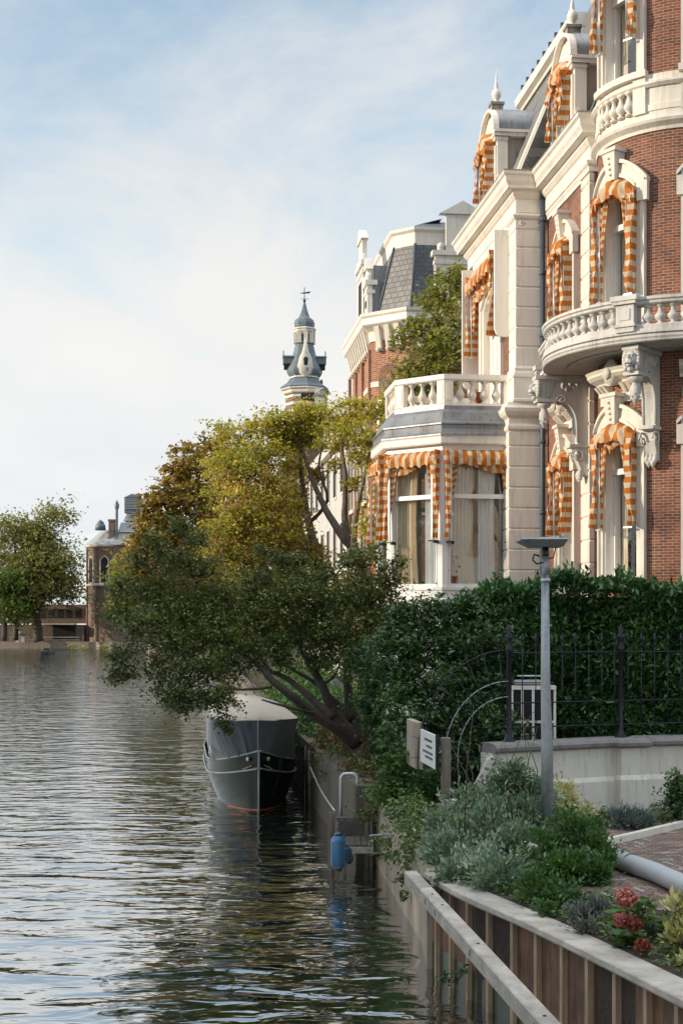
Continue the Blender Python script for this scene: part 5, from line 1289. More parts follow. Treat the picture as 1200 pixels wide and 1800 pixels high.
# unseen trees left of the frame, added to keep the sun off the garden
lb = MB(); lb.prism([(-44, -60), (-44, 66), (-300, 66), (-300, -60)], -2, GZ); tag(lb.build('ground', M['soil'], None), kind='structure')  # unseen bank, added to carry the shade trees
for i, (yy_, hh, nm_) in enumerate(((-16, 21, 'first'), (-7, 22, 'second'), (2, 21, 'third'), (11, 22, 'fourth'), (20, 21.5, 'fifth'))):
    rs_ = random.Random(40+i); bl_ = [(-49+rs_.uniform(-3.4, 3.4), yy_+rs_.uniform(-4.5, 4.5), rs_.uniform(6.5, hh-2.6), 2.6, 2.6, 2.1) for _ in range(26)]
    make_tree('unseen_shade_tree', '%s unseen tree of the row added to shade the garden, counted from behind the viewer' % nm_, [[((-49, yy_, GZ), .4), ((-49.2, yy_+.3, 7), .3), ((-48.8, yy_, 14), .18), ((-49, yy_, 19), .05)]],
              bl_, 420, .42, .7, L['green'], M['bark'], 'unseen trees added to shade the garden', nsub=12, twigfrac=.2, sub=.3)

# ------------------------------------------------------------------ boat
boat = root('canal_boat', 'moored dark green saloon boat with grey canvas cover and orange waterline, bow towards the viewer', 'boat', (-1.9, 35, 0))
BU = Vector((UX, UY, 0)).normalized(); BP = Vector((WX, WY, 0)); STEM = Vector((-1.80, 31.0, 0))
def fB(a, d, z):      # a across (right +), d aft from the stem
    p = STEM+BU*d+BP*a; return (p.x, p.y, z)
def halfw(d, top=True):
    t = min(1, d/3.6); w = 1.06*(1-(1-t)**2.1)
    if d > 7: w *= 1-.25*((d-7)/2.5)**2
    return max(.012, w*(1 if top else .86))
def sheer(d): return 1.36-.42*(1-(1-min(1, d/3.2))**2)
hl = MB(fB); sts = [0, .12, .3, .55, .9, 1.3, 1.8, 2.4, 3.1, 4, 5.5, 7, 8.3, 9.3]
def hullpt(sg, d, v):   # v 0 keel..1 sheer
    z = -.35+(sheer(d)+.35)*v
    w = halfw(d)*(.62+.38*min(1, v/.75)**.8)*(1 if v > .05 else .7)
    return (sg*w, d+.10*(1-v)*(1 if d < .2 else 0), z)
for sg in (-1, 1):
    hl.grid(lambda u, v, sg=sg: hullpt(sg, u*9.3*(u*.45+.55) if u < 1 else 9.3, v), 36, 12)
hl.grid(lambda u, v: ((2*u-1)*halfw(9.3), 9.3, -.35+1.3*v), 8, 2)
M['hull'] = simple('dark_green_gloss', (.007, .022, .016), .10, .3, 2, spec=.14)
M['red'] = simple('orange_boot_stripe', (.42, .11, .035), .4, .1, 6)
hb = hl.build('hull', M['hull'], boat, recalc=False)
st = MB(fB)
for sg in (-1, 1): st.grid(lambda u, v, sg=sg: (lambda p: (p[0]+sg*.008, p[1]-.006, p[2]))(hullpt(sg, u*9.3*(u*.45+.55), .235+.022*v)), 36, 1)
st.build('waterline_stripe', M['red'], boat, recalc=False)
rb = MB(fB)
for sg in (-1, 1):
    rb.tube([(lambda p: (p[0]+sg*.02, p[1], p[2]))(hullpt(sg, d, .78)) for d in sts], [.022]*len(sts), 6)
    rb.tube([(lambda p: (p[0]+sg*.005, p[1], p[2]+.01))(hullpt(sg, d, 1)) for d in sts], [.02]*len(sts), 6)
rb.build('rubbing_strake', M['steel'], boat, recalc=False)
sm_ = MB(fB); sm_.tube([(0, .06, -.3), (0, -.01, .2), (0, -.015, 1.38)], .018, 6); sm_.build('stem', M['steel'], boat)
for sg in (-1, 1):
    pp = hullpt(sg, .32, .93); nb_ = MB(fB); nb_.lathe([(0, -.05), (.07, -.03), (.07, .03), (0, .05)], (pp[0]+sg*.03, pp[1], pp[2]), 10, sx=.6); nb_.build('fairlead', M['steelw'], boat)
    p2 = hullpt(sg, .55, .80); p3 = hullpt(sg, .18, .82); nb_ = MB(fB); nb_.tube([(p3[0]+sg*.03, p3[1], p3[2]+.02), (p2[0]+sg*.02, p2[1], p2[2])], .016, 6); nb_.build('brass_strip', M['woodl'], boat)
# canvas cover
def cvw(d): return max(.0, min(.98, .98*(1-(1-min(1, (d-.18)/1.6))**2.2))) if d > .18 else 0
cvd = lambda t: .18+t
cv = MB(fB)
outl = []     # plan outline from left side round the front to the right side
for i in range(61):
    t = -1+2*i/60
    if abs(t) < .5: an = t/.5*PI/2; outl.append((.98*math.sin(an), .35+1.5*(1-math.cos(an))**1.0*.8))
    else: outl.append((math.copysign(.98, t), .35+1.2+(abs(t)-.5)*14))
def cvf(u, v):
    i = u*60; k = min(59, int(i)); f = i-k
    x = outl[k][0]*(1-f)+outl[k+1][0]*f; d = outl[k][1]*(1-f)+outl[k+1][1]*f
    zb = sheer(d)-.02-.0; zt = 2.02-.05*abs(x)
    hb_ = halfw(d); xb = max(-hb_+.01, min(hb_-.01, x))
    w = .025*math.sin(u*90)*(1-v*.6)+.014*math.sin(u*171+v*5)
    xx = xb*(1-v)+x*v
    L_ = math.hypot(x, d-2) or 1
    return (xx+w*x/L_, d+.10*(1-v)*0+w*(d-2)/L_, zb+(zt-zb)*v)
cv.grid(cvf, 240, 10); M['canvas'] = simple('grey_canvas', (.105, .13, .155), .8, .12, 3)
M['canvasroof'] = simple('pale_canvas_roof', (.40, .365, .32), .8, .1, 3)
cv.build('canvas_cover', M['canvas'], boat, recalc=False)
sea = MB(fB); sea.tube([cvf(.5, v/8) for v in range(9)], .009, 5); sea.build('canvas_seam', M['steelw'], boat)
cr_ = MB(fB)
def rff(u, v):
    d = .33+v*8.2; w = 1.0*min(1, (1-(1-min(1, v*5.5+.02))**2)+.0); x = (2*u-1)*w
    return (x, d, 2.03+.17*(1-(2*u-1)**2)*min(1, .25+v*5)-.05*abs(x))
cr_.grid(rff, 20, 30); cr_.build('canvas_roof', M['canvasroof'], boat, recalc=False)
for sg in (-1,):
    mb = MB(fB); mb.tube([(sg*1.0, 1.9, 1.0), (sg*1.05, 1.75, 1.18), (sg*1.0, 2.3, 1.3)], .012, 5); mb.tube([(sg*.96, 1.5, 1.05), (sg*1.0, 1.45, 1.25), (sg*1.02, 2.3, 1.3)], .012, 5); mb.build('bow_rail', M['steelw'], boat)
# mooring posts, rope, fenders
mp_ = root('mooring_post', 'black iron mooring post with crossbar between the boat and the quay', 'post', at(536, 1390, 32.5))
mb = MB(); x, y, _ = at(536, 1390, 32.5); mb.tube([(x, y, -1), (x, y, zat(1312, 32.5))], .055, 8); mb.build('pole', M['iron'], mp_)
mb = MB(); mb.tube([(x-.1, y, zat(1316, 32.5)), (x+.35, y, zat(1316, 32.5))], .025, 6); mb.build('crossbar', M['iron'], mp_)
wp = root('wooden_pile', 'pale round wooden pile rising from the water by the quay', 'pile', at(549, 1390, 33))
mb = MB(); x, y, _ = at(549, 1390, 33); mb.tube([(x, y, -1), (x, y, zat(1319, 33))], .11, 12); mb.build('pile', M['woodl'], wp)
rp = MB()
a, b_ = Vector(fB(.85, 1.2, 1.15)), Vector(at(598, 1331, 29.8))
rp.tube([tuple(a.lerp(b_, t/10)+Vector((0, 0, -.12*math.sin(PI*t/10)))) for t in range(11)], .014, 5)
tag(rp.build('mooring_rope', M['black'], None), 'dark mooring rope from the boat to the quay wall', 'rope')
rp = MB(); a, b_ = Vector(at(545, 1348, 31)), Vector(at(588, 1425, 25.2))
rp.tube([tuple(a.lerp(b_, t/10)+Vector((0, 0, -.08*math.sin(PI*t/10)))) for t in range(11)], .016, 5)
tag(rp.build('mooring_rope', M['steelw'], None), 'speckled rope sloping down to the wooden jetty', 'rope')
def fender(name, label, px, py0, py1, Y, w, mat, group=None, tilt=0.0):
    x, y, z1 = at(px, py0, Y); _, _, z0 = at(px, py1, Y); h = z1-z0; r = w/F*Y/2
    o = root(name, label, 'fender', (x, y, z0), group)
    mb = MB(lambda a, b, c: (a+tilt*(c-z0), b, c)); mb.lathe([(0, 0), (r*.35, .01), (r*.5, h*.05), (r*.95, h*.14), (r, h*.2), (r, h*.76), (r*.93, h*.82), (r*.55, h*.9), (r*.5, h*.92), (r*.48, h*.97), (r*.2, h)], (x, y, z0), 16); mb.build('body', mat, o)
    mb = MB(lambda a, b, c: (a+tilt*(c-z0), b, c)); mb.lathe([(r*.56, h*.90), (r*.56, h*.93), (r*.4, h*.985), (0, h*1.0)], (x, y, z0), 12)
    mb.build('end_cap', M['black'], o)
    mb = MB(lambda a, b, c: (a+tilt*(c-z0), b, c)); mb.lathe([(0, -.01), (r*.4, -.012), (r*.62, h*.055), (r*.5, h*.06)], (x, y, z0), 12); mb.build('end_cap', M['black'], o)
    mb = MB(); mb.tube([(x+tilt*h, y, z1-.02), (x+tilt*h+.02, y+.02, z1+.18)], .01, 5); mb.build('cord', M['black'], o)
fender('fender', 'upright bright blue fender hanging from the jetty', 594, 1462, 1531, 22.6, 26, M['blue'])
fender('fender', 'smaller dark blue fender tilted behind the upright one', 612, 1484, 1517, 22.9, 23, M['bluedark'], tilt=-.25)
fender('fender', 'black teardrop fender hanging on the quay wall by the boat', 577, 1342, 1372, 29.6, 16, M['black'], tilt=.05)
# small boat far out
x, y, _ = at(80, 1152, 205); sb = root('motor_boat', 'tiny dark motor boat heading this way on the far water', 'boat', (x, y, 0))
mb = MB(); mb.hexa([(x-.5, y-.6, -.1), (x+.5, y-.6, -.1), (x+.55, y+4, -.1), (x-.55, y+4, -.1), (x-.75, y-.9, .55), (x+.75, y-.9, .55), (x+.8, y+4, .5), (x-.8, y+4, .5)]); mb.build('hull', M['black'], sb, bevel=.15)
mb = MB(); mb.box(x-.4, x+.4, y+1, y+1.2, .5, .85); mb.build('windscreen', M['iron'], sb)
# ------------------------------------------------------------------ quay walls on the right bank
qw = root('quay_wall', 'worn pale concrete quay wall overgrown with ivy beside the jetty', 'quay wall', (.8, 20, 0))
cw = [(1.02, 17.0), (1.04, 18.3), (.785, 21.8), (.60, 24.55)]
mb = MB(); mb.sweep([(-.4, -1), (.03, -1), (.0, .15), (.0, 1.14), (-.02, 1.17), (-.4, 1.17)], cw[::-1], left=False); mb.build('wall', M['concrete'], qw)
far_w = [W(24.3, 3.42)[:2], W(40, 3.42)[:2], W(60, 3.42)[:2], W(90, 3.5)[:2], W(120, 3.0)[:2], (-14, 150), (-22, 190), (-30, 225)]
mb = MB(); mb.sweep([(-.4, -1), (.02, -1), (.02, 1.2), (.06, 1.22), (.06, 1.34), (-.4, 1.34)], far_w[::-1], left=True)
M['quayd'] = simple('dark_quay', (.13, .115, .09), .85, .4, 3, streak=True, bump=.4)  # darker streaked tone for the wall behind the boat
tag(mb.build('quay_wall', M['quayd'], None), 'long quay wall running behind the covered boat', 'quay wall')
ub = root('retaining_block', 'sunlit stepped concrete block with rusty rail behind the ivy', 'wall', at(680, 1470, 24))
x0, y0, _ = at(656, 1422, 24.2); x1, _, _ = at(706, 1422, 24.2)
mb = MB(); mb.box(x0, x1+.3, y0-.0, y0+.5, GZ-.4, zat(1424, 24.2)); mb.build('block', M['concrete'], ub, bevel=.02)
mb = MB(); mb.box(x0, x1, y0-.03, y0+.02, zat(1421, 24.2), zat(1423.5, 24.2)); mb.build('rail', M['steel'], ub)
br_ = MB(); p = [at(664, 1421, 24.1), at(672, 1405, 24.1), at(676, 1413, 24.1), at(668, 1399, 24.1)]; br_.tube(p[:3], .02, 5); br_.tube([p[1], p[3]], .03, 5); tag(br_.build('mooring_cleat', M['iron'], None), 'small black iron bracket on top of the concrete block', 'cleat')
# jetty
jt = root('jetty', 'small grey wooden jetty with two steps at the quay', 'jetty', (.3, 24, 0))
XW = lambda px, Y: (px-600)/F*Y
def deck(z, Y0, Y1, px0, px1, n):
    mb = MB(); x0, x1 = XW(px0, Y0), XW(px1, Y0); w = (x1-x0)/n
    for i in range(n): mb.box(x0+i*w+.006, x0+(i+1)*w-.006, Y0, Y1, z-.04, z)
    return mb.build('deck', M['woodd'], jt)
deck(.50, 23.4, 24.42, 604, 655, 5); deck(.80, 24.42, 25.1, 591, 643, 5)
mb = MB(); mb.box(XW(592, 24.4), XW(643, 24.4), 24.38, 24.43, .50, .76); mb.build('riser', M['woodd'], jt)
mb = MB(); mb.box(XW(605, 23.4), XW(656, 23.4), 23.36, 23.4, .36, .46); mb.build('beam', M['woodg'], jt)
for px, Y, py, w in ((579, 23.8, 1428, .06), (586, 23.9, 1430, .05), (594, 23.6, 1446, .05), (644, 24.3, 1411, .07), (652, 24.2, 1419, .05), (606, 23.5, 1487, .05)):
    mb = MB(); x = XW(px, Y); mb.box(x-w/2, x+w/2, Y-w/2, Y+w/2, -1, zat(py, Y)); mb.build('post', M['woodp'], jt)
mb = MB(); mb.tube([(XW(622, 23.4), 23.38, .38), (XW(605, 23.4), 23.38, .15)], .03, 5); mb.build('brace', M['woodg'], jt)
lad = root('handrail', 'pale steel hoop handrail standing on the jetty', 'handrail', at(613, 1432, 24.8))
Y = 24.8; zt = zat(1360, Y); x0, x1 = XW(599, Y), XW(628, Y); pts = [(x0, Y, .78), (x0, Y, zt-.09)]+[(x0+.09-.09*math.cos(t*PI/8), Y, zt-.09+.09*math.sin(t*PI/8)) for t in range(1, 5)]+[(x1-.09+.09*math.sin(t*PI/8), Y, zt-.09+.09*math.cos(t*PI/8)) for t in range(0, 5)]+[(x1, Y, .78)]
mb = MB(); mb.tube(pts, .03, 8); mb.build('hoop', M['steelw'], lad)
gr = MB(); gr.tube([at(650, 1469, 22.5), at(700, 1465, 21.5)], .018, 6); tag(gr.build('boat_hook', M['steel'], None), 'thin steel pole lying across the ivy at the quay edge', 'pole')
# timber wall and rail
tq = root('timber_quay_wall', 'curved timber quay wall with grey cap board, pale battens and brown planks', 'quay wall', (1.8, 14, 0))
ed = [(5.0, 3.2), (3.75, 7.2), (3.0, 10.2), (2.70, 11.3), (2.40, 12.37), (2.08, 13.45), (1.80, 14.35), (1.42, 15.43), (1.18, 16.3), (1.03, 17.0)]
# resample smooth
def crom(pts, k=6):
    out = []; V = [Vector((*p, 0)) for p in pts]
    for i in range(len(V)-1):
        p0, p1, p2, p3 = V[max(i-1, 0)], V[i], V[i+1], V[min(i+2, len(V)-1)]
        for j in range(k):
            t = j/k; q = .5*((2*p1)+(p2-p0)*t+(2*p0-5*p1+4*p2-p3)*t*t+(3*p1-p0-3*p2+p3)*t**3); out.append((q.x, q.y))
    out.append(tuple(V[-1][:2])); return out
es = crom(ed)
mb = MB(); mb.sweep([(-.30, 1.085), (.045, 1.085), (.05, 1.10), (.045, 1.145), (.035, 1.155), (-.30, 1.15)], es, left=True); cb_ = mb.build('cap_board', M['woodg'], tq)
mb = MB(); mb.sweep([(-.16, -1), (-.06, -1), (-.06, 1.085), (-.16, 1.085)], es, left=True); mb.build('plank', M['woodb'], tq)
acc = 0; nxt = .12; cnt = 0
for i in range(len(es)-1):
    a, b_ = Vector((*es[i], 0)), Vector((*es[i+1], 0)); Ls = (b_-a).length
    while acc+Ls > nxt:
        p = a.lerp(b_, (nxt-acc)/Ls); d = (b_-a).normalized(); n_ = Vector((-d.y, d.x, 0))
        mb = MB(lambda x, y, z: (p.x+d.x*x+n_.x*y, p.y+d.y*x+n_.y*y, z)); 
        j = R.uniform(-.004, .004)
        mb.box(-.03, .03, -.059, .0+j, -1, 1.083)
        if p.y > 6: mb.build('batten', M['woodl'], tq)
        nxt += .56+R.uniform(-.03, .03); cnt += 1
    acc += Ls
wb = MB(); wb.sweep([(-.06, -.5), (-.05, -.5), (-.052, .30), (-.06, .33)], es, left=True)
M['algae'] = simple('wet_algae', (.03, .045, .018), .4, .4, 8); wb.build('algae_line', M['algae'], tq)
fr_ = root('fender_rail', 'long square timber rail on posts running in front of the timber wall', 'rail', (1.2, 13, 0))
p0, p1 = Vector((.84, 17.3, 0)), Vector((2.05, 6.3, 0)); d = (p1-p0).normalized(); Ls = (p1-p0).length; n_ = Vector((d.y, -d.x, 0))
if n_.x > 0: n_ = -n_
fR = lambda a, dd, z: (p0.x+d.x*a+n_.x*dd, p0.y+d.y*a+n_.y*dd, z)
mb = MB(fR); mb.box(0, Ls, -.08, .08, .96, 1.12, 30); mb.build('beam', M['woodg'], fr_, bevel=.012)
for i in (1, 2, 5, 9, 13):
    mb = MB(fR); mb.lathe([(.016, -.0), (.016, .006), (0, .007)], (.9+i*.62, 0, 1.12), 8); mb.build('bolt', M['iron'], fr_)
    mb = MB(fR); mb.box(.88+i*.62, .92+i*.62, .081, .085, 1.01, 1.07); mb.build('bolt', M['iron'], fr_)
mb = MB(fR); mb.box(.05, .19, -.24, -.081, .93, 1.08); mb.build('tie_block', M['woodp'], fr_)
# end panels of the timber wall
# ------------------------------------------------------------------ garden
pv = MB(); PVP = [(2.35, 15.9), (2.95, 18.7), (3.6, 20.6), (4.0, 20.9), (9.0, 23.0), (14, 22), (12, 9), (6.2, 10.0), (4.3, 13.0), (3.6, 14.4), (2.6, 15.4)]
pv.prism(PVP, GZ-.1, GZ+.012)
m, nt, b = newmat('brick_paving')
geo = nd(nt, 'ShaderNodeNewGeometry'); mpn = nd(nt, 'ShaderNodeMapping'); mpn.inputs['Rotation'].default_value = (0, 0, .5); nt.links.new(geo.outputs['Position'], mpn.inputs[0])
# herringbone-like courses: zig-zag distort the rows
sx = nd(nt, 'ShaderNodeSeparateXYZ'); nt.links.new(mpn.outputs[0], sx.inputs[0])
pp = nd(nt, 'ShaderNodeMath', operation='PINGPONG'); pp.inputs[1].default_value = .62; nt.links.new(sx.outputs[0], pp.inputs[0])
yy = nd(nt, 'ShaderNodeMath', operation='ADD'); nt.links.new(sx.outputs[1], yy.inputs[0]); nt.links.new(pp.outputs[0], yy.inputs[1])
cx_ = nd(nt, 'ShaderNodeCombineXYZ'); nt.links.new(sx.outputs[0], cx_.inputs[0]); nt.links.new(yy.outputs[0], cx_.inputs[1])
t = nd(nt, 'ShaderNodeTexBrick'); t.offset = .5; t.inputs['Scale'].default_value = 1; t.inputs['Brick Width'].default_value = .2; t.inputs['Row Height'].default_value = .085; t.inputs['Mortar Size'].default_value = .007
t.inputs['Color1'].default_value = (.0, .0, .0, 1); t.inputs['Color2'].default_value = (1, 1, 1, 1); t.inputs['Mortar'].default_value = (.5, .5, .5, 1); nt.links.new(cx_.outputs[0], t.inputs['Vector'])
rr_ = ramp(nt, [(0, (.12, .09, .085)), (.3, (.20, .12, .10)), (.5, (.16, .14, .13)), (.7, (.30, .19, .10)), (.85, (.27, .20, .18)), (1, (.38, .34, .31))], t.outputs['Color'])
mm = nd(nt, 'ShaderNodeMix', data_type='RGBA'); nt.links.new(t.outputs['Fac'], mm.inputs[0]); nt.links.new(rr_.outputs[0], mm.inputs[6]); mm.inputs[7].default_value = (.03, .035, .02, 1)
nt.links.new(mm.outputs[2], b.inputs['Base Color']); b.inputs['Roughness'].default_value = .8
bp = nd(nt, 'ShaderNodeBump', i_Strength=.8, i_Distance=.02); bp.invert = True; nt.links.new(t.outputs['Fac'], bp.inputs['Height']); nt.links.new(bp.outputs[0], b.inputs['Normal'])
tag(pv.build('path', m, None), kind='structure')
kr = MB(); kr.sweep([(-.05, GZ-.05), (.05, GZ-.05), (.05, GZ+.10), (-.05, GZ+.10)], [at(1052, 1491, 18.9)[:2], at(1120, 1474, 19.7)[:2], at(1200, 1454, 20.8)[:2], at(1300, 1440, 22)[:2]], left=True)
tag(kr.build('kerb', M['stone'], None), kind='structure')
tb = root('white_tube', 'thick pale grey plastic tube lying across the brick path', 'tube', at(1130, 1560, 16))
mb = MB(); P0 = [at(1068, 1521, 17.6), at(1105, 1538, 16.9), at(1150, 1556, 16.3), at(1200, 1580, 15.5), at(1290, 1620, 14.3)]; mb.tube([(x, y, GZ+.125) for x, y, z in P0], .115, 14); mb.build('tube', simple('grey_plastic', (.42, .44, .46), .5, .05, 3), tb)
mb = MB(); mb.tube([(P0[1][0], P0[1][1], GZ+.125), (P0[1][0]+.02, P0[1][1]-.03, GZ+.125)], .12, 14); mb.build('joint_band', M['iron'], tb)
# white garden wall
gwl = root('garden_wall', 'low white rendered garden wall with grey rounded coping and scrolled end', 'wall', at(1000, 1430, 22.5))
gp = [at(866, 1318, 21.6)[:2], at(960, 1310, 22.1)[:2], at(1082, 1302, 22.75)[:2]]
gp2 = [at(1082, 1302, 22.75)[:2], at(1092, 1302, 22.6)[:2], at(1134, 1302, 22.7)[:2], at(1140, 1302, 22.95)[:2]]
gp3 = [at(1140, 1302, 22.95)[:2], at(1210, 1301, 23.1)[:2], at(1450, 1300, 23.6)[:2]]
ZW = 2.16
for p_, o_ in ((gp, 0), (gp3, 0)):
    mb = MB(); mb.sweep([(-.34, GZ-.2), (.05, GZ-.2), (.05, GZ+.48), (.02, GZ+.53), (0, GZ+.55), (0, ZW), (-.34, ZW)], p_, left=False); mb.build('wall', M['render'], gwl)
mb = MB(); mb.sweep([(-.4, GZ-.2), (.05, GZ-.2), (.05, GZ+.5), (.02, GZ+.55), (.0, GZ+.57), (.0, ZW), (-.4, ZW)], gp2, left=False); mb.build('pier', M['render'], gwl)
co_ = MB(); co_.sweep([(-.38, ZW), (.05, ZW), (.085, ZW+.03), (.09, ZW+.08), (.05, ZW+.13), (-.02, ZW+.15), (-.30, ZW+.15), (-.38, ZW+.1)], gp[:2]+gp2+gp3[1:], left=False); co_.build('coping', M['coping'], gwl)
sc_ = MB(); xw, yw, _ = at(860, 1400, 21.55)
sc_.extr([(xw+.05, GZ-.1), (xw+.05, GZ+.98)]+[(xw+.02-.5*t/12-.05, GZ+.30+.62*(1-t/12)**2.2) for t in range(13)]+[(xw-.72, GZ+.26), (xw-.74, GZ-.1)], yw-.02, yw+.28)
sc_.lathe([(.0, 0), (.17, .0), (.17, .3), (0, .3)], (0, 0, 0), 16) if False else None
sc_.build('scroll', M['render'], gwl)
# iron fence on the wall
fen = root('iron_fence', 'black wrought iron fence with spear tops standing on the white wall', 'fence', at(1000, 1300, 22.4))
fpath = [Vector((*at(894, 0, 22.0)[:2], 0)), Vector((*at(960, 0, 22.3)[:2], 0)), Vector((*at(1090, 0, 22.85)[:2], 0)), Vector((*at(1210, 0, 23.25)[:2], 0)), Vector((*at(1450, 0, 23.8)[:2], 0))]
def fpt(t):
    seg = [(fpath[i+1]-fpath[i]).length for i in range(4)]; 
    for i, s_ in enumerate(seg):
        if t <= s_ or i == 3: return fpath[i].lerp(fpath[i+1], t/s_)
        t -= s_
FL = sum((fpath[i+1]-fpath[i]).length for i in range(4))
for z in (3.68, 2.90, 2.52):
    mb = MB(); mb.tube([tuple(fpt(FL*i/20)+Vector((0, 0, z))) for i in range(21)], .013, 5); mb.build('rail', M['iron'], fen)
pk = MB(); pk.tube([(0, 0, 2.33), (0, 0, 3.80)], .009, 5); pk.lathe([(0, 3.76), (.03, 3.79), (.012, 3.82), (.012, 3.84), (.035, 3.88), (.022, 3.93), (0, 4.0)], (0, 0, 0), 7); pko = pk.build('picket', M['iron'], None); pm_ = pko.data; bpy.data.objects.remove(pko)
n = int(FL/.245)
for i in range(1, n):
    p = fpt(i*.245)
    if p.x > 6.6: break
    o = link('picket', pm_, fen); o.location = p-fen.location+Vector((0, 0, 0)); 
for px, Y in ((894, 22.0), (1090, 22.85)):
    x, y, _ = at(px, 0, Y); mb = MB(); mb.lathe([(.10, 2.28), (.10, 2.33), (.06, 2.38), (.04, 2.45), (.04, 3.68), (.055, 3.70), (.055, 3.76), (.035, 3.79), (.03, 3.85), (.06, 3.9), (.06, 3.95), (.03, 3.98), (.045, 4.03), (.02, 4.09), (0, 4.13)], (x, y, 0), 10); mb.build('post', M['iron'], fen)
# fan-shaped guard
fan = root('fan_guard', 'fan-shaped black iron barrier of arcs and spikes at the end of the fence', 'guard', at(893, 1310, 21.9))
fx, fy, _ = at(893, 0, 21.9); fz = zat(1330, 21.9)
fN = lambda a, d, z: (fx-a*.993, fy-a*.113+d, z)
for j, r in enumerate((1.64, 1.16, .92, .52)):
    mb = MB(fN); pts = []
    for i in range(17):
        t = rad(90-i*6.2)   # 90 -> -9
        k = 1.0 if t > 0 else 1.0
        pts.append((r*.86*math.cos(t), 0, fz+r*math.sin(t)-(max(0, -t)*r*.9)))
    mb.tube(pts, .009, 5); mb.build('arc', M['iron'] if j in (0, 3) else M['steel'], fan)
for j in range(10):
    t = rad(84-j*10.5); c_, s_ = math.cos(t), math.sin(t); r0 = .5 if j % 2 == 0 else .9
    mb = MB(fN); mb.tube([(r0*.86*c_, 0, fz+r0*s_), (1.30*.86*c_, 0, fz+1.30*s_), (1.78*.86*c_, 0, fz+1.78*s_)], [.011, .011, .003], 5); mb.build('spike', M['iron'], fan)
# sign
sg_ = root('notice_sign', 'white notice board on a square wooden post behind the silvery shrub', 'sign', at(784, 1420, 20))
x, y, _ = at(784, 0, 20.1); mb = MB(); mb.box(x-.065, x+.065, y, y+.13, GZ-.1, zat(1297, 20.1)); mb.build('post', M['woodp'], sg_, bevel=.008)
f = fwater(3.62, 19.72)
mb = MB(f); mb.box(.03, 1.35, 0, .03, 2.07, 2.55); bo = mb.build('board', M['cool'], sg_)
mb = MB(f); mb.box(.0, .03, -.01, .04, 2.05, 2.57); mb.build('frame', M['iron'], sg_)
mb = MB(f)
for (a0, a1, z) in ((.35, 1.0, 2.42), (.35, .85, 2.33), (.3, 1.1, 2.24), (.3, .9, 2.17)):
    a = a0
    while a < a1:
        w = R.uniform(.02, .05); mb.box(a, a+w, .03, .033, z, z+.035); a += w+R.uniform(.012, .03)
mb.build('lettering', M['iron'], bo)
pb_ = root('plaster_pier', 'beige plastered pier half hidden by ivy next to the notice sign', 'pier', at(735, 1320, 22.5))
mb = MB(f); mb.box(1.75, 2.7, -.08, .02, 1.9, 2.62); mb.build('pier', M['concrete'], pb_, bevel=.006)
# condenser cabinet
ac = root('condenser_unit', 'cream cabinet with black louvred panels behind the iron fence', 'cabinet', at(935, 1310, 23.2))
Y = 23.4; x0, x1 = XW(899, Y), XW(974, Y); z0, z1 = 2.0, zat(1212, Y)
mb = MB(); mb.box(x0, x1, Y+.02, Y+.45, z0, z1); mb.build('louvre_panel', M['black'], ac)
lm = MB()
for i in range(34): lm.hexa([(x0, Y-.0, z0+i*.035), (x1, Y-.0, z0+i*.035), (x1, Y+.02, z0+.012+i*.035), (x0, Y+.02, z0+.012+i*.035), (x0, Y, z0+.006+i*.035), (x1, Y, z0+.006+i*.035), (x1, Y+.02, z0+.018+i*.035), (x0, Y+.02, z0+.018+i*.035)])
lm.build('louvre', M['iron'], ac)
mb = MB()
for px in (899, 917, 936, 956, 974): x = XW(px, Y); mb.box(x-.02, x+.02, Y-.03, Y-.001, z0, z1)
mb.box(x0-.02, x1+.02, Y-.04, Y+.45, z1, z1+.06); mb.box(x0, x1, Y-.028, Y-.002, 2.50, 2.54); mb.build('frame', M['white'], ac)
mb = MB(); mb.box(x0+.05, x0+.5, Y+.05, Y+.4, z1+.06, z1+.15); mb.tube([(x0+.1, Y+.1, z1+.22), (x0+.55, Y+.1, z1+.22)], .015, 5); mb.build('top_fitting', M['steelw'], ac)
# lamp post
lp = root('lamp_post', 'slim galvanised lamp post with flat square LED lantern in the flower bed', 'street lamp', at(961, 1500, 18))
x, y, _ = at(958, 0, 18)
mb = MB(); mb.tube([(x+.03, y, GZ-.1), (x+.02, y, 2.6), (x, y, 3.4), (x-.004, y, 4.74)], [.082, .075, .06, .05], 18, True)
mb.tube([(x-.004, y, 4.72), (x-.004, y, 4.98)], .047, 16); mb.build('pole', M['steel'], lp)
mb = MB(); mb.tube([(x, y, 4.66), (x, y, 4.70)], .062, 16); mb.build('collar', M['steelw'], lp)
hd = MB(); zh = zat(950, 18)
hd.hexa([(x-.20, y-.18, zh-.085), (x+.20, y-.18, zh-.085), (x+.20, y+.2, zh-.085), (x-.20, y+.2, zh-.085), (x-.335, y-.30, zh-.01), (x+.24, y-.30, zh-.01), (x+.24, y+.3, zh-.01), (x-.335, y+.3, zh-.01)])
hd.box(x-.34, x+.245, y-.31, y+.31, zh-.009, zh+.012); hd.build('lantern', M['steel'], lp, bevel=.006)
mb = MB(); mb.box(x-.10, x+.12, y-.25, y+.2, zh+.012, zh+.028); mb.build('top_cover', M['steelw'], lp)
mb = MB(); mb.tube([(x, y, 4.93), (x, y, zh-.07)], .04, 10); mb.tube([(x+.03, y, 4.95), (x+.10, y, 4.96), (x+.13, y, zh-.08)], .008, 5); mb.build('bracket', M['iron'], lp)
mb = MB(); mb.tube([(x-.04, y-.04, 4.90), (x-.12, y-.06, 4.88), (x-.17, y-.06, 4.93), (x-.15, y-.05, 5.0), (x-.08, y-.03, 4.98)], .012, 6); mb.build('cable', M['black'], lp)
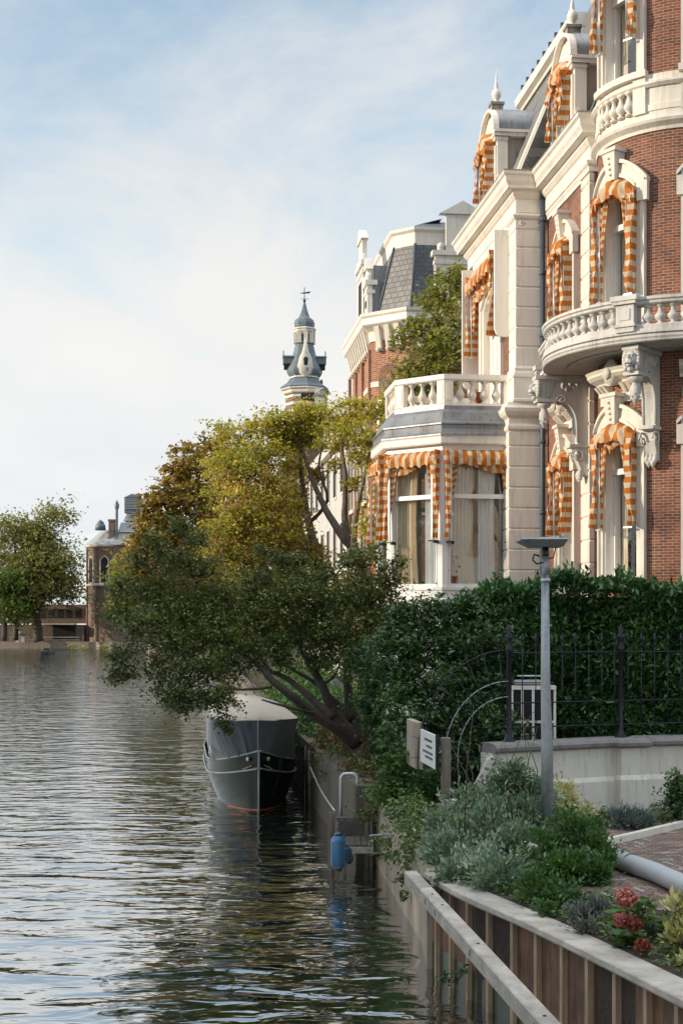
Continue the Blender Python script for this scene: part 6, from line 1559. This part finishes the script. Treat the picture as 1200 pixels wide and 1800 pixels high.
# ------------------------------------------------------------------ planting
def hedgepts(x0, x1, y0, y1, z0, z1, n, rs=NR):
    # leaf sites mostly on the camera-facing, left and top skins
    P = rs.uniform(size=(n, 3)); P = P*np.array([x1-x0, y1-y0, z1-z0])+np.array([x0, y0, z0]); return P
hdg = root('laurel_hedge', 'tall glossy cherry laurel hedge behind the iron fence', 'hedge', (6, 25.2, GZ))
pts = []; dirs_ = []
def htop(x): return 4.86+.10*math.sin(x*1.9)+.06*math.sin(x*5.3)-(max(0, 2.75-x)**1.3)*.35
xs0, xs1 = 1.95, 8.2; yf = lambda x: 24.25+.06*(x-2)
n = 32000
fx_ = NR.uniform(xs0, xs1, n); fzz = NR.uniform(GZ, 1, n)
z = GZ+(np.array([htop(v) for v in fx_])-GZ)*NR.uniform(0, 1, n)
dep = np.abs(NR.normal(size=n))*.16+.22*np.sin(fx_*2.3+z*1.7)*np.sin(fx_*1.1-z*2.9)+.12
pts.append(np.stack([fx_, yf(fx_)+dep, z], 1)); dirs_.append(np.tile([0, -.8, .5], (n, 1)))
n = 9000; tx = NR.uniform(xs0, xs1, n); ty = yf(tx)+NR.uniform(0, 1.6, n); tz = np.array([htop(v) for v in tx])-np.abs(NR.normal(size=n))*.08+.06*np.sin(tx*3+ty*4)
pts.append(np.stack([tx, ty, tz], 1)); dirs_.append(np.tile([0, -.2, 1.0], (n, 1)))
sp_ = []
for i in range(150):     # upright leading shoots
    sx_ = NR.uniform(xs0, 7.2); sy_ = yf(sx_)+NR.uniform(.0, .9); h = NR.uniform(.06, .26)
    for k in range(9): sp_.append((sx_+NR.uniform(-.03, .03), sy_+NR.uniform(-.03, .03), htop(sx_)-.03+h*k/8))
sp_ = np.array(sp_); pts.append(sp_); dirs_.append(np.tile([0, 0, 1.3], (len(sp_), 1)))
leaf_mesh('foliage', np.concatenate(pts), .122, .40, L['laurel'], hdg, updir=.4, dirs=np.concatenate(dirs_)*.45, fold=.3, var=.3)
core = MB(); core.box(2.2, 8.3, 24.98, 26.2, GZ, 4.6, 8); M['shade'] = simple('shade_core', (.012, .02, .010), .95, .4, 12, bump=1.0, bscale=30); core.build('shade_core', M['shade'], hdg)  # solid box; the hedge's inner shade is put into its dark colour
bush('evergreen_shrub', 'dense dark evergreen shrub mass left of the iron fence', pblobs([(720, 1100, 40, 24.8), (760, 1090, 34, 24.8), (810, 1090, 40, 24.6), (850, 1085, 34, 24.4), (700, 1150, 36, 24.6), (750, 1150, 44, 24.4), (810, 1150, 46, 24.2), (860, 1140, 40, 24), (715, 1210, 36, 24.2), (770, 1210, 44, 24), (830, 1215, 46, 23.8), (870, 1200, 34, 23.8),
     (800, 1270, 44, 23.6), (850, 1280, 46, 23.4), (760, 1265, 30, 23.8), (840, 1340, 40, 23.2), (800, 1340, 34, 23.2), (690, 1185, 22, 24.2), (710, 1085, 22, 25), (690, 1120, 20, 25)], 1.0, .95), 1050, .085, .5, L['bushd'], base=at(790, 1420, 24), nsub=18, sub=.3, stems=20)
bush('laurel_shrub', 'pale-leaved laurel screen standing left of the plaster pier', pblobs([(700, 1230, 24, 23.5), (695, 1280, 26, 23.3), (700, 1330, 28, 23), (725, 1350, 24, 22.6), (690, 1370, 24, 22.8), (735, 1390, 22, 22), (760, 1370, 20, 22)], 1.0, 1.1), 900, .10, .45, L['fresh'], base=at(705, 1410, 23.2), nsub=16, stems=8)
bush('dark_shrub', 'very dark shrub filling the shade right of the leaning trunk', pblobs([(650, 1230, 28, 27), (665, 1280, 26, 27), (655, 1190, 26, 27.5), (675, 1330, 22, 26.5), (640, 1150, 24, 28), (670, 1150, 26, 27)], 1.0, 1.1), 900, .09, .5, L['bushd'], base=at(660, 1400, 27), nsub=16, stems=8)
bush('creeper', 'dry reddish creeper tangled over the quay wall behind the hoop handrail', pblobs([(625, 1375, 16, 26.5), (650, 1350, 18, 26), (610, 1345, 14, 27), (655, 1385, 18, 25), (680, 1395, 16, 24.5), (640, 1330, 14, 27), (680, 1362, 18, 25)], 1.0, .8), 800, .06, .5, L['dry'], base=at(645, 1400, 26), nsub=14, stems=16, stemmat=M['barkl'], stemr=.008)
bush('ivy', 'green ivy draped over the concrete quay wall', pblobs([(700, 1440, 22, 22.5), (725, 1420, 22, 21.8), (735, 1460, 20, 20.5), (690, 1480, 18, 22), (700, 1510, 14, 21), (705, 1545, 10, 20), (710, 1575, 8, 19.5), (680, 1505, 10, 21.6), (665, 1500, 7, 22.6), (740, 1430, 20, 20.6), (745, 1490, 16, 19.2), (722, 1520, 12, 19.8), (636, 1400, 14, 26)], 1.0, 1.0), 620, .065, .75, L['ivy'], base=(.9, 20, 1.0), nsub=12, stems=12, stemr=.006)
ib = []
for k in range(26):
    t = R.random(); yy = 18.0+6.2*t; xx = 1.10-.46*t+R.uniform(-.04, .3); dz = R.uniform(-.55, .25) if xx < 1.10-.46*t+.05 else R.uniform(0, .2)
    if xx < 1.10-.46*t+.05: xx -= .06
    ib.append((xx, yy, 1.2+dz, .16+.1*R.random(), .28, .14+.12*R.random()))
bush('ivy', 'ivy spilling over the top of the quay wall between the timber wall and the jetty', ib, 420, .06, .75, L['ivy'], base=(1.0, 21, .9), nsub=10, stems=10, stemr=.006)
def silver_extra(rt, P, C):
    mb = MB()
    for k in range(9):
        x, y, z = at(R.uniform(790, 940), 1450, R.uniform(17.2, 18.4)); h = R.uniform(1.0, 1.45)
        pts = [(x, y, z-.1), (x+R.uniform(-.1, .1), y, z+h*.5), (x+R.uniform(-.25, .25), y, z+h)]
        mb.tube(pts, [.008, .006, .003], 4)
    mb.build('tall_shoot', M['barkl'], rt, recalc=False)
bush('silver_shrub', 'large silvery green shrub with small pale leaves around the lamp post', gb([(895, 1375, 30, 18.6), (870, 1400, 34, 18.6), (920, 1400, 34, 18.6), (835, 1430, 39, 18.4), (880, 1440, 48, 18.2), (930, 1440, 41, 18.2), (800, 1465, 39, 18), (850, 1480, 50, 17.8), (905, 1490, 50, 17.6), (785, 1500, 36, 17.6), (825, 1525, 41, 17.3), (875, 1540, 46, 17.0), (775, 1450, 23, 18.2), (790, 1535, 25, 17.4), (905, 1350, 16, 18.6), (945, 1400, 25, 18.8), (820, 1400, 21, 18.6)], 1.0, .9),
     1500, .062, .48, L['silver'], base=at(850, 1540, 17.9), nsub=18, sub=.3, stems=26, dirs=True, extra=silver_extra, fold=.15)
def wflow(rt, P, C):
    s_ = np.array([at(px, py, Y) for px, py, Y in ((892, 1548, 16.3), (900, 1560, 16.2), (915, 1506, 16.6), (930, 1492, 16.7), (938, 1494, 16.7), (1000, 1420, 17.6), (955, 1530, 16.2))])
    leaf_mesh('blossom', np.concatenate([NR.normal(size=(45, 3))*.035+s for s in s_]), .035, .8, L['wpetal'], rt)
bush('flowering_shrub', 'rounded fresh green shrub with a few white blossom heads at the quay edge', gb([(960, 1480, 34, 16.9), (1010, 1470, 34, 16.9), (1045, 1490, 24, 16.7), (920, 1530, 36, 16.6), (970, 1530, 42, 16.3), (1020, 1530, 36, 16.2), (1055, 1530, 22, 16.2), (945, 1570, 34, 15.9), (990, 1575, 34, 15.7), (1000, 1440, 20, 17.2), (1040, 1450, 16, 17.2), (1070, 1510, 12, 16.6), (960, 1600, 18, 15.5)], 1.0, .9),
     1300, .055, .62, L['fresh'], base=at(985, 1590, 16.4), nsub=18, sub=.3, stems=22, dirs=True, extra=wflow)
bush('golden_shrub', 'small yellow variegated shrub in front of the white wall', gb([(990, 1390, 18, 19.5), (995, 1415, 20, 19.3), (1025, 1425, 16, 19.0), (985, 1440, 18, 19.0), (1035, 1445, 14, 18.8)], 1.0, 1.0), 700, .05, .5, L['varieg'], base=at(1000, 1450, 19.2), nsub=12, stems=8, dirs=True)
bush('lavender', 'blue-grey lavender clump at the foot of the white wall', gb([(1085, 1440, 16, 20.6), (1110, 1440, 20, 20.6), (1135, 1445, 14, 20.6)], 1.0, .9), 800, .08, .16, L['blue'], base=at(1110, 1458, 20.6), nsub=12, stems=8, dirs=True)
bush('dark_shrub', 'small dark leafy plant between the golden shrub and the lavender', gb([(1058, 1445, 14, 20.8), (1062, 1430, 10, 20.9)], 1.0, .9), 600, .08, .5, L['green'], base=at(1060, 1465, 20.8), nsub=10, stems=6)
bush('boxwood', 'round dark evergreen at the right edge in front of the white wall', gb([(1190, 1380, 22, 21), (1200, 1400, 26, 21), (1182, 1410, 14, 21)], 1.0, 1.0), 900, .06, .55, L['bushd'], base=at(1195, 1440, 21), nsub=14, stems=8)
bush('ground_cover', 'low green and russet leaves in the bed under the white wall', gb([(1160, 1435, 14, 20.9), (1190, 1440, 14, 20.9), (1140, 1460, 10, 20.4), (1175, 1450, 10, 20.6)], 1.0, .6), 600, .06, .6, L['ivy'], base=at(1170, 1455, 20.7), nsub=10, stems=6)
bush('lavender', 'faded grey-violet lavender mound beside the hydrangea', gb([(1020, 1610, 20, 14.4), (1050, 1605, 24, 14.4), (1075, 1620, 18, 14.2), (1035, 1630, 20, 14.0)], 1.1, .8), 1300, .06, .2, L['lav'], base=at(1045, 1650, 14.2), nsub=16, stems=14, dirs=True)
# hydrangea
hy = root('hydrangea', 'hydrangea with three dusty pink flower heads and broad green leaves', 'plant', at(1120, 1690, 13.4))
P = []; D = []
mb = MB()
bx_, by_, _ = hy.location; bz_ = GZ
for k in range(26):
    px, py, Yk = R.uniform(1080, 1170), R.uniform(1565, 1690), R.uniform(13.0, 13.9)
    t_ = Vector(at(px, py, Yk)); t_.z = max(t_.z, GZ+.12); mb.tube([(bx_+R.uniform(-.1, .1), by_+R.uniform(-.1, .1), bz_), tuple(Vector((bx_, by_, bz_)).lerp(t_, .6)+Vector((0, 0, .05))), tuple(t_)], [.01, .008, .005], 5)
    for j in range(7): an = j*2.4+k; P.append(tuple(t_+Vector((math.cos(an)*.06, math.sin(an)*.06, -.02*j)))); D.append((math.cos(an), math.sin(an), .15))
mb.build('stems', M['barkl'], hy, recalc=False)
leaf_mesh('foliage', np.array(P), .15, .55, L['hydr'], hy, updir=1.0, dirs=np.array(D)*1.3, fold=.2)
for (px, py, Yk, r, mt) in ((1100, 1578, 12.95, .082, 'petal'), (1091, 1617, 12.9, .058, 'petal'), (1112, 1624, 12.85, .066, 'petald'), (1128, 1662, 12.7, .055, 'petald')):
    c = np.array(at(px, py, Yk)); d = NR.normal(size=(520, 3)); d /= np.linalg.norm(d, axis=1)[:, None]; d[:, 2] = d[:, 2]*.85
    leaf_mesh('flower_head', c+d*r*(1+.10*NR.normal(size=(520, 1)))*(1+.12*np.sin(d[:, :1]*9)*np.cos(d[:, 2:]*8)), .034, .9, L[mt], hy, updir=0, dirs=None, fold=.1)
bush('variegated_shrub', 'cream-edged variegated shrub at the right edge by the quay cap', gb([(1195, 1600, 22, 12.9), (1190, 1650, 22, 12.7), (1210, 1640, 30, 12.6), (1205, 1690, 20, 12.4), (1225, 1600, 26, 12.8)], 1.0, 1.0), 900, .085, .45, L['varieg'], base=at(1210, 1720, 12.7), nsub=14, stems=10, dirs=True)
bush('wall_weed', 'small green weed sprouting from the timber wall at the waterline', pblobs([(795, 1715, 11, 15.6), (812, 1705, 10, 15.4), (780, 1722, 8, 15.7)], 1.0, .8), 260, .06, .5, L['fresh'], base=(1.22, 15.7, .2), nsub=8, stems=8, stemr=.006)
# leaf litter and low growth on the bed
pts_ = []
for k in range(9000):
    px, py = R.uniform(700, 1230), R.uniform(1405, 1720); Y_ = (CZ-GZ)*F/(py-HY)
    x_ = (px-600)/F*Y_
    pts_.append((x_, Y_, GZ+.02+abs(R.gauss(0, .025))))
def inbed(p):
    x_, y_ = p[0], p[1]
    for i in range(len(es)-1):
        if es[i+1][1] >= y_ >= es[i][1] or es[i][1] >= y_ >= es[i+1][1]:
            t_ = (y_-es[i][1])/((es[i+1][1]-es[i][1]) or 1); xe = es[i][0]+(es[i+1][0]-es[i][0])*t_
            if x_ < xe+.32: return False
    ins = False; n_p = len(PVP)
    for i in range(n_p):
        (x1_, y1_), (x2_, y2_) = PVP[i], PVP[(i+1) % n_p]
        if (y1_ > y_) != (y2_ > y_) and x_ < (x2_-x1_)*(y_-y1_)/(y2_-y1_)+x1_: ins = not ins
    return (not ins) and (y_ < 17 or x_ > 1.35)
pts_ = [p for p in pts_ if inbed(p)]
o_ = leaf_mesh('leaf_litter', np.array(pts_), .05, .6, L['ivy'], None, updir=1.5); tag(o_, kind='stuff')
cl_ = R.sample([p for p in pts_ if p[1] > 14.5], 50); pw_ = np.concatenate([NR.normal(size=(60, 3))*np.array([.09, .09, .05])+np.array([c[0], c[1], GZ+.06]) for c in cl_])
o_ = leaf_mesh('weeds', pw_, .05, .5, L['fresh'], None, updir=.8); tag(o_, kind='stuff')
# garden shed glimpsed behind the trunk
sh = root('garden_shed', 'small white boarded shed glimpsed behind the leaning trunk', 'shed', at(590, 1290, 40))
x0, x1 = XW(560, 40), XW(620, 40)
mb = MB(); mb.box(x0, x1, 40, 42, GZ, zat(1215, 40)); mb.build('wall', M['cool'], sh)
mb = MB(); mb.extr([(x0-.1, zat(1216, 40)), (x1+.1, zat(1216, 40)), ((x0+x1)/2, zat(1195, 40))], 39.8, 42.2); mb.build('roof', M['zinc'], sh)
for i in range(6): 
    mb = MB(); mb.box(x0+.05, x1-.05, 39.97, 39.995, GZ+.2+i*.22, GZ+.22+i*.22); mb.build('batten', M['steelw'], sh)
# ------------------------------------------------------------------ light, sky, camera
SUN_DIR = Vector((-0.985, -0.17, 0)).normalized(); EL = rad(15)
sd = Vector((SUN_DIR.x*math.cos(EL), SUN_DIR.y*math.cos(EL), math.sin(EL)))
sl = bpy.data.lights.new('sun', 'SUN'); sl.energy = 3.1; sl.angle = rad(.6); sl.color = (1, .84, .64)
so_ = bpy.data.objects.new('sun', sl); col.objects.link(so_); so_.rotation_euler = sd.to_track_quat('Z', 'Y').to_euler()
wd = bpy.data.worlds.new('World'); scene.world = wd; wd.use_nodes = True; nt = wd.node_tree
bg = nt.nodes['Background']; bg.inputs[1].default_value = .1
sky = nd(nt, 'ShaderNodeTexSky'); sky.sky_type = 'NISHITA'; sky.sun_disc = False; sky.sun_elevation = EL
sky.sun_rotation = math.atan2(sd.x, sd.y); sky.air_density = 1.0; sky.dust_density = .6; sky.ozone_density = 1.6
tc = nd(nt, 'ShaderNodeTexCoord'); sp = nd(nt, 'ShaderNodeSeparateXYZ'); nt.links.new(tc.outputs['Generated'], sp.inputs[0])
# thin high cloud: noise on the cloud plane (direction / elevation)
mx = nd(nt, 'ShaderNodeMath', operation='MAXIMUM'); mx.inputs[1].default_value = 0.0; nt.links.new(sp.outputs[2], mx.inputs[0])
ad = nd(nt, 'ShaderNodeMath', operation='ADD'); ad.inputs[1].default_value = .22; nt.links.new(mx.outputs[0], ad.inputs[0])
dv = nd(nt, 'ShaderNodeVectorMath', operation='DIVIDE'); nt.links.new(tc.outputs['Generated'], dv.inputs[0])
cb = nd(nt, 'ShaderNodeCombineXYZ'); [nt.links.new(ad.outputs[0], cb.inputs[i]) for i in range(3)]; nt.links.new(cb.outputs[0], dv.inputs[1])
mp = nd(nt, 'ShaderNodeMapping'); mp.inputs['Scale'].default_value = (1.6, 1.2, .9); mp.inputs['Rotation'].default_value = (0, 0, .6); nt.links.new(dv.outputs[0], mp.inputs[0])
n1 = nd(nt, 'ShaderNodeTexNoise', i_Scale=1.7, i_Detail=12.0, i_Roughness=.62, i_Distortion=.5); nt.links.new(mp.outputs[0], n1.inputs['Vector'])
mp2 = nd(nt, 'ShaderNodeMapping'); mp2.inputs['Scale'].default_value = (.8, .5, .6); mp2.inputs['Location'].default_value = (3.1, 1.7, 0); nt.links.new(dv.outputs[0], mp2.inputs[0])
n2 = nd(nt, 'ShaderNodeTexNoise', i_Scale=1.1, i_Detail=4.0); nt.links.new(mp2.outputs[0], n2.inputs['Vector'])
# cover = noise + more towards the horizon and the left
h = nd(nt, 'ShaderNodeMapRange'); h.inputs[1].default_value = .15; h.inputs[2].default_value = .42; h.inputs[3].default_value = .9; h.inputs[4].default_value = -.14; nt.links.new(sp.outputs[2], h.inputs[0])
s1 = nd(nt, 'ShaderNodeMath', operation='MULTIPLY_ADD'); s1.inputs[1].default_value = 2.7; nt.links.new(n1.outputs['Fac'], s1.inputs[0])
s2 = nd(nt, 'ShaderNodeMath', operation='MULTIPLY_ADD'); s2.inputs[1].default_value = 1.0; s2.inputs[2].default_value = -1.42; nt.links.new(n2.outputs['Fac'], s2.inputs[0]); nt.links.new(s2.outputs[0], s1.inputs[2])
hz = nd(nt, 'ShaderNodeMapRange'); hz.inputs[1].default_value = .7; hz.inputs[2].default_value = .88; hz.inputs[3].default_value = 0; hz.inputs[4].default_value = .7; nt.links.new(sp.outputs[2], hz.inputs[0])  # extra cloud cover overhead, out of view, added to raise ambient light
ha = nd(nt, 'ShaderNodeMath', operation='ADD'); nt.links.new(h.outputs[0], ha.inputs[0]); nt.links.new(hz.outputs[0], ha.inputs[1])
s3 = nd(nt, 'ShaderNodeMath', operation='ADD'); s3.use_clamp = True; nt.links.new(s1.outputs[0], s3.inputs[0]); nt.links.new(ha.outputs[0], s3.inputs[1])
sky_t = nd(nt, 'ShaderNodeMix', data_type='RGBA', blend_type='MULTIPLY'); sky_t.inputs[0].default_value = 1; sky_t.inputs[7].default_value = (2.5, 2.2, 1.85, 1)
nt.links.new(sky.outputs[0], sky_t.inputs[6])
cc = ramp(nt, [(.36, (5.3, 5.6, 5.9)), (.62, (6.8, 6.65, 6.4))], n2.outputs['Fac'])
# clouds brighter low on the sun side
mxs = nd(nt, 'ShaderNodeMix', data_type='RGBA'); nt.links.new(s3.outputs[0], mxs.inputs[0]); nt.links.new(sky_t.outputs[2], mxs.inputs[6]); nt.links.new(cc.outputs[0], mxs.inputs[7])
# cloud is also brightened low down on the sun's side
lw = nd(nt, 'ShaderNodeMapRange'); lw.inputs[1].default_value = .28; lw.inputs[2].default_value = .0; lw.inputs[3].default_value = 0; lw.inputs[4].default_value = 1; nt.links.new(sp.outputs[2], lw.inputs[0])
sx_ = nd(nt, 'ShaderNodeMapRange'); sx_.inputs[1].default_value = .25; sx_.inputs[2].default_value = -.5; sx_.inputs[3].default_value = 0; sx_.inputs[4].default_value = .22; nt.links.new(sp.outputs[0], sx_.inputs[0])
pr_ = nd(nt, 'ShaderNodeMath', operation='MULTIPLY'); nt.links.new(lw.outputs[0], pr_.inputs[0]); nt.links.new(sx_.outputs[0], pr_.inputs[1])
hb_ = nd(nt, 'ShaderNodeMapRange'); hb_.inputs[1].default_value = .72; hb_.inputs[2].default_value = .92; hb_.inputs[3].default_value = 0; hb_.inputs[4].default_value = 2.0; nt.links.new(sp.outputs[2], hb_.inputs[0])  # unseen zenith brightened to lift the shaded foreground
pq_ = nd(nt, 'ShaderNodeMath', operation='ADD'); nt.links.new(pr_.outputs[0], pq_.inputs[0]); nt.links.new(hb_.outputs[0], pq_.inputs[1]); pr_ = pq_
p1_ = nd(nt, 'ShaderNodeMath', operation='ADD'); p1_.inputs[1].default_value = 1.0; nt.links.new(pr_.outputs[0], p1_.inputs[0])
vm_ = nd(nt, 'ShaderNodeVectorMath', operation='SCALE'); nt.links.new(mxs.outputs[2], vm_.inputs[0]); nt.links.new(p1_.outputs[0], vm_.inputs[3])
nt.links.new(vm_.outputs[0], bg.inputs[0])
cam = bpy.data.cameras.new('camera'); co = bpy.data.objects.new('camera', cam); col.objects.link(co); scene.camera = co
co.location = (0, 0, CZ); co.rotation_euler = (rad(90), 0, 0); cam.sensor_fit = 'VERTICAL'; cam.sensor_height = 36; cam.lens = 36*F/1800
cam.shift_y = (HY-900)/1800.0; cam.clip_end = 3000
scene.view_settings.view_transform = 'Standard'; scene.view_settings.look = 'None'; scene.view_settings.exposure = .47; scene.view_settings.gamma = 1
scene.cycles.use_denoising = True; scene.cycles.max_bounces = 8; scene.cycles.transparent_max_bounces = 12; scene.cycles.caustics_reflective = False; scene.cycles.caustics_refractive = False
